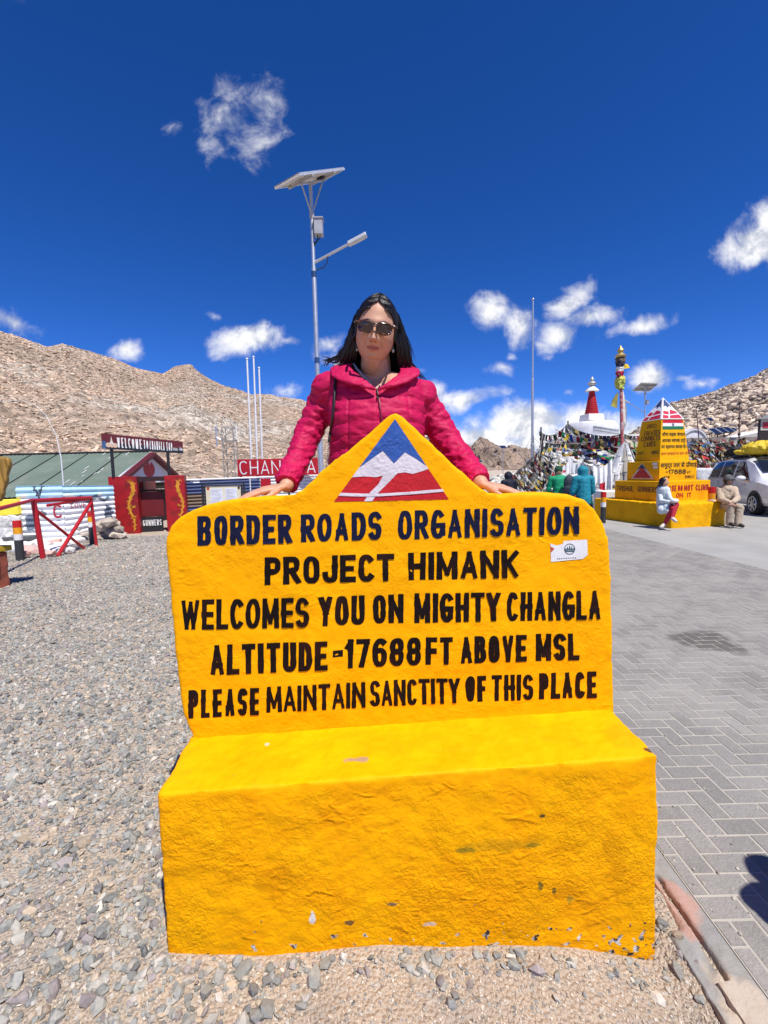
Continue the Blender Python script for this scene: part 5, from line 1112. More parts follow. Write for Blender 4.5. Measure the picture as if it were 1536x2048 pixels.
# --- white shrine: square terraces, drum, red spire
SC = Vector((9.75, 21.2, 0)); SY = math.radians(8)
STU = thing('stupa', 'white shrine with a ringed red spire above prayer flags', 'shrine', SC+Vector((0, 0, RZ)))
def sq(mb, h, z0, z1, h1=None):
    R = Matrix.Rotation(SY, 3, 'Z'); rr = lambda h, z: [SC+R @ Vector((sx*h, sy*h, 0))+Vector((0, 0, z)) for sx, sy in ((-1, -1), (1, -1), (1, 1), (-1, 1))]
    mb.loft([rr(h, z0), rr(h1 or h, z1)])
mb = MB(); sq(mb, 2.55, RZ-.1, 1.35, 2.45); part('base', mb, M_white, STU, bevel=.05)
mb = MB(); sq(mb, 2.15, 1.35, 1.95); sq(mb, 1.8, 1.95, 2.45); sq(mb, 1.45, 2.45, 2.85); part('terrace', mb, M_white, STU, bevel=.03)
dz = P(1190, 868, 20.3).z; dt = P(1190, 841, 20.3).z
M_whiter = mat('fresh whitewash', (.74, .735, .73), .85, var=.12, vscale=3, col2=(.56, .54, .52), c2scale=2.5, c2lo=.5, c2hi=.72)
mb = MB(); mb.revolve(SC, [(1.0, 2.80), (1.08, dz-.1), (1.14, dz+.15), (1.12, dt-.15), (.98, dt), (.30, dt+.03)], 28); dr = part('drum', mb, M_whiter, STU, smooth=40)
mb = MB(); 
for k in range(34):
    a = -1.9+k*.06; z = dz+.32-.16*math.sin((k/33)*math.pi); 
    for jj in range(2): mb.ell(SC+Vector((1.13*math.cos(a), 1.13*math.sin(a), z-jj*.14)), .04, .04, .05, 6, 4)
part('garland', mb, mat('grey beads', (.36, .37, .38), .7), dr, smooth=60)
sx, s0, s1 = SC, P(1181, 838, 21.2).z, P(1181, 829, 21.2).z; st = P(1177, 783, 21.2).z
mb = MB(); sq(mb, .40, s0-.1, s1, .36); part('harmika', mb, M_whiter, STU, bevel=.02)
mb = MB(); prof = []
for k in range(13):
    t = k/13; r = .29*(1-t)+.11*t; z0 = s1+(st-s1)*t; dz_ = (st-s1)/13; prof += [(r*.94, z0), (r*1.05, z0+dz_*.25), (r*1.05, z0+dz_*.75), (r*.94, z0+dz_*.99)]
mb.revolve(SC, prof, 20); part('spire', mb, mat('spire red', (.42, .012, .02), .6, var=.1), STU, smooth=30)
mb = MB(); mb.revolve(SC, [(.30, st), (.28, st+.06), (.10, st+.22), (.05, st+.24)], 16); part('parasol', mb, M_whiter, STU, smooth=40)
mb = MB(); mb.revolve(SC, [(.04, st+.22), (.16, st+.30), (.19, st+.36), (.12, st+.44), (.05, st+.48), (.09, st+.54), (.02, st+.66)], 14)
mb.prism([SC+Vector((-.2, 0, st+.40)), SC+Vector((-.10, 0, st+.26)), SC+Vector((.10, 0, st+.26)), SC+Vector((.2, 0, st+.40)), SC+Vector((0, 0, st+.34))], (0, .04, 0)); part('finial', mb, mat('tarnished silver', (.45, .44, .40), .45, metal=.5), STU, smooth=40)

# --- prayer flags
FC = [(.035, .075, .30), (.66, .65, .63), (.42, .025, .035), (.025, .20, .085), (.60, .42, .045)]
FD = [(.05, .05, .06), (.12, .10, .09), (.20, .03, .035), (.35, .33, .30), (.06, .10, .06), (.30, .22, .08)]
def flag_string(label, p0, p1, sag, n, size, pal, group, seed, swing=.5, gap=.85):
    rr = random.Random(seed); p0, p1 = Vector(p0), Vector(p1); mb = MB(); mb.col = (.35, .33, .30)
    cv = lambda t: p0+(p1-p0)*t-Vector((0, 0, sag*4*t*(1-t)))
    mb.tube([cv(i/14) for i in range(15)], .010, n=4)
    d = (p1-p0).normalized(); k0 = rr.randrange(5)
    hn = Vector((d.y, -d.x, 0)); hn = hn.normalized() if hn.length > 1e-3 else Vector((0, -1, 0))
    for i in range(n):
        t = (i+.5)/n; a = cv(t-.5*gap/n); b = cv(t+.5*gap/n); kf = rr.uniform(.7, 1.1); mb.col = tuple(c*kf for c in pal[(i+k0) % len(pal)])
        h = size*rr.uniform(.75, 1.15); s1_, s2_ = rr.uniform(-swing, swing), rr.uniform(-swing, swing); w1, w2 = rr.uniform(-.25, .25), rr.uniform(-.15, .15)
        m1, m2 = a+hn*h*.5*s1_-Vector((0, 0, h*.5))+d*h*w2, b+hn*h*.5*s1_*1.2-Vector((0, 0, h*.5))+d*h*w2
        l1, l2 = m1+hn*h*.5*s2_-Vector((0, 0, h*.45))+d*h*w1, m2+hn*h*.5*s2_*.7-Vector((0, 0, h*.5))+d*h*w1
        mb.add([a, b, m2, m1, l2, l1], [(0, 1, 2, 3), (3, 2, 4, 5)])
    return solo('flag_string', mb, M_cloth, label, 'prayer flags', p0, group, fixn=False)
k = 0
for i in range(15):     # bright strings wrapped round the terraces
    y = 893+i*5.2+rnd.uniform(-2, 2); xa = 1098-i*.8+rnd.uniform(-10, 12); xb = 1305+rnd.uniform(-25, 25); Ya = 18.3-i*.05+rnd.uniform(-.2, .2); Yb = 18.2-i*.05+rnd.uniform(-.2, .2)
    flag_string('string of bright prayer flags wrapped across the front of the shrine', P(xa, y+rnd.uniform(-5, 5), Ya), P(xb, y+rnd.uniform(-6, 6), Yb), rnd.uniform(.06, .22), 24, .22, FC, 'bright prayer flag strings on the shrine', 100+i, swing=1.2)
for i in range(26):     # dusty strings running down to the left
    t = i/25; xa = 1078+58*t+rnd.uniform(-6, 6); ya = 905-42*t+rnd.uniform(-5, 6); xb = 1022+62*t+rnd.uniform(-8, 8)-4; yb = 1000+rnd.uniform(-8, 16)
    Ya = 19.0+rnd.uniform(-.4, .4); Yb = 15.6+1.2*rnd.random()
    flag_string('string of dusty prayer flags slanting down the left flank of the shrine', P(xa, ya, Ya), P(xb, yb, Yb), rnd.uniform(.05, .25), 20, .20, FD if i % 5 else FC, 'dusty prayer flag strings on the shrine', 200+i, swing=1.0)
HS = [((1078, 862, 19.0), (1134, 848, 18.6), 'sagging line of grey flags between two posts left of the shrine drum', .30, 12, FD), ((1134, 850, 18.6), (1248, 868, 17.1), 'line of flags strung from the shrine post to the prayer pole', .22, 14, FD), ((1248, 868, 17.1), (1330, 838, 18), 'line of dark flags rising from the prayer pole to the right', .30, 14, FD), ((1085, 868, 18.8), (1075, 930, 17.5), 'dark bundle of flags hanging down the left post', .05, 8, FD), ((1250, 878, 17.0), (1330, 880, 17.5), 'pale cord with flags between the prayer pole and the obelisk', .1, 12, [(.5, .45, .3), (.6, .55, .45)])]
HS += [((1110, 858, 18.7), (1246, 878, 17.2), 'lower line of mixed flags sagging in front of the white drum', .18, 18, FC), ((1134, 846, 18.5), (1290, 905, 17.6), 'line of dusty flags crossing the drum down to the right', .25, 18, FD), ((1090, 885, 18.7), (1246, 866, 17.2), 'line of dusty flags crossing the drum up to the prayer pole', .20, 18, FD), ((1247, 872, 17.1), (1320, 896, 17.4), 'short line of bright flags from the prayer pole to the obelisk', .12, 10, FC)]
for j, (a, b, lab, sg, n, pal) in enumerate(HS): flag_string(lab, P(*a), P(*b), sg, n, .26, pal, 'flag lines strung above the shrine', 300+j, swing=.8)
for j, (px, pyt, pyb, Y, lab) in enumerate(((1082, 854, 990, 18.9, 'dark flag post at the left corner of the shrine'), (1136, 842, 930, 18.6, 'dark flag post just left of the shrine drum'), (1328, 832, 930, 18.2, 'cloth wrapped flag post behind the obelisk'))):
    a = P(px, pyt, Y); b = Vector((a.x, a.y, RZ)); mb = MB(); mb.tube([b, a], .03, n=6)
    for q in range(7): mb.ell(b+(a-b)*(.55+.06*q)+Vector((rnd.uniform(-.05, .05), rnd.uniform(-.05, .05), 0)), .07+.03*(q % 2), .07, .12, 8, 5)
    solo('flag_post', mb, mat('dark wrapped cloth', (.06, .05, .055), .9, var=.4, vscale=14), lab, 'post', b, smooth=60)
# red cloth band and hanging white sheets
def drape(name, p0, p1, h, col, label, cat, seed, folds=9, amp=.08, flare=0.):
    mb = MB(); d = p1-p0; L = d.length; n = Vector((d.y, -d.x, 0)).normalized(); nu, nv = folds*6, 8; V = []
    for j in range(nv+1):
        v = j/nv; V.append([p0+d*(i/nu)-Vector((0, 0, .16*math.sin(math.pi*i/nu)+.05*noise.noise(Vector((i*.5, seed, 1)))))+n*(amp*(.3+.7*v)*(.5*math.sin(i/nu*folds*6.28+seed+2*noise.noise(Vector((i*.07, seed, 2))))+1.2*noise.noise(Vector((i/nu*folds*.9, v*.8, seed+4))))+.06*noise.noise(Vector((i*.12, v*2, seed)))+flare*v)-Vector((0, 0, h*v*(1+.12*noise.noise(Vector((i*.1, seed, 0))))+.05*math.sin(math.pi*i/nu))) for i in range(nu+1)])
    for j in range(nv):
        for i in range(nu): mb.col = col(i/nu, j/nv); mb.add([V[j][i], V[j][i+1], V[j+1][i+1], V[j+1][i]], [(0, 1, 2, 3)])
    return solo(name, mb, M_cloth, label, cat, p0, smooth=80, fixn=False)
drape('cloth_band', P(1128, 884, 18.5), P(1330, 886, 18.0), .22, lambda u, v: (.22, .03, .035), 'long maroon cloth band tied across the shrine above the flags', 'cloth', 3, 14, .04)
W_ = (.74, .73, .72)
RW = lambda lo, hi, rows: (lambda u, v: (.50, .03, .05) if (lo < u < hi and int(v*8) in rows) else W_)
drape('white_sheet', P(1108, 930, 17.4), P(1140, 918, 17.2), 1.35, RW(.25, .7, (1, 2, 5)), 'white hanging sheet with red squares left of the green jacket', 'cloth', 5, 3, .09, .25)
drape('white_sheet', P(1138, 912, 17.3), P(1166, 924, 17.0), 1.6, lambda u, v: W_, 'plain white sheet hanging between the green jacket and the teal anorak', 'cloth', 9, 3, .10, .2)
drape('grey_sheet', P(1164, 918, 17.0), P(1190, 926, 16.9), 1.7, lambda u, v: (.20, .21, .23) if u < .7 else (.30, .31, .33), 'grey hanging sheet right behind the teal anorak', 'cloth', 7, 3, .12, .3)
drape('white_sheet', P(1186, 930, 16.8), P(1224, 916, 16.6), 1.55, RW(.30, .62, (3, 4)), 'white sheet with a red square left of the scarf bundle', 'cloth', 11, 4, .11, .35)
# heap of old flags under the strings
mb = MB(); 
for _ in range(5200):
    px = rnd.uniform(1030, 1330); pt = 900 if px > 1110 else 905+(1110-px)*.75; py = pt+(1-rnd.random()**1.3)*(1000-pt)
    Y = 18.5-.022*(py-900)+rnd.uniform(-.25, .25); c = P(px, py, Y); pal = FC if rnd.random() < (.5 if px > 1110 else .10) else FD
    kf = rnd.uniform(.5, 1.12); mb.col = tuple(q*kf for q in rnd.choice(pal+([(.66, .65, .63)]*(7 if px > 1110 else 2)))); a = rnd.uniform(-.6, .6) if px > 1110 else rnd.uniform(.5, 1.3)
    u = Vector((math.cos(a), rnd.uniform(-.4, .4), -math.sin(a)*.6)).normalized()*rnd.uniform(.10, .26); w = Vector((rnd.uniform(-.4, .4), rnd.uniform(-.8, .3), -1)).normalized()*rnd.uniform(.05, .16)
    mb.add([c-u-w, c+u-w*.6, c+u*1.1+w, c-u*.9+w+Vector((0, .04, 0)), c+Vector((0, -.05, 0))], [(0, 1, 4), (1, 2, 4), (2, 3, 4), (3, 0, 4)])
tag(part('flag_heap', mb, M_cloth, fixn=False), 'tangled heap of faded prayer flags round the shrine', 'prayer flags', kind='stuff')
mb = MB(); mb.add([P(1034, 1010, 18.2), P(1350, 1010, 18.2), P(1350, 905, 19.0), P(1112, 905, 19.0), P(1034, 985, 18.6)], [(0, 1, 2, 3, 4)]); 
mb = MB(); 
rr_ = []
for px, py, Y, r in ((1062, 995, 17.8, .9), (1095, 975, 18.2, 1.3), (1130, 960, 18.6, 1.6), (1180, 955, 18.6, 1.8), (1240, 955, 18.6, 1.8), (1285, 960, 18.8, 1.4)):
    c = P(px, py, Y+r*.8); mb.ell(c, r*1.2, r*.9, r, 14, 10)
solo('mound', displace(remesh(mb, .12, 2), lambda p, n: .12*fbm(p, 1.5)), mat('dark cloth mound', (.10, .085, .08), .95, var=.5, vscale=5, bump=1, bscale=6, bumpdist=.1), 'dark mound of old cloth under the prayer flags', 'mound', P(1180, 1000, 18.6), smooth=60)

# --- prayer pole with scarves
ppb = P(1249, 905, 17.0); ppb = Vector((ppb.x, 17.0, RZ)); ppt = P(1241, 712, 17.0)
POL = thing('prayer_pole', 'tall red and white prayer pole with a gilded tip and cloths tied round its head', 'pole', ppb)
mb = MB(); mb.tube([ppb, ppt], [.068, .052], n=10); part('pole', mb, mat('pink red pole paint', (.42, .10, .10), .6, var=.3, vscale=6, col2=(.55, .45, .42), c2scale=5), POL, smooth=50)
pd = (ppt-ppb).normalized(); 
mb = MB(); mb.revolve(ppt-Vector((0, 0, .05)), [(.16, 0), (.20, .05), (.10, .14), (.07, .17), (.12, .24), (.10, .30), (.03, .36), (.01, .44)], 12); part('finial', mb, mat('gilded tip', (.50, .38, .14), .4, metal=.6), POL, smooth=40)
cl = [((.14, .10, .07), .10, .16), ((.03, .03, .06), .28, .18), ((.55, .54, .55), .46, .16), ((.40, .02, .04), .62, .18), ((.55, .50, .10), .80, .18), ((.45, .48, .10), .96, .18)]
for c, dzc, hh in cl:
    mb = MB(); rr = [ppt+Vector((0, 0, -dzc)) for _ in (0,)][0]; ring = lambda z, r: [rr+Vector((r*(1+.25*math.sin(j*2.3+dzc*9))*math.cos(j*2*math.pi/12), r*(1+.2*math.cos(j*1.7))*math.sin(j*2*math.pi/12), z)) for j in range(12)]
    mb.loft([ring(-hh*1.3, .06+.05*((dzc*10) % 1.7)), ring(-hh*.6, .13), ring(0, .15), ring(hh*.6, .11)]); mb = displace(remesh(mb, .025, 1), lambda p, n: .06*fbm(p, 7)+.02*fbm(p, 22)); part('cloth', mb, mat('tied cloth %.2f' % dzc, c, .9, var=.3, vscale=14), POL, smooth=50)
def banner(px, py, Y, poly, c, name, label, cat):
    mb = MB(); pts = [P(x, y, Y) for x, y in poly]; n_ = len(pts); 
    mb.prism([p+Vector((0, .05*math.sin(i*1.9), 0)) for i, p in enumerate(pts)], (0, .012, 0)); return part(name, mb, mat(label, c, .85, var=.25, vscale=9), POL)
banner(0, 0, 16.9, [(1248, 727), (1257, 728), (1259, 736), (1247, 738)], (.60, .42, .02), 'pennant', 'yellow pennant', '')
banner(0, 0, 16.95, [(1237, 784), (1236, 800), (1233, 817), (1221, 812), (1226, 800), (1232, 788)], (.30, .25, .05), 'pennant', 'olive pennant', '')
banner(0, 0, 17.05, [(1243, 750), (1249, 765), (1248, 770), (1242, 752)], (.03, .03, .08), 'pennant', 'navy pennant', '')
banner(0, 0, 17.08, [(1244, 772), (1250, 790), (1253, 820), (1252, 850), (1246, 868), (1244, 840), (1244, 800)], (.62, .61, .55), 'streamer', 'grey streamer', '')
mb = MB(); rk = random.Random(4)
for i in range(170):
    a = rk.uniform(-math.pi, math.pi); r1 = .66*rk.random()**.6; z1 = rk.uniform(RZ+.05, .9); zt_ = P(1249, 885, 17).z-rk.uniform(0, .5)
    dirv = Vector((math.cos(a), math.sin(a)*.8, 0)); pts = [Vector((ppb.x, ppb.y, zt_))+dirv*.08, Vector((ppb.x, ppb.y, zt_*.7+z1*.3))+dirv*r1*.45, Vector((ppb.x, ppb.y, zt_*.35+z1*.65))+dirv*r1*.85, Vector((ppb.x, ppb.y, z1))+dirv*r1]
    w = rk.uniform(.06, .15); pr = Vector((-dirv.y, dirv.x, 0)); kf = rk.uniform(.6, 1.03); mb.col = tuple(c*kf for c in ((.74, .73, .72) if rk.random() < .85 else (.55, .50, .42)))
    for p, q_ in zip(pts, pts[1:]): mb.add([p-pr*w*.6, p+pr*w*.6, q_+pr*w, q_-pr*w, p+dirv*.05, q_+dirv*.06], [(0, 4, 5, 3), (4, 1, 2, 5)])
for i in range(16):
    a = rk.uniform(0, 6.28); z = P(1249, 905, 17).z-rk.uniform(-.1, 1.0); mb.col = (.70*rk.uniform(.7, 1), .69*.95, .68*.9); mb.ell(Vector((ppb.x+.13*math.cos(a), ppb.y+.13*math.sin(a)-.05, z)), rk.uniform(.07, .16), .09, rk.uniform(.06, .10), 8, 6)
solo('scarf_bundle', mb, M_cloth, 'thick bundle of white scarves tied round the foot of the prayer pole', 'scarves', ppb, smooth=60, fixn=False)
# --- white plinth block left of the obelisk
mb = MB(); a_ = P(1212, 1004, 14.6); mb.box((a_.x+.35, 14.9, .28), (.95, .7, .78)); solo('white_block', mb, M_white, 'low whitewashed block left of the obelisk steps', 'block', (a_.x+.35, 14.9, RZ), bevel=.03)
bollard(1206, 1046, 984, 'banded bollard standing left of the obelisk beside the teal jacket', z=RZ, r=.07)
bollard(1421, 1048, 974, 'banded bollard right of the obelisk behind the seated man', z=RZ, r=.085)

# --- camp up the right slope
mb = MB(); a, b = P(1392, 1000, 20), P(1500, 1000, 20.5); wz = P(1400, 936, 20).z; mb.obox((a.x, 20, RZ-.1), (b.x-a.x+8, .6, 0), (0, .5, 0), (0, 0, wz-RZ+.1)); solo('parapet', displace(remesh(mb, .08, 1), lambda p, n: .05*fbm(p, 2.5)), mat('grey white rubble', (.52, .52, .52), .9, var=.25, vscale=4, bump=.8, bscale=6, bumpdist=.05), 'grey white masonry parapet behind the car', 'wall', (a.x, 20, RZ), smooth=50)
mb = MB()
for _ in range(1500):
    px = rnd.uniform(1372, 1600); py = rnd.uniform(884, 944); Y = 24-.06*(py-884)+rnd.uniform(-.3, .3); c = P(px, py, Y)
    kf = rnd.uniform(.5, 1.1); mb.col = tuple(q*kf for q in rnd.choice(FD+FD+[(.45, .03, .04), (.55, .54, .52), (.40, .30, .08), (.05, .12, .30)])); a = rnd.uniform(.2, 1.4); u = Vector((math.cos(a), rnd.uniform(-.4, .4), -math.sin(a))).normalized()*rnd.uniform(.12, .30); w = Vector((rnd.uniform(-.5, .5), -.4, -.6)).normalized()*rnd.uniform(.06, .14)
    mb.add([c-u-w, c+u-w, c+u+w, c-u+w], [(0, 1, 2, 3)])
tag(part('flag_heap', mb, M_cloth, fixn=False), 'tangle of dark prayer flags on the bank behind the parked car', 'prayer flags', kind='stuff')
mb = MB(); mb.add([P(1366, 1000, 24.5), P(1720, 1000, 24.5), P(1720, 880, 26), P(1366, 886, 26), P(1366, 1000, 28), P(1720, 1000, 28), P(1720, 870, 29), P(1366, 876, 29)], [(0, 1, 2, 3), (3, 2, 6, 7), (0, 3, 7, 4), (1, 5, 6, 2)])
solo('bank', mb, mat('dark bank', (.14, .115, .10), .95, var=.4, vscale=2, bump=1, bscale=3, bumpdist=.1), 'dark earth bank under the flags behind the car', 'bank', P(1450, 1000, 24.5))
for i in range(7):
    y = 886+i*8; flag_string('string of dark prayer flags along the bank behind the car', P(1370+rnd.uniform(-5, 10), y, 23.4), P(1470+rnd.uniform(-10, 30), y+rnd.uniform(-14, 14), 23), .2, 16, .26, FD, 'dark prayer flag strings on the bank', 400+i, swing=1)
drape('blue_sheet', P(1372, 889, 23.2), P(1414, 886, 23.0), .62, lambda u, v: (.06, .20, .38), 'faded blue sheet hanging on the bank right of the obelisk', 'cloth', 2, 5, .06)
# tents and roofs
def barrel(name, px0, px1, pyb, pyt, Y, depth, label, m=M_whiter):
    a, b = P(px0, pyb, Y), P(px1, pyb, Y); r = (b-a).length/2; c = (a+b)/2; h = P((px0+px1)/2, pyt, Y).z-c.z; z0 = a.z
    ring = lambda y: [Vector((c.x+r*math.cos(t), y, z0+h*max(0, math.sin(t))**.9)) for t in np.linspace(math.pi, 0, 15)]
    t = thing(name, label, 'tent', (c.x, Y, z0-.5)); mb = MB(); mb.loft([ring(Y), ring(Y+depth)], cap=False, closed=False); part('shell', mb, m, t, smooth=60)
    mb = MB(); mb.poly(ring(Y+.02)); f = part('end_wall', mb, m, t, fixn=False)
    mb = MB(); rr = [Vector((c.x+r*.85*math.cos(q), Y-.01, z0+h*.85*math.sin(q))) for q in np.linspace(math.pi*.95, .05*math.pi, 9)]; mb.tube(rr, .05, n=5); part('seam', mb, mat('tent seam', (.3, .3, .3)), f)
    mb = MB(); mb.box((c.x, Y+depth/2, z0-.8), (2*r, depth, 1.6)); part('base', mb, mat('tent footing', (.30, .26, .22), .9), t)
barrel('tent', 1362, 1416, 886, 857, 36, 7, 'white barrel vaulted tent right of the obelisk pyramid')
mb = MB(); pa = [P(1425, 884, 34), P(1540, 860, 36), P(1700, 850, 38), P(1700, 838, 42), P(1520, 857, 42), P(1478, 866, 38)]
RF = thing('long_tent', 'long low white canvas roof on the slope above the car', 'tent', P(1480, 890, 36)); mb.poly(pa); part('roof', mb, M_whiter, RF, fixn=False)
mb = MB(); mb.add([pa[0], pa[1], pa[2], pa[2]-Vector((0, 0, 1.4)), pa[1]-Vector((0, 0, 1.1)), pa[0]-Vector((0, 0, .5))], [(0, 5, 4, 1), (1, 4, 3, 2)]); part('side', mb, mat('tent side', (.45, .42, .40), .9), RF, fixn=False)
for k, (px, py) in enumerate(((1424, 857), (1436, 855), (1449, 854), (1462, 856))):
    c = P(px+6, py+6, 40+.2*k); t = thing('solar_panel', ['blue black solar panel, leftmost of the row on the right slope', 'blue black solar panel, second of the row on the right slope', 'blue black solar panel, third of the row on the right slope', 'darkest solar panel, last of the row on the right slope'][k], 'solar panel', c-Vector((0, 0, .4)), 'solar panels on the slope')
    a = Vector((1, .1, 0))*.42; b = Vector((-.30, .75, .62))*.62; n = a.cross(b).normalized(); mb = MB(); mb.obox(c-a-b*.6, a*2, b*1.3, n*.04); part('panel', mb, mat('solar cells', (.012, .018, .045)), t)
    mb = MB(); mb.obox(c+a*.96-b*.6, a*.08, b*1.3, n*.06); mb.obox(c-a-b*.6, a*.08, b*1.3, n*.06); part('frame', mb, mat('aluminium frame', (.74, .74, .72)), t)
    mb = MB(); mb.tube([c+b*.5, c+b*.5-Vector((0, 0, .9))], .03, n=5); mb.tube([c-b*.4, c-b*.4-Vector((0, 0, .4))], .03, n=5); part('stand', mb, M_blackm, t)
c = P(1420, 841, 48); mb = MB(); mb.obox(c, (.55, .1, 0), (-.1, .4, .35), (0, .02, -.05)); mb.tube([c+Vector((.25, .2, .1)), c+Vector((.25, .2, -.6))], .04, n=5); solo('solar_panel', mb, mat('solar cells', (.012, .018, .045)), 'single small solar panel alone among the boulders above the row', 'solar panel', c)
# hut at the right edge
ha = P(1517, 882, 21); hb_ = P(1640, 882, 21.5); hz1 = P(1517, 838, 21).z; HUT = thing('hut', 'dark hut with a grey felt roof and a red board at the right edge', 'hut', (ha.x+1.4, 22, ha.z-1.5))
mb = MB(); mb.obox((ha.x, 21, ha.z-2.2), (3.2, .2, 0), (.35, .5, 0), (0, 0, hz1-ha.z+2.2)); w_ = part('wall', mb, mat('dark hut wall', (.028, .018, .018), .8, var=.2), HUT)
mb = MB(); mb.prism([(ha.x-.2, 20.8, hz1-.02), (ha.x+3.6, 21.0, hz1-.02), (ha.x+1.6, 20.9, hz1+.85)], (.45, .75, 0)); part('roof', mb, mat('grey felt roof', (.26, .27, .25), .85, var=.12, vscale=2), HUT)
mb = MB(); mb.obox((ha.x+.06, 20.985, P(1520, 861, 21).z), (3, .18, 0), (0, .02, 0), (0, 0, .50)); sb_ = part('sign', mb, mat('cream hut board', (.50, .44, .38), .7), w_)
mb = MB(); mb.obox((ha.x+.16, 20.97, P(1520, 856, 21).z), (2.4, .15, 0), (0, .02, 0), (0, 0, .26)); part('panel', mb, mat('sign red', (.42, .008, .016)), sb_)
for px, pyt, pyb, Y, lean, lab in ((1479, 803, 886, 26, .0, 'thin dark pole with red rags in front of the white canvas roof'), (1392, 815, 886, 30, -.35, 'thin leaning pole in front of the barrel tent'), (1322, 838, 900, 22, .8, 'thin leaning stick between the lamp and the obelisk')):
    a = P(px, pyt, Y); b = P(px, pyb, Y)+Vector((-lean, 0, -1)); mb = MB(); mb.tube([b, a], [.04, .02], n=6)
    if px == 1479:
        for q in (.45, .6, .72): mb.ell(b+(a-b)*q, .09, .07, .10, 8, 5)
    solo('pole', mb, mat('dark pole', (.10, .05, .05), .8), lab, 'pole', b)
# pale rubble ridge beyond the dark hooded man
rg = np.random.default_rng(33); pos = []; size = []; cols = []
for _ in range(900):
    px = rg.uniform(985, 1075); py = 948+rg.uniform(0, 60)+abs(px-1045)*.25; Y = 34-.12*(py-948); q = P(px, py, Y); pos.append(q); size.append(rg.uniform(.25, .7)); cols.append(np.array((.60, .57, .50))*rg.uniform(.6, 1.1))
tag(stones('rubble', pos, size, cols, M_boul, 44, flat=.6, sink=0), 'pale rubble ridge beyond the dark hooded man', 'rubble', kind='stuff')

# --- silver people carrier
CARH = math.radians(105); CF = Vector((-math.cos(math.radians(75)), -math.sin(math.radians(75)), 0)); CL = Vector((-CF.y, CF.x, 0))   # forward, left
CO = Vector((11.4, 13.7, 0))-CF*1.30+CL*.80; CO.z = RZ
def cw(x, y, z): return CO+CF*x+CL*y+Vector((0, 0, z))
CAR = thing('parked_car', 'silver people carrier parked behind the seated man', 'car', CO)
M_car = mat('silver car paint', (.70, .70, .71), .28, metal=.08, var=.03, coat=.6, spec=.5); M_glass = mat('dark car glass', (.012, .014, .017), .06, spec=.6); M_tyre = mat('tyre rubber', (.018, .018, .018), .85); M_rim = mat('alloy rim', (.55, .55, .56), .35, metal=.7); M_trim = mat('black trim', (.02, .02, .02), .6)
# stations: x, half width at belt, sill z, belt z, roof z, roof half width
ST = [(-2.28, .72, .45, .95, 1.00, .55), (-2.22, .80, .38, 1.05, 1.35, .60), (-2.0, .86, .32, 1.08, 1.66, .63), (-1.4, .88, .28, 1.08, 1.74, .66), (-.4, .885, .27, 1.06, 1.76, .68), (.35, .885, .27, 1.03, 1.74, .67), (.75, .885, .27, 1.02, 1.60, .66), (1.15, .88, .27, 1.01, 1.28, .70), (1.42, .88, .28, .99, 1.06, .74), (1.9, .86, .30, .92, .95, .72), (2.2, .80, .32, .78, .82, .60), (2.32, .66, .40, .62, .66, .45)]
mb = MB(); rings = []
for x, w, zs, zb, zr_, rw in ST:
    h = [(w*.90, zs), (w*.99, zs+.12), (w, (zs+zb)/2), (w*.985, zb), (rw+(w-rw)*.45, zb+(zr_-zb)*.5), (rw, zb+(zr_-zb)*.90), (rw*.7, zr_), (0, zr_+.02)]
    ring = [cw(x, -y, z) for y, z in h]+[cw(x, y, z) for y, z in h[::-1][1:]]; rings.append(ring)
mb.loft(rings); body = part('body', mb, M_car, CAR, smooth=35)
def side_pt(x, f, s):   # f: 0 belt .. 1 roof edge
    for a, b in zip(ST, ST[1:]):
        if a[0] <= x <= b[0]:
            t = (x-a[0])/(b[0]-a[0]); w, zs, zb, zr_, rw = [a[i]+(b[i]-a[i])*t for i in range(1, 6)]; break
    pts = [(w*.985, zb), (rw+(w-rw)*.45, zb+(zr_-zb)*.5), (rw, zb+(zr_-zb)*.90)]; q = f*2; i = min(1, int(q)); u = q-i
    y = pts[i][0]*(1-u)+pts[i+1][0]*u+.006; z = pts[i][1]*(1-u)+pts[i+1][1]*u; return cw(x, s*y, z)
for s in (-1, 1):
    for nm, xs in (('window', (-1.95, -1.15)), ('window', (-1.07, -.18)), ('window', (-.08, .92))):
        mb = MB(); n = 8; lo = []; hi = []
        for i in range(n+1):
            x = xs[0]+(xs[1]-xs[0])*i/n; tf = .93 if x < .3 else max(.10, .93*(1-(x-.3)/.68)); tf = tf if x > -1.7 else .93*(1-(-1.7-x)/.6)
            lo.append(side_pt(x, .05, s)); hi.append([side_pt(x, .05+(tf-.05)*k/4, s) for k in range(1, 5)])
        rowsv = [lo]+[[hi[i][k] for i in range(n+1)] for k in range(4)]
        mb.loft(rowsv, closed=False); part(nm, mb, M_glass, CAR, smooth=60, fixn=False)
mb = MB(); ws = [[cw(x, y*w, z) for y in np.linspace(-1, 1, 9)] for x, w, z in ((1.16, .60, 1.235+.05), (.97, .60, 1.44+.02), (.80, .60, 1.60), (.52, .57, 1.715))]
mb.loft(ws, closed=False); mb.v = [tuple(Vector(v)+CF*.03+Vector((0, 0, .03))) for v in mb.v]; part('windscreen', mb, M_glass, CAR, smooth=60, fixn=False)
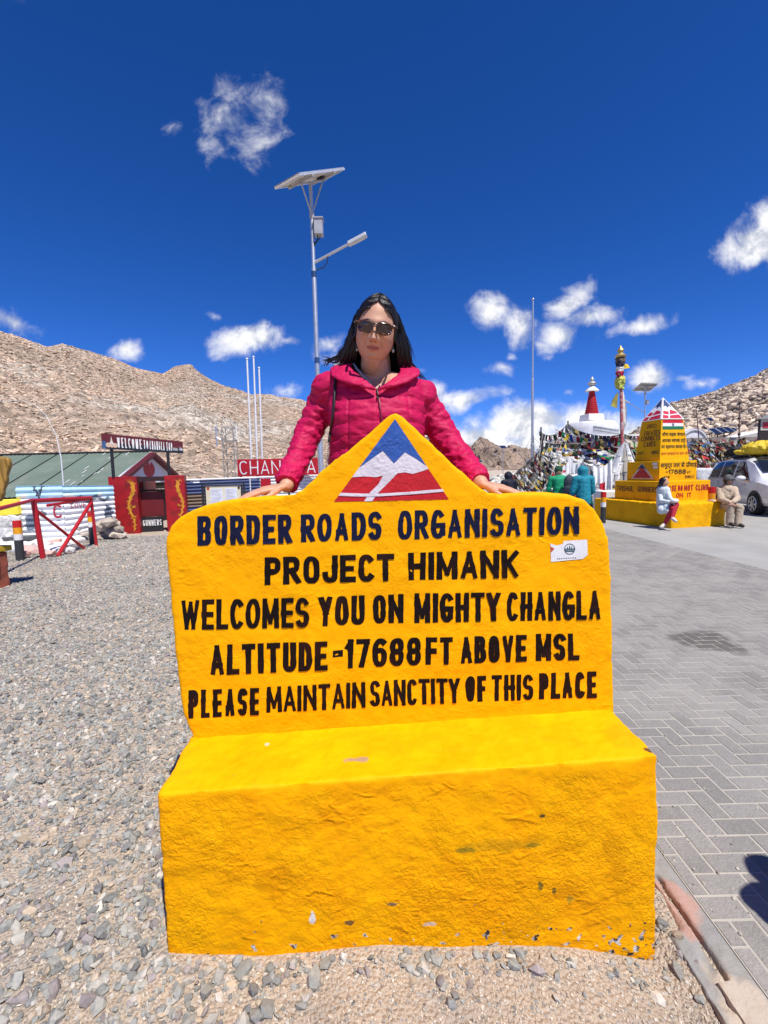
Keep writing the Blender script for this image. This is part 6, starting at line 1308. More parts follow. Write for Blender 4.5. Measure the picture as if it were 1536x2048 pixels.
for s in (-1, 1):
    for x in (1.30, -1.42):
        c = cw(x, s*.80, .33); ax = CL*s; mb = MB(); mb.tube([c-ax*.13, c-ax*.10, c+ax*.10, c+ax*.115], [.29, .335, .335, .30], n=26); wh = part('wheel', mb, M_tyre, CAR, smooth=40)
        mb = MB(); mb.tube([c+ax*.108, c+ax*.118], [.235, .225], n=24); 
        part('rim', mb, M_trim, wh); mb = MB()
        for k in range(7):
            a = 2*math.pi*k/7; rd = CF*math.cos(a)+Vector((0, 0, 1))*math.sin(a); td = rd.cross(ax); mb.obox(c+ax*.12+rd*.03-td*.028, rd*.19, td*.056, ax*.014)
        rr_ = [c+ax*.12+(CF*math.cos(a)+Vector((0, 0, 1))*math.sin(a))*.225 for a in np.linspace(0, 2*math.pi, 25)]; mb.tube(rr_, .018, n=6, cap=False); mb.tube([c+ax*.12, c+ax*.14], .05, n=12); part('spokes', mb, M_rim, wh, smooth=40)
        mb = MB(); n = 16; mb.loft([[c+ax*(.085)+(CF*math.cos(a)+Vector((0, 0, 1))*math.sin(a))*r for a in np.linspace(-.25, math.pi+.25, n)] for r in (.345, .41)], closed=False); mb.v = [tuple(Vector(v)+ax*.004) for v in mb.v]; part('wheel_arch', mb, M_trim, CAR, fixn=False)
    m_ = cw(.72, s*1.0, 1.10); mb = MB(); mb.ell(m_, .10, .14, .09, 14, 8, R=Matrix((CF, CL, (0, 0, 1))).transposed()); part('mirror', mb, mat('mirror white', (.72, .72, .73), .3, coat=.5), CAR, smooth=60)
    mb = MB(); mb.obox(cw(2.02, s*.60, .66)-Vector((0, 0, 0)), CF*.18, CL*(s*.20), (0, 0, .14)); part('headlight', mb, mat('lamp lens', (.55, .55, .52)), CAR, bevel=.03)
    for x in (-.42, .60): mb = MB(); mb.obox(cw(x, s*.893, .90), CF*.16, CL*(s*.02), (0, 0, .03)); part('door_handle', mb, mat('handle chrome', (.6, .6, .6), .3, metal=.7), CAR)
    mb = MB()
    for x in (-1.12, -.13): mb.tube([cw(x, s*.888, .40), cw(x, s*.892, .70), cw(x, s*.876, 1.0)], .005, n=4)
    part('door_seam', mb, M_trim, CAR)
    mb = MB(); mb.tube([cw(-2.0, s*.868, 1.085), cw(-.4, s*.892, 1.055), cw(1.0, s*.885, 1.01)], .010, n=5); part('window_trim', mb, mat('tan trim', (.50, .26, .10), .5), CAR)
# roof rails
mb = MB()
for s in (-1, 1):
    mb.tube([cw(-1.9, s*.60, 1.74), cw(-1.7, s*.60, 1.82), cw(.2, s*.60, 1.84), cw(.4, s*.60, 1.76)], .02, n=6)
for x in (-1.6, -.9, -.2): mb.tube([cw(x, -.62, 1.82), cw(x, .62, 1.82)], .018, n=6)
part('roof_rack', mb, M_blackm, CAR, smooth=50)
rv = random.Random(8)
def lumps(cs, vox, amp, sc): 
    mb = MB()
    for c, rx, ry, rz_ in cs: mb.ell(c, rx, ry, rz_, 14, 10)
    return displace(remesh(mb, vox, 3), lambda p, n: amp*fbm(p, sc, 4)-amp*.5*abs(noise.noise(p*sc*1.7)))
yb_ = lumps([(cw(-.5, .05, 2.02), .55, .60, .22), (cw(-.1, -.05, 2.06), .62, .55, .24), (cw(.15, .25, 1.98), .5, .5, .17), (cw(-.2, -.35, 1.95), .5, .35, .12)], .03, .06, 5)
solo('tarp_bundle', yb_, mat('yellow tarpaulin', (.62, .44, .02), .5, var=.15, vscale=4, bump=.6, bscale=9, bumpdist=.04), 'lumpy yellow tarpaulin bundle lashed on the roof of the parked car', 'luggage', cw(-.2, 0, 1.86), smooth=60)
bb2 = lumps([(cw(-1.45, -.25, 1.98), .26, .30, .16), (cw(-1.15, -.35, 2.02), .22, .2, .19), (cw(-1.6, .15, 1.95), .3, .3, .13)], .025, .03, 6)
solo('luggage_bag', bb2, mat('black luggage', (.018, .017, .018), .7, var=.3), 'black soft bag strapped behind the yellow bundle on the car roof', 'luggage', cw(-1.4, 0, 1.86), smooth=60)
# ================================================================== PEOPLE
def ss(a, b, x): return sstep(a, b, x)
SKIN = (.54, .285, .18)
M_skin = mat('skin', (1, 1, 1), .5, attr='Col', var=.05, vscale=30, spec=.35, bump=.05, bscale=220)
def hand(mb, wrist, fwd, back, thumb, s=1.0, curl=.25, spread=.10):
    """palm, four unequal bent fingers and a thumb; fwd: wrist to knuckles, back: out of the back of the hand, thumb: side of the thumb"""
    w = Vector(wrist); f = Vector(fwd).normalized(); b = (Vector(back)-f*Vector(back).dot(f)).normalized(); t = f.cross(b); t = t if t.dot(Vector(thumb)) > 0 else -t
    kn = []
    for i, (o, l) in enumerate(((.030, .088), (.010, .092), (-.010, .088), (-.029, .078))):
        k = w+(f*l+t*o+b*.004)*s; kn.append(k); mb.capsule(w+(t*o*.6)*s, k, .0125*s, .0105*s, 10, 3)
    mb.capsule(w+(f*.02-b*.004+t*.012)*s, w+(f*.07-b*.004+t*.012)*s, .016*s, .013*s, 10, 3); mb.capsule(w+(f*.02-b*.004-t*.012)*s, w+(f*.07-b*.004-t*.012)*s, .015*s, .012*s, 10, 3)
    for i, (k, L) in enumerate(zip(kn, ((.040, .024, .020), (.044, .028, .021), (.041, .026, .020), (.032, .020, .018)))):
        d = (f+t*spread*(1.5-i)).normalized(); p = k; r = .0092*s*(.92 if i == 3 else 1); a = 0
        for j, l in enumerate(L):
            a += curl*(.7 if j == 0 else 1)*(1+.12*i); q = p+(d*math.cos(a)-b*math.sin(a))*l*s; mb.capsule(p, q, r*(1-.08*j), r*(1-.08*(j+1)), 10, 3); p = q
    th = w+(f*.025+t*.026-b*.004)*s; p1 = th+(f*.028+t*.026-b*.006)*s; p2 = p1+(f*.026+t*.012-b*.006)*s; p3 = p2+(f*.022+t*.004-b*.006)*s
    mb.capsule(w+(f*.008+t*.012)*s, th, .014*s, .013*s, 10, 3); mb.capsule(th, p1, .013*s, .011*s, 10, 3); mb.capsule(p1, p2, .0105*s, .010*s, 10, 3); mb.capsule(p2, p3, .0098*s, .008*s, 10, 3)

def head_mesh(mb, Cn, Rm, s=1.0, full=1.0, n=56, m=44):
    """a face: brow, sockets, nose, lips, chin, cheeks; local x viewer's right, y towards the viewer, z up"""
    def g(x, z, x0, z0, sx, sz): return math.exp(-((x-x0)/sx)**2-((z-z0)/sz)**2)
    rings = []
    for i in range(m+1):
        ph = -math.pi/2*.985+math.pi*.985*i/m; ring = []
        for j in range(n):
            th = 2*math.pi*j/n; cx, cy, cz = math.cos(ph)*math.cos(th), math.cos(ph)*math.sin(th), math.sin(ph)
            z = .121*cz; low = ss(.0, -.115, z)
            if cz < 0: q_ = math.cos(ph)**.56/max(1e-6, math.cos(ph)); cx *= q_; cy *= q_**.8
            x = cx*(.0775*(1-.13*low*(2-full)) + .004*full*ss(.0, -.06, z)*(1-ss(-.06, -.11, z)))
            y = cy*(.098 if cy < 0 else .088)*(1-.12*low if cy > 0 else 1-.35*low)
            if cy > 0:
                fr = ss(.1, .6, cy); d = 0
                d += .007*g(x, z, 0, .028, .05, .014)-.009*(g(x, z, .031, .006, .018, .013)+g(x, z, -.031, .006, .018, .013))
                nz = max(0., 1-abs((z+.012)/.034)) if z > -.012 else max(0., 1-((-.012-z)/.034))
                prof = ss(.030, -.030, z)*(1-ss(-.036, -.046, z)); d += .030*prof*math.exp(-(x/.0112)**2) + .012*g(x, z, 0, -.034, .013, .010)
                d += .010*(g(x, z, .0135, -.037, .008, .008)+g(x, z, -.0135, -.037, .008, .008))
                d += .0085*g(x, z, 0, -.060, .021, .0065)+.009*g(x, z, 0, -.073, .018, .0070)-.006*g(x, z, 0, -.0665, .026, .0026)-.003*g(x, z, 0, -.083, .02, .005)
                d -= .003*g(x, z, 0, -.050, .004, .006); d += .010*g(x, z, 0, -.100, .024, .014)
                d += .007*full*(g(x, z, .046, -.030, .022, .024)+g(x, z, -.046, -.030, .022, .024))-.003*(g(x, z, .034, -.052, .008, .02)+g(x, z, -.034, -.052, .008, .02))
                y += d*fr
            v = Vector((x, y, z))*s; ring.append(Cn+Rm @ Vector((v.x, -v.y, v.z)))
        rings.append(ring)
    mb.loft(rings)
def paint_mb(mb, fn):
    v = mb.v; mb.c = [fn(sum((Vector(v[i]) for i in f), Vector())/len(f)) for f in mb.f]; return mb

# ------------------------------------------------ the woman behind the sign
HC = P(752, 660, 1.825); HR = Matrix.Rotation(math.radians(9.5), 3, 'Y') @ Matrix.Rotation(math.radians(15), 3, 'X')
def HL(x, y, z): return HC+HR @ Vector((x, -y, z))
WOM = thing('person', 'woman in a quilted crimson jacket and sunglasses leaning on the yellow sign', 'woman', (-.02, 1.92, .535))
SL, EL, WL = P(655, 772, 1.93), P(613, 874, 2.00), P(573, 971, 1.735)
SR, ER, WR = P(842, 786, 1.93), P(894, 884, 2.00), P(962, 966, 1.72)
NB_ = P(752, 742, 1.925)
body = MB()
head_mesh(body, HC, HR, 1.0, 1.0)
body.capsule(HL(0, -.05, -.04), NB_+Vector((0, .01, 0)), .053, .064, 18, 5); body.capsule(HL(0, .018, -.100), HL(0, -.02, -.135), .036, .046, 14, 5); body.capsule(HL(0, -.03, -.08), NB_+Vector((0, .02, -.05)), .052, .07, 14, 4)
PEL = Vector((-.02, 1.95, 1.36))
for p, q, a, b in ((NB_+Vector((0, .01, -.06)), SL*.72+NB_*.28+Vector((0, 0, -.02)), .06, .048), (NB_+Vector((0, .01, -.06)), SR*.72+NB_*.28+Vector((0, 0, -.02)), .06, .048), (NB_+Vector((0, .02, -.14)), PEL, .125, .135), (NB_+Vector((-.06, 0, -.10)), NB_+Vector((-.06, 0.01, -.30)), .095, .10), (NB_+Vector((.06, 0, -.10)), NB_+Vector((.06, .01, -.30)), .095, .10), (PEL+Vector((-.06, 0, -.02)), PEL+Vector((.06, 0, -.02)), .12, .12)):
    body.capsule(p, q, a, b, 16, 5)
for S_, E_, W_2 in ((SL, EL, WL), (SR, ER, WR)): body.capsule(S_*.9+E_*.1, E_, .044, .042, 12, 4); body.capsule(E_, W_2, .041, .028, 12, 4)
hipz = PEL.z-.06
for sx in (-1, 1):
    h = Vector((PEL.x+sx*.085, 1.94, hipz)); k = Vector((PEL.x+sx*.09, 1.91, .97)); a = Vector((PEL.x+sx*.095, 1.935, .60))
    body.capsule(h, k, .078, .055, 12, 4); body.capsule(k, a, .052, .035, 12, 4); body.capsule(a+Vector((0, .02, -.03)), a+Vector((0, -.13, -.035)), .03, .028, 10, 3)
hand(body, WL+Vector((-.012, -.012, -.003)), P(514, 992, 1.70)-WL+Vector((0, 0, .012)), (0, -.15, 1), (0, -1, 0), .95, .10, .13)
hand(body, WR+Vector((.008, -.010, -.005)), P(1018, 983, 1.70)-WR+Vector((0, 0, .006)), (0, -.15, 1), (0, -1, 0), .95, .08, .10)
body = remesh(body, .0029, 3, .45)
HRi = HR.transposed()
def skincol(c):
    l = HRi @ (c-HC); x, y, z = l.x, -l.y, l.z
    k = 1.0+.10*noise.noise(c*38)+.05*noise.noise(c*120)
    base = (SKIN[0]*k, SKIN[1]*k, SKIN[2]*k)
    if y > .03 and z < .03:
        zz = z+.0665-.9*x*x; e = math.sqrt((x/.027)**2+(zz/.0115)**2); lw = 1-ss(.72, 1.12, e); ml = math.exp(-(zz/.0022)**2)*(1-ss(.020, .029, abs(x)))
        nl = math.exp(-((abs(x)-.030-.35*(-.045-z))/.0035)**2)*ss(-.075, -.062, z)*(1-ss(-.045, -.034, z)); ns = math.exp(-((abs(x)-.0085)/.0042)**2-((z+.0445)/.0035)**2)
        def mix(a, b, t): return tuple(p*(1-t)+q*t for p, q in zip(a, b))
        base = mix(base, (.40, .12, .10), lw*.85); base = mix(base, (.12, .035, .03), ml*.8); base = mix(base, (.33, .14, .085), nl*.55); base = mix(base, (.10, .035, .025), ns*.8)  # mouth line, smile folds and nostrils: crease shade put into the skin colour
        base = mix(base, (.53, .21, .13), .35*math.exp(-((abs(x)-.045)/.02)**2-((z+.03)/.02)**2))
    return base
    if y > .03 and -.05 < z < .0 and abs(x) > .02: return (.52, .245, .155)
    return (SKIN[0]*k, SKIN[1]*k, SKIN[2]*k)
part('body', paint_mb(body, skincol), M_skin, WOM, smooth=180)
for sx in (-1, 1):
    e = HL(sx*.031, .074, .006); mb = MB(); mb.ell(e, .0125, .0125, .0115, 14, 10); ey = part('eye', mb, mat('eye white', (.62, .58, .54), .2), WOM, smooth=180)
    mb = MB(); mb.ell(HL(sx*.031, .0835, .005), .0055, .0045, .0055, 10, 8); part('iris', mb, mat('dark iris', (.03, .015, .01), .15), ey, smooth=180)
    mb = MB(); mb.tube([HL(sx*.014, .093, .024), HL(sx*.030, .092, .029), HL(sx*.050, .080, .025)], [.003, .0035, .0015], n=6); part('eyebrow', mb, mat('dark hair', (.010, .008, .008), .4), WOM, smooth=60)
# jacket
jk = MB()
def tring(y, xl, xr, ry, Y, cy=0., n=36, e=.85):
    a, b = P(xl, y, Y), P(xr, y, Y); c = (a+b)/2; rx = (b.x-a.x)/2; r = []
    for j in range(n):
        t = 2*math.pi*j/n; cs, sn = math.cos(t), math.sin(t); r.append(Vector((c.x+rx*math.copysign(abs(cs)**e, cs), c.y+cy+ry*math.copysign(abs(sn)**e, sn), c.z+(.05*max(0, sn) if y < 760 else 0))))
    return r
rows_ = [(742, 700, 806, .062, 1.94), (750, 680, 826, .088, 1.935), (762, 664, 842, .110, 1.93), (782, 654, 852, .128, 1.93), (805, 654, 850, .145, 1.925), (835, 656, 850, .163, 1.92), (870, 660, 850, .165, 1.92), (910, 658, 853, .158, 1.925), (960, 652, 858, .158, 1.93), (1020, 644, 866, .165, 1.93), (1075, 642, 868, .165, 1.93)]
jk.loft([tring(*r) for r in rows_[::-1]])
def bez(S_, E_, W_2, n):
    out = []; c = E_*2-(S_+W_2)*.5
    c = E_*.72+c*.28
    for i in range(n+1):
        t = i/n; out.append(S_*(1-t)**2+c*2*t*(1-t)+W_2*t*t)
    return out
armL, armR = bez(SL+Vector((.02, 0, .005)), EL, WL, 26), bez(SR+Vector((-.02, 0, .005)), ER, WR, 26)
def sleeve(pts):
    rs = [.071+(.053-.071)*ss(0, 1, i/26)-.004*(i/26 > .97) for i in range(27)]; rs[-1] = .050; jk.tube(pts, rs, n=24)
sleeve(armL); sleeve(armR)
for S_, sx in ((SL, -1), (SR, 1)): jk.capsule(S_+Vector((sx*-.07, 0, .008)), S_+Vector((sx*.0, 0, -.012)), .068, .070, 18, 6)
jk = remesh(jk, .0052, 5, .5)
def seglen(pts): return [0]+list(np.cumsum([(b-a).length for a, b in zip(pts, pts[1:])]))
AL, AR = seglen(armL), seglen(armR)
def arm_param(p, pts, acc):
    best = (9, 0)
    for i in range(len(pts)-1):
        a, d = pts[i], pts[i+1]-pts[i]; t = max(0, min(1, (p-a).dot(d)/d.length_squared)); ds = (p-a-d*t).length
        if ds < best[0]: best = (ds, acc[i]+(acc[i+1]-acc[i])*t)
    return best
def quilt(q):   # puffed between seams
    return abs(math.sin(math.pi*q))**.55
cxw = NB_.x
def jfn(p, n):
    dl, sl_ = arm_param(p, armL, AL); dr, sr_ = arm_param(p, armR, AR)
    w = noise.noise(Vector((p.x*9, p.y*9, p.z*9)))
    zq = (p.z+.010*w+.016*((p.x-cxw)/.2)**2)/.050
    vt = quilt(zq); ns_ = 1-vt
    val = .0046*vt+.004*noise.fractal(Vector((p.x*13+p.z*9, p.y*13, p.z*24)), .8, 2, 2)
    d, s_ = (dl, sl_) if dl < dr else (dr, sr_)
    la = AL if dl < dr else AR
    arm = ss(.105, .085, d)*ss(.035, .085, s_)
    if arm > 0:
        wr = noise.fractal(Vector((p.x*16, p.y*10, p.z*26)), .8, 2, 3)
        q = (s_+.012*noise.noise(Vector((p.x*14, p.y*14, p.z*14+5))))/.046
        va = .0046*quilt(q)+.0085*wr-.003
        if s_ > la[-1]-.03: va -= .006
        val = val*(1-arm)+va*arm
    # princess seams and puckers
    if n.y < -.2:
        for x0 in (-.118, .118):
            val -= .0045*math.exp(-((p.x-cxw-.008-x0*(1+.3*(1.75-p.z)))/.0055)**2)*(1-arm)
        val -= .006*math.exp(-((p.x-cxw-.006)/.006)**2)*(1-arm)
    val += .0018*noise.fractal(Vector((p.x*42, p.y*42, p.z*30)), .7, 2.2, 3)*(.45+ns_)*(1-arm*.4)+.002*noise.noise(Vector((p.x*22+p.z*30, p.y*22, p.z*48)))
    return val-.004
displace(jk, jfn)
# open the neck: a V cut through the front
VB = P(754, 777, 1.80)
keep = []
for f in jk.f:
    c = sum((Vector(jk.v[i]) for i in f), Vector())/4
    if c.y < NB_.y+.035 and c.z > VB.z and abs(c.x-VB.x-.0) < .008+1.5*(c.z-VB.z): continue
    if c.z > NB_.z+.012 and (c-NB_).length < .085: continue
    keep.append(f)
jk.f = keep; jk.c = jk.c[:len(keep)]; jk.fm = jk.fm[:len(keep)]
M_jack = mat('crimson quilted nylon', (.47, .006, .070), .60, var=.10, vscale=18, spec=.20, bump=.42, bscale=26, bdetail=3, bumpdist=.012, mapping=(1, 1, 2.0))
jacket = part('jacket', jk, M_jack, WOM, smooth=180)
JB = BVHTree.FromPolygons(jk.v, jk.f)
def on_jacket(px, py, lift=.006, Y=1.80):
    d = cam_ray(px, py).normalized(); h = JB.ray_cast(CP, d, 4)
    p = h[0] if h[0] else P(px, py, Y); return p-d*lift
# collar: two open flaps running from the zip round the neck
def flap(inner, outer, th=.010):
    mb = MB(); n = len(inner); rings = []
    for i in range(n):
        a, b = inner[i], outer[i]; t = (inner[min(i+1, n-1)]-inner[max(i-1, 0)]).normalized(); nn = (b-a).cross(t).normalized()
        m_ = (a+b)/2; bul = .004
        if nn.dot(m_-Vector((NB_.x, NB_.y+.05, NB_.z-.1))) < 0: nn = -nn
        rings.append([a-nn*th*.5, a+nn*th*.5, (a*.7+b*.3)+nn*(th*.5+bul*.8), (a*.3+b*.7)+nn*(th*.5+bul), b+nn*th*.5, b-nn*th*.5, m_-nn*th*.5])
    mb.loft(rings); return mb
col = flap([P(753, 779, 1.772), P(733, 762, 1.785), P(713, 746, 1.815), P(702, 733, 1.86), P(706, 724, 1.92), P(728, 720, 1.975)], [P(750, 781, 1.768), P(716, 772, 1.765), P(684, 764, 1.790), P(662, 752, 1.83), P(660, 738, 1.91), P(690, 728, 2.00)])
col2 = flap([P(755, 779, 1.772), P(775, 765, 1.785), P(792, 753, 1.815), P(801, 742, 1.86), P(798, 732, 1.92), P(775, 722, 1.975)], [P(757, 781, 1.768), P(786, 774, 1.765), P(815, 765, 1.790), P(839, 751, 1.83), P(840, 741, 1.91), P(808, 730, 2.00)])
for c in (col, col2):
    r = remesh(c, .005, 3); displace(r, lambda p, n: .0025*noise.fractal(Vector((p.x*38, p.y*22, p.z*45)), .8, 2, 3)); part('collar', r, M_jack, jacket, smooth=180)
hb = MB(); hb.capsule(P(712, 736, 2.0), P(795, 741, 2.0), .034, .034, 14, 5); hb.capsule(P(752, 752, 2.04), P(752, 760, 2.05), .06, .05, 14, 5); part('hood', displace(remesh(hb, .007, 3), lambda p, n: .005*fbm(p, 24)), M_jack, jacket, smooth=180)
M_line = mat('grey lining', (.30, .30, .33), .8, var=.3, vscale=60)
mb = MB(); mb.tube([P(742, 770, 1.80), P(726, 752, 1.815), P(713, 737, 1.845), P(707, 727, 1.89)], [.003, .0045, .005, .004], n=8); part('lining', mb, M_line, jacket, smooth=60)
mb = MB(); mb.capsule(P(668, 731, 1.905), P(694, 727, 1.93), .006, .009, 10, 4); mb.capsule(P(680, 729, 1.905), P(690, 727, 1.92), .011, .011, 10, 4); part('lining', remesh(mb, .004, 2), M_line, jacket, smooth=180)
zp = [on_jacket(x, y, .003) for x, y in ((755, 780), (757, 790), (759, 805), (761, 820), (763, 835), (765, 850), (768, 880))]
mb = MB(); mb.tube(zp, .0035, n=6); part('zip', mb, mat('maroon zip', (.18, .008, .03), .4), jacket, smooth=60)
mb = MB(); mb.tube([on_jacket(754, 778, .009), on_jacket(755, 788, .010)], [.004, .003], n=6); mb.tube([on_jacket(755, 789, .010), on_jacket(754.5, 797, .010)], [.0025, .0042], n=6); part('zip_pull', mb, mat('dark metal', (.05, .04, .04), .35, metal=.6), jacket, smooth=60)
# trousers and shoes (hidden by the sign from the photograph's side)
tr = MB()
for sx in (-1, 1):
    h = Vector((PEL.x+sx*.085, 1.945, hipz)); k = Vector((PEL.x+sx*.09, 1.915, .97)); a = Vector((PEL.x+sx*.095, 1.935, .615)); tr.capsule(h+Vector((0, 0, .06)), k, .098, .07, 14, 4); tr.capsule(k, a, .069, .055, 14, 4)
part('trousers', displace(remesh(tr, .012, 2), lambda p, n: .006*fbm(p, 12)), mat('dark denim', (.020, .024, .04), .8, var=.2), WOM, smooth=180)
for sx in (-1, 1):
    a = Vector((PEL.x+sx*.095, 1.935, .585)); mb = MB(); mb.capsule(a+Vector((0, .03, 0)), a+Vector((0, -.12, -.008)), .042, .036, 14, 5); mb.capsule(a+Vector((0, .02, 0)), a+Vector((0, .02, .06)), .042, .042, 12, 4); part('shoe', remesh(mb, .008, 2), mat('black shoe', (.02, .02, .02), .5), WOM, smooth=180)
# hair
M_hair = mat('dark hair', (.010, .008, .008), .4)
M_hairs = mat('black glossy hair', (.008, .006, .0065), .38, var=.3, vscale=40, spec=.40, mapping=(1, 1, .1), bump=.5, bscale=180, bumpdist=.004)
hm_ = MB()
def hl(px, py, Y): return P(px, py, Y)
def cap_pt(az, el, k=1.075):   # direction on the skull; az 0 = face, + = viewer's right
    return HL(.0765*k*math.sin(az)*math.cos(el), .090*k*math.cos(az)*math.cos(el)-.006, .124*k*math.sin(el))
rings = []
for i in range(15):
    el = math.radians(-40+130*i/14)*.999; ring = []
    for j in range(40):
        az = 2*math.pi*j/40; face_ = math.cos(az); lim = .52 if el < 1.0 else .9
        az_ = az if az <= math.pi else az-2*math.pi
        front = el < math.radians(50) and abs(az_) < math.radians(80)*min(1, max(0, (math.degrees(el) < 50)*(50-math.degrees(el))/42))**.75
        ring.append(cap_pt(az_, el, 1.06 if not front else .80))
    rings.append(ring)
hm_.loft(rings)
for (a, b, c, ra, rb_2, rc) in ((HL(-.068, -.015, .03), P(706, 690, 1.895), P(698, 728, 1.955), .028, .036, .036), (HL(.068, -.015, .03), P(802, 690, 1.895), P(808, 735, 1.950), .027, .034, .034), (HL(-.05, -.06, .04), P(712, 700, 1.95), P(705, 735, 1.99), .045, .055, .05), (HL(.05, -.06, .04), P(795, 700, 1.95), P(800, 740, 1.99), .045, .055, .05), (HL(0, -.07, .03), P(752, 700, 1.99), P(752, 745, 2.02), .06, .065, .06)):
    hm_.capsule(a, b, ra, rb_2, 14, 5); hm_.capsule(b, c, rb_2, rc, 14, 5)
hm_ = remesh(hm_, .0055, 4)
hm_ = displace(hm_, lambda p, n: .003*noise.noise(Vector((p.x*90, p.y*60, p.z*7))))
hair = part('hair', hm_, mat('dark hair mass', (.006, .005, .005), .7, spec=.1), WOM, smooth=180)
st_ = MB(); rh = random.Random(12)
def strand(pts, r): 
    q = []
    for i in range(len(pts)-1):
        for k in range(3):
            t = k/3; p0, p1, p2, p3 = pts[max(0, i-1)], pts[i], pts[i+1], pts[min(len(pts)-1, i+2)]
            q.append(.5*((2*p1)+(p2-p0)*t+(2*p0-5*p1+4*p2-p3)*t*t+(3*p1-p0-3*p2+p3)*t**3))
    q.append(pts[-1]); n = len(q); st_.tube(q, [r*(.55+.45*math.sin(math.pi*min(1, .15+i/n)))*(1 if i < n*.75 else max(.12, (n-i)/(n*.25))) for i in range(n)], n=6)
for side in (-1, 1):
    for k in range(150):
        t = k/149+rh.uniform(-.01, .01); e0 = math.radians(50+38*min(1, t*1.6)) if t < .62 else math.radians(88-50*(t-.62)/.38); a0 = 0 if t < .62 else math.pi
        start = cap_pt(a0+side*.025, e0, 1.05)
        pts = [start]; jit = rh.uniform(-.004, .004)
        hang = 1.22+.75*t+rh.uniform(-.06, .06)   # azimuth down which the lock falls
        E0 = math.degrees(e0)
        for e_, kk in ((74, 1.065), (60, 1.07), (46, 1.075), (34, 1.08), (20, 1.08), (6, 1.08)):
            if e_ > E0-3: continue
            f_ = (E0-e_)/E0; az = side*hang*min(1, f_*1.25)**.8; pts.append(cap_pt(az, math.radians(e_), kk+jit*2))
        az = side*hang; low = cap_pt(az, math.radians(-10), 1.08)
        end_px = (700-34*t*rh.uniform(.5, 1.2), 722+16*t) if side < 0 else (800+26*t*rh.uniform(.6, 1.1), 728+14*t)
        endp = P(end_px[0]+rh.uniform(-5, 5), end_px[1]+rh.uniform(-8, 10), 1.90+.10*t)
        mid_ = low*.45+endp*.55+Vector((side*.010, -.004, .01))
        pts += [low, mid_, endp]; strand(pts, rh.uniform(.0020, .0042))
for k in range(150):      # long outer locks lying on the mass of the hair
    u = rh.random(); w = rh.uniform(-3, 3); j = rh.uniform(-.006, .006)
    if k % 2: pts = [P(717+5*u, 628+14*u, 1.855+j), P(704+12*u+w*.5, 655, 1.838+j), P(692+23*u+w, 688+rh.uniform(-4, 4), 1.838+j+.02*(1-u)), P(683+27*u+w*1.5, 716, 1.872+j), P(678+32*u+w*2, 728+rh.uniform(-6, 8), 1.90)]
    else: pts = [P(787-5*u, 632+14*u, 1.855+j), P(802-11*u+w*.5, 658, 1.838+j), P(815-21*u+w, 692+rh.uniform(-4, 4), 1.838+j+.02*(1-u)), P(820-23*u+w, 720, 1.872+j), P(822-24*u+w*1.4, 738+rh.uniform(-6, 6), 1.90)]
    strand(pts, rh.uniform(.0016, .0036))
for k in range(12):   # wind blown ends over the left shoulder, a few stray hairs at right
    a = P(700+rh.uniform(-8, 8), 690+rh.uniform(-5, 10), 1.93); b = P(684+rh.uniform(-6, 6), 714+rh.uniform(-5, 5), 1.94); c = P(664+rh.uniform(-8, 6), 721+rh.uniform(-5, 6), 1.95); d = P(643+rh.uniform(-4, 14), 722+rh.uniform(-12, 14), 1.96); strand([a, b, c, d], rh.uniform(.002, .0045))
for k in range(5):
    strand([P(800, 640+k*8, 1.93), P(808+k, 660+k*8, 1.93), P(818+rh.uniform(-2, 5), 690+k*9, 1.95), P(828+rh.uniform(-6, 6), 722+k*6, 1.97)], .0022)
for k in range(6): strand([P(812, 715+k, 1.95), P(828, 730+k*2, 1.98), P(840+rh.uniform(-3, 5), 745+k*2, 2.0), P(850+rh.uniform(-4, 6), 765+rh.uniform(-5, 6), 2.01)], .002)
part('strands', st_, M_hairs, hair, smooth=180)
# sunglasses
M_tort = mat('tortoiseshell frame', (.035, .014, .008), .18, var=.5, vscale=120, spec=.6, col2=(.16, .07, .03), c2scale=90, c2lo=.5, c2hi=.6)
M_lens = bpy.data.materials.new('brown tinted lens'); M_lens.use_nodes = True
def _lens():
    nt = M_lens.node_tree; N = nt.nodes; L = nt.links; b = N['Principled BSDF']; b.inputs['Base Color'].default_value = (.030, .012, .010, 1); b.inputs['Roughness'].default_value = .06; b.inputs['Specular IOR Level'].default_value = .7
    t = N.new('ShaderNodeBsdfTransparent'); t.inputs[0].default_value = (.55, .30, .24, 1); m = N.new('ShaderNodeMixShader'); m.inputs[0].default_value = .93; L.new(t.outputs[0], m.inputs[1]); L.new(b.outputs[0], m.inputs[2]); L.new(m.outputs[0], N['Material Output'].inputs[0])
_lens()
def gpt(x, z, o=0.): return HL(x, .1085-2.6*x*x-5*max(0, abs(x)-.058)**1+o, z)
SG = None; mb = MB()
def lens_ring(sx, grow=0.):
    r = []
    for j in range(28):
        t = 2*math.pi*j/28; c, s_ = math.cos(t), math.sin(t); x = .0350+(.0245+grow)*math.copysign(abs(c)**.55, c); z = .0045+(.0165+grow)*math.copysign(abs(s_)**.6, s_)-.0*x
        x -= .004*(1 if s_ < 0 else 0)*abs(s_)*(1 if c < 0 else 0); r.append((sx*x, z))
    return r
for sx in (-1, 1):
    pts = [gpt(x, z) for x, z in lens_ring(sx, .002)]; mb.tube(pts+[pts[0], pts[1]], .0036, n=6, cap=False)
mb.tube([gpt(-.0125, .014), gpt(0, .017, .003), gpt(.0125, .014)], .0034, n=6); mb.tube([gpt(-.012, .006), gpt(0, .009, .003), gpt(.012, .006)], .002, n=6)
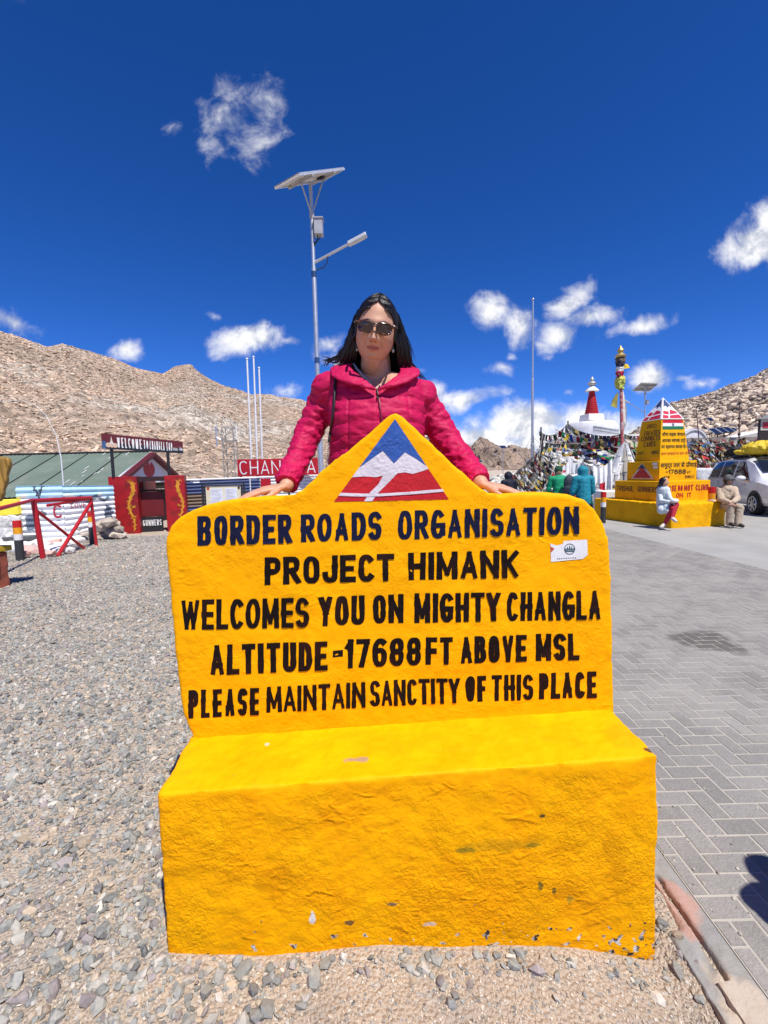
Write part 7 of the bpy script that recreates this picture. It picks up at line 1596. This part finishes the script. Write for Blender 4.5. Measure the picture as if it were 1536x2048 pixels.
for sx in (-1, 1): mb.tube([gpt(sx*.063, .016, .001), HL(sx*.075, .080, .017), HL(sx*.0805, .05, .016), HL(sx*.082, 0, .012)], [.006, .0062, .005, .003], n=6)
SG = part('sunglasses', mb, M_tort, WOM, smooth=60)
for sx in (-1, 1):
    mb = MB(); rg_ = lens_ring(sx); c = gpt(sx*.036, .0045, .0015); pts = [gpt(x, z) for x, z in rg_]; mid = [gpt(sx*.0365+(x-sx*.0365)*.5, .0045+(z-.0045)*.5, .001) for x, z in rg_]
    n = len(pts); mb.add(pts+mid+[c], [(i, (i+1) % n, (i+1) % n+n, i+n) for i in range(n)]+[(i+n, (i+1) % n+n, 2*n) for i in range(n)]); part('lens', mb, M_lens, SG, smooth=180)
    mb = MB(); e = P(714, 694, 1.845) if sx < 0 else P(786, 697, 1.845); mb.tube([e+Vector((0, 0, .012)), e], .0012, n=5); mb.ell(e-Vector((0, 0, .008)), .0055, .0055, .0085, 10, 8); part('earring', mb, mat('pale green bead', (.42, .50, .44), .3), WOM, smooth=180)
# handbag on her arm
bg = P(652, 1010, 1.80); BAG = thing('handbag', 'black shoulder bag with a chain hanging at the woman\'s side behind the sign', 'handbag', bg-Vector((0, 0, .12)))
mb = MB(); sp_ = [on_jacket(x, y, .010) for x, y in ((672, 752), (670, 770), (669, 790), (668, 810), (666, 830), (663, 850), (660, 868), (658, 884))]; mb.tube(sp_, .0058, n=6); part('strap', mb, mat('black leather', (.014, .013, .014), .4, spec=.5), BAG, smooth=60)
mb = MB(); e0 = sp_[-1]; e1 = P(652, 950, 1.80)
for k in range(12):
    a = e0+(e1-e0)*(k/12); b = e0+(e1-e0)*((k+.9)/12); o = Vector((.004, 0, 0)) if k % 2 else Vector((0, .004, 0)); mb.tube([a, (a+b)/2+o, b, (a+b)/2-o, a], .0016, n=5, cap=False)
part('chain', mb, mat('silver chain', (.62, .60, .58), .3, metal=.8), BAG, smooth=60)
mb = MB(); mb.box(e1-Vector((0, 0, .11)), (.10, .07, .20)); part('pouch', mb, mat('black leather', (.014, .013, .014)), BAG, bevel=.015)

# ------------------------------------------------ the others
def figure(name, label, J, skin=SKIN, cloth=None, s=1.0, vox=.012, group=None, headR=None, hands=True, cat='person'):
    """J: joints in world space; cloth: list of (part name, colour/material, list of (joint a, joint b, ra, rb) or callables)"""
    t = thing(name, label, cat, J['base'], group); b = MB()
    Rm = headR or Matrix.Identity(3); head_mesh(b, J['head'], Rm, s*.97, .8, 28, 22)
    b.capsule(J['head']-Vector((0, 0, .05*s)), J['neck'], .055*s, .06*s, 12, 4)
    b.capsule(J['neck']-Vector((0, 0, .10*s)), J['pelvis'], .115*s, .13*s, 14, 5); b.capsule(J['shL'], J['shR'], .06*s, .06*s, 12, 4)
    for S_ in 'LR':
        b.capsule(J['sh'+S_], J['el'+S_], .05*s, .04*s, 10, 4); b.capsule(J['el'+S_], J['wr'+S_], .04*s, .028*s, 10, 4)
        b.capsule(J['hip'+S_], J['kn'+S_], .075*s, .055*s, 12, 4); b.capsule(J['kn'+S_], J['an'+S_], .052*s, .036*s, 10, 4); b.capsule(J['an'+S_], J['toe'+S_], .034*s, .028*s, 10, 3)
        if hands: d = (J['wr'+S_]-J['el'+S_]).normalized(); hand(b, J['wr'+S_]+d*.01, d+Vector((0, 0, -.2)), (d.cross(Vector((1, 0, 0))) if abs(d.x) < .8 else Vector((0, 0, 1))), (1 if S_ == 'L' else -1, 0, .3), s, .3)
    r = remesh(b, vox*.75, 2); r.col = skin; r.c = [skin]*len(r.f); part('body', r, M_skin, t, smooth=180)
    for nm, m, caps, amp in cloth:
        q = MB()
        for c in caps:
            if callable(c): c(q)
            else: q.capsule(J[c[0]] if isinstance(c[0], str) else c[0], J[c[1]] if isinstance(c[1], str) else c[1], c[2]*s, c[3]*s, 14, 5)
        part(nm, displace(remesh(q, vox, 2), lambda p, n: amp*.55*(fbm(p, 13, 3)+.4*noise.noise(Vector((p.x*14, p.y*14, p.z*20))))), m, t, smooth=180)
    return t
def standing(px, pyh, Y, h, yaw, lean=0.):
    """joints of a standing person whose head top shows at (px,pyh); yaw 0 faces away from the camera"""
    top = P(px, pyh, Y); base = Vector((top.x, Y, top.z-h)); f = Vector((-math.sin(yaw), math.cos(yaw), 0)); r = Vector((math.cos(yaw), math.sin(yaw), 0)); U = Vector((0, 0, 1))
    q = lambda x, y, z: base+r*x*h+f*(y*h+lean*h*max(0, z-.5))+U*z*h
    J = dict(base=base, head=q(0, .01, .925), neck=q(0, 0, .845), pelvis=q(0, 0, .54))
    for S_, s_ in (('L', -1), ('R', 1)): J.update({'sh'+S_: q(s_*.112, 0, .815), 'el'+S_: q(s_*.150, .02, .64), 'wr'+S_: q(s_*.105, .12, .56), 'hip'+S_: q(s_*.052, 0, .525), 'kn'+S_: q(s_*.058, .02, .285), 'an'+S_: q(s_*.06, -.01, .045), 'toe'+S_: q(s_*.07, .085, .022)})
    return J, Matrix.Rotation(yaw+math.pi, 3, 'Z')
def clothes(J, jcol, tcol, hood=None, jname='jacket', bulk=1.0, hatcol=None, haircol=(.012, .010, .010)):
    mj = mat('fabric %s' % (jcol,), jcol, .7, var=.15, vscale=12, spec=.25, bump=.3, bscale=24, bumpdist=.02); mt = mat('fabric %s' % (tcol,), tcol, .85, var=.2, vscale=12, spec=.15); ms = mat('dark boot', (.025, .022, .020), .7); mh = mat('hair %s' % (haircol,), haircol, .45, var=.2)
    k = bulk; c = []
    top = [('neck', 'neck', .075*k, .075*k), (J['neck']-Vector((0, 0, .10)), 'pelvis', .135*k, .155*k), (J['shL']*.9+J['shR']*.1, J['shR']*.9+J['shL']*.1, .085*k, .085*k), ('pelvis', J['pelvis']-Vector((0, 0, .06)), .158*k, .155*k)]
    for S_ in 'LR': top += [('sh'+S_, 'el'+S_, .074*k, .062*k), ('el'+S_, 'wr'+S_, .060*k, .046*k)]
    if hood: top += [(J['head']+Vector((0, 0, .015)), J['head']+Vector((0, 0, -.02)), .122, .118), (J['head']-Vector((0, 0, .06)), 'neck', .10, .10)]
    else: top += [(J['neck']+Vector((-.05, .0, .01)), J['neck']+Vector((.05, .0, .01)), .052, .052)]
    c.append((jname, mj, top, .012))
    tr = []
    for S_ in 'LR': tr += [('hip'+S_, 'kn'+S_, .098, .075), ('kn'+S_, 'an'+S_, .072, .058)]
    c.append(('trousers', mt, tr+[('hipL', 'hipR', .11, .11)], .010))
    c.append(('shoes', ms, [(J['anL']-Vector((0, 0, .01)), 'toeL', .045, .038), (J['anR']-Vector((0, 0, .01)), 'toeR', .045, .038)], .002))
    if hatcol: c.append(('cap', mat('fabric %s' % (hatcol,), hatcol, .8, var=.15), [(J['head']+Vector((0, 0, .065)), J['head']+Vector((0, 0, .055)), .098, .104)], .004))
    if not hood: c.append(('hair', mh, [(J['head']+Vector((0, .012, .03)), J['head']+Vector((0, .02, -.02)), .094, .088)], .004))
    return c
J, R_ = standing(1168, 932, 10.4, 1.62, .05, .05); figure('person', 'person in a teal anorak with the hood up, seen from behind', J, cloth=clothes(J, (.012, .20, .26), (.012, .012, .014), hood=True, bulk=1.08), headR=R_)
J, R_ = standing(1118, 934, 11.4, 1.63, -.15, .04); figure('person', 'person in a bright green jacket and dark cap, seen from behind beside the teal anorak', J, cloth=clothes(J, (.008, .27, .12), (.02, .02, .025), hatcol=(.015, .07, .03), bulk=.98), headR=R_)
J, R_ = standing(1019, 944, 13.2, 1.60, .3, .06); figure('person', 'person in a dark navy hooded jacket, seen from behind at the shrine\'s left foot', J, cloth=clothes(J, (.014, .015, .028), (.015, .015, .018), hood=True, bulk=1.05), headR=R_)
sh = P(1138, 965, 11.1); mb = MB(); mb.ell(sh, .13, .10, .2, 12, 8); mb.ell(sh-Vector((0, 0, .18)), .15, .11, .18, 12, 8); RS = displace(remesh(mb, .02, 2), lambda p, n: .015*fbm(p, 8)); solo('rucksack', RS, mat('slate rucksack', (.035, .045, .06), .8, var=.2), 'slate blue rucksack between the green jacket and the teal anorak', 'rucksack', sh-Vector((0, 0, .35)), smooth=180)
# seated woman
def seated(d): return {k: (P(*v) if len(v) == 3 and v[0] > 20 else Vector(v)) for k, v in d.items()}
J = seated(dict(base=(1330, 1010, 11.2), head=(1328.5, 964, 11.12), neck=(1326, 974, 11.18), pelvis=(1326, 1008, 11.28), shL=(1319, 981, 11.22), shR=(1334, 980, 11.12), elL=(1321, 1001, 11.08), elR=(1340, 997, 11.0), wrL=(1338, 1004, 10.93), wrR=(1346, 1001, 10.92), hipL=(1323, 1010, 11.25), hipR=(1331, 1009, 11.2), knL=(1345, 1017, 10.84), knR=(1352, 1009, 10.86), anL=(1329, 1049, 10.93), anR=(1344, 1036, 10.72), toeL=(1322, 1054, 10.86), toeR=(1351, 1042, 10.62)))
mdr = mat('pale print dress', (.60, .64, .64), .85, var=.1, vscale=30, col2=(.25, .32, .34), c2scale=42, c2lo=.56, c2hi=.64); mred = mat('red leggings', (.36, .010, .03), .8, var=.15); mhair = mat('dark hair', (.01, .008, .008)); msh = mat('cream shoes', (.55, .50, .44), .7, var=.2)
figure('person', 'woman in a pale print tunic and red leggings sitting on the monument', J, hands=True, headR=Matrix.Rotation(math.radians(58), 3, 'Z'), vox=.011, cloth=[
    ('tunic', mdr, [('neck', 'neck', .06, .06), (J['neck']-Vector((0, 0, .07)), 'pelvis', .135, .150), ('shL', 'shR', .075, .075), ('shL', 'elL', .062, .052), ('elL', 'wrL', .05, .042), ('shR', 'elR', .062, .052), ('elR', 'wrR', .05, .042), ('pelvis', J['knL']*.6+J['pelvis']*.4, .15, .11), ('pelvis', J['knR']*.55+J['pelvis']*.45, .14, .10), (P(1326, 1012, 11.1), P(1324, 1020, 11.05), .10, .11), (P(1334, 1014, 10.98), P(1335, 1021, 10.95), .09, .10)], .008),
    ('leggings', mred, [('hipL', 'knL', .082, .068), ('knL', 'anL', .064, .046), ('hipR', 'knR', .082, .068), ('knR', 'anR', .064, .046)], .005),
    ('shoes', msh, [('anL', 'toeL', .045, .040), ('anR', 'toeR', .045, .040)], .003),
    ('hair', mhair, [(J['head']+Vector((-.012, .02, .03)), J['head']+Vector((-.03, .03, -.02)), .095, .088), (J['head']+Vector((-.06, .03, -.03)), J['neck']+Vector((-.08, .06, -.02)), .05, .04), (J['neck']+Vector((-.08, .06, -.02)), J['neck']+Vector((-.08, .08, -.16)), .035, .02)], .004),
    ('scarf', mat('dark scarf', (.05, .05, .06), .9), [(J['neck']+Vector((.02, -.05, 0)), J['neck']+Vector((.05, -.10, -.18)), .035, .03)], .004)])
hb2 = P(1349, 1001.5, 10.82); mb = MB(); mb.ell(hb2, .10, .07, .055, 14, 8); solo('bag', displace(remesh(mb, .012, 2), lambda p, n: .008*fbm(p, 16)), mat('white bag', (.68, .66, .64), .6, var=.1), 'small white bag held on the lap of the seated woman', 'bag', hb2, smooth=180)
# seated man
J = seated(dict(base=(1450, 1010, 11.5), head=(1456.5, 961, 11.30), neck=(1453, 972, 11.36), pelvis=(1448, 1007, 11.52), shL=(1440, 979, 11.42), shR=(1468, 979, 11.32), elL=(1442, 998, 11.25), elR=(1474, 998, 11.15), wrL=(1460, 1005, 11.02), wrR=(1466, 1004, 11.0), hipL=(1444, 1010, 11.5), hipR=(1455, 1010, 11.45), knL=(1461, 1014, 11.0), knR=(1480, 1016, 10.98), anL=(1458, 1046, 10.98), anR=(1475, 1048, 10.92), toeL=(1466, 1050, 10.84), toeR=(1485, 1052, 10.80)))
mjk = mat('beige field jacket', (.48, .37, .255), .85, var=.12, vscale=9, bump=.3, bscale=20, bumpdist=.02); mtr = mat('khaki trousers', (.40, .315, .225), .88, var=.14, vscale=9, bump=.3, bscale=18, bumpdist=.02); mcap = mat('grey knit cap', (.12, .115, .11), .95, var=.3, vscale=40, bump=.4, bscale=60)
figure('person', 'man in a beige jacket and grey cap sitting on the monument\'s corner', J, skin=(.26, .125, .08), headR=Matrix.Rotation(math.radians(42), 3, 'Z'), vox=.011, cloth=[
    ('jacket', mjk, [('neck', 'neck', .07, .07), (J['neck']-Vector((0, 0, .08)), 'pelvis', .145, .175), (J['neck']-Vector((-.06, .0, .16)), J['neck']-Vector((-.06, 0, .26)), .13, .14), (J['neck']-Vector((.06, .0, .16)), J['neck']-Vector((.06, 0, .26)), .13, .14), ('shL', 'shR', .085, .085), ('shL', 'elL', .085, .075), ('elL', 'wrL', .07, .055), ('shR', 'elR', .085, .075), ('elR', 'wrR', .07, .055), ('pelvis', P(1462, 1008, 11.25), .15, .10)], .014),
    ('trousers', mtr, [('hipL', 'knL', .105, .088), ('knL', 'anL', .085, .075), ('hipR', 'knR', .105, .088), ('knR', 'anR', .085, .075), ('hipL', 'hipR', .12, .12)], .012),
    ('shoes', mat('dark boot', (.025, .022, .02)), [(J['anL'], 'toeL', .05, .045), (J['anR'], 'toeR', .05, .045)], .003),
    ('cap', mcap, [(J['head']+Vector((0, 0, .055)), J['head']+Vector((0, 0, .065)), .100, .092), (J['head']+Vector((.06, -.06, .04)), J['head']+Vector((.075, -.075, .038)), .05, .04)], .004),
    ('hair', mat('dark hair', (.01, .008, .008)), [(J['head']+Vector((-.02, .02, .0)), J['head']+Vector((-.02, .02, -.03)), .086, .075)], .003)])
# a companion just outside the frame, whose shadow falls on the paving at the right
sx_ = G(1572, 1765, PAVZ); hd = Vector((SUN_DIR.x, SUN_DIR.y, 0)).normalized(); ln_ = 1.52/math.tan(SUN_EL)
bs = sx_+hd*ln_; U = Vector((0, 0, 1))
J = dict(base=bs); q = lambda x, y, z: Vector((bs.x+x, bs.y+y, PAVZ+z))
J.update(head=q(0, 0, 1.52), neck=q(0, 0, 1.40), pelvis=q(0, 0, .9))
for S_, s_ in (('L', -1), ('R', 1)): J.update({'sh'+S_: q(s_*.185, 0, 1.33), 'el'+S_: q(s_*.25, .02, 1.05), 'wr'+S_: q(s_*.16, .18, 1.0), 'hip'+S_: q(s_*.09, 0, .86), 'kn'+S_: q(s_*.1, .02, .47), 'an'+S_: q(s_*.1, -.01, .07), 'toe'+S_: q(s_*.11, .13, .035)})
figure('person', 'person in a dark coat whose shadow falls on the paving at the right edge', J, cloth=clothes(J, (.02, .02, .024), (.03, .03, .035), bulk=1.05), vox=.016, headR=Matrix.Rotation(math.pi, 3, 'Z'))
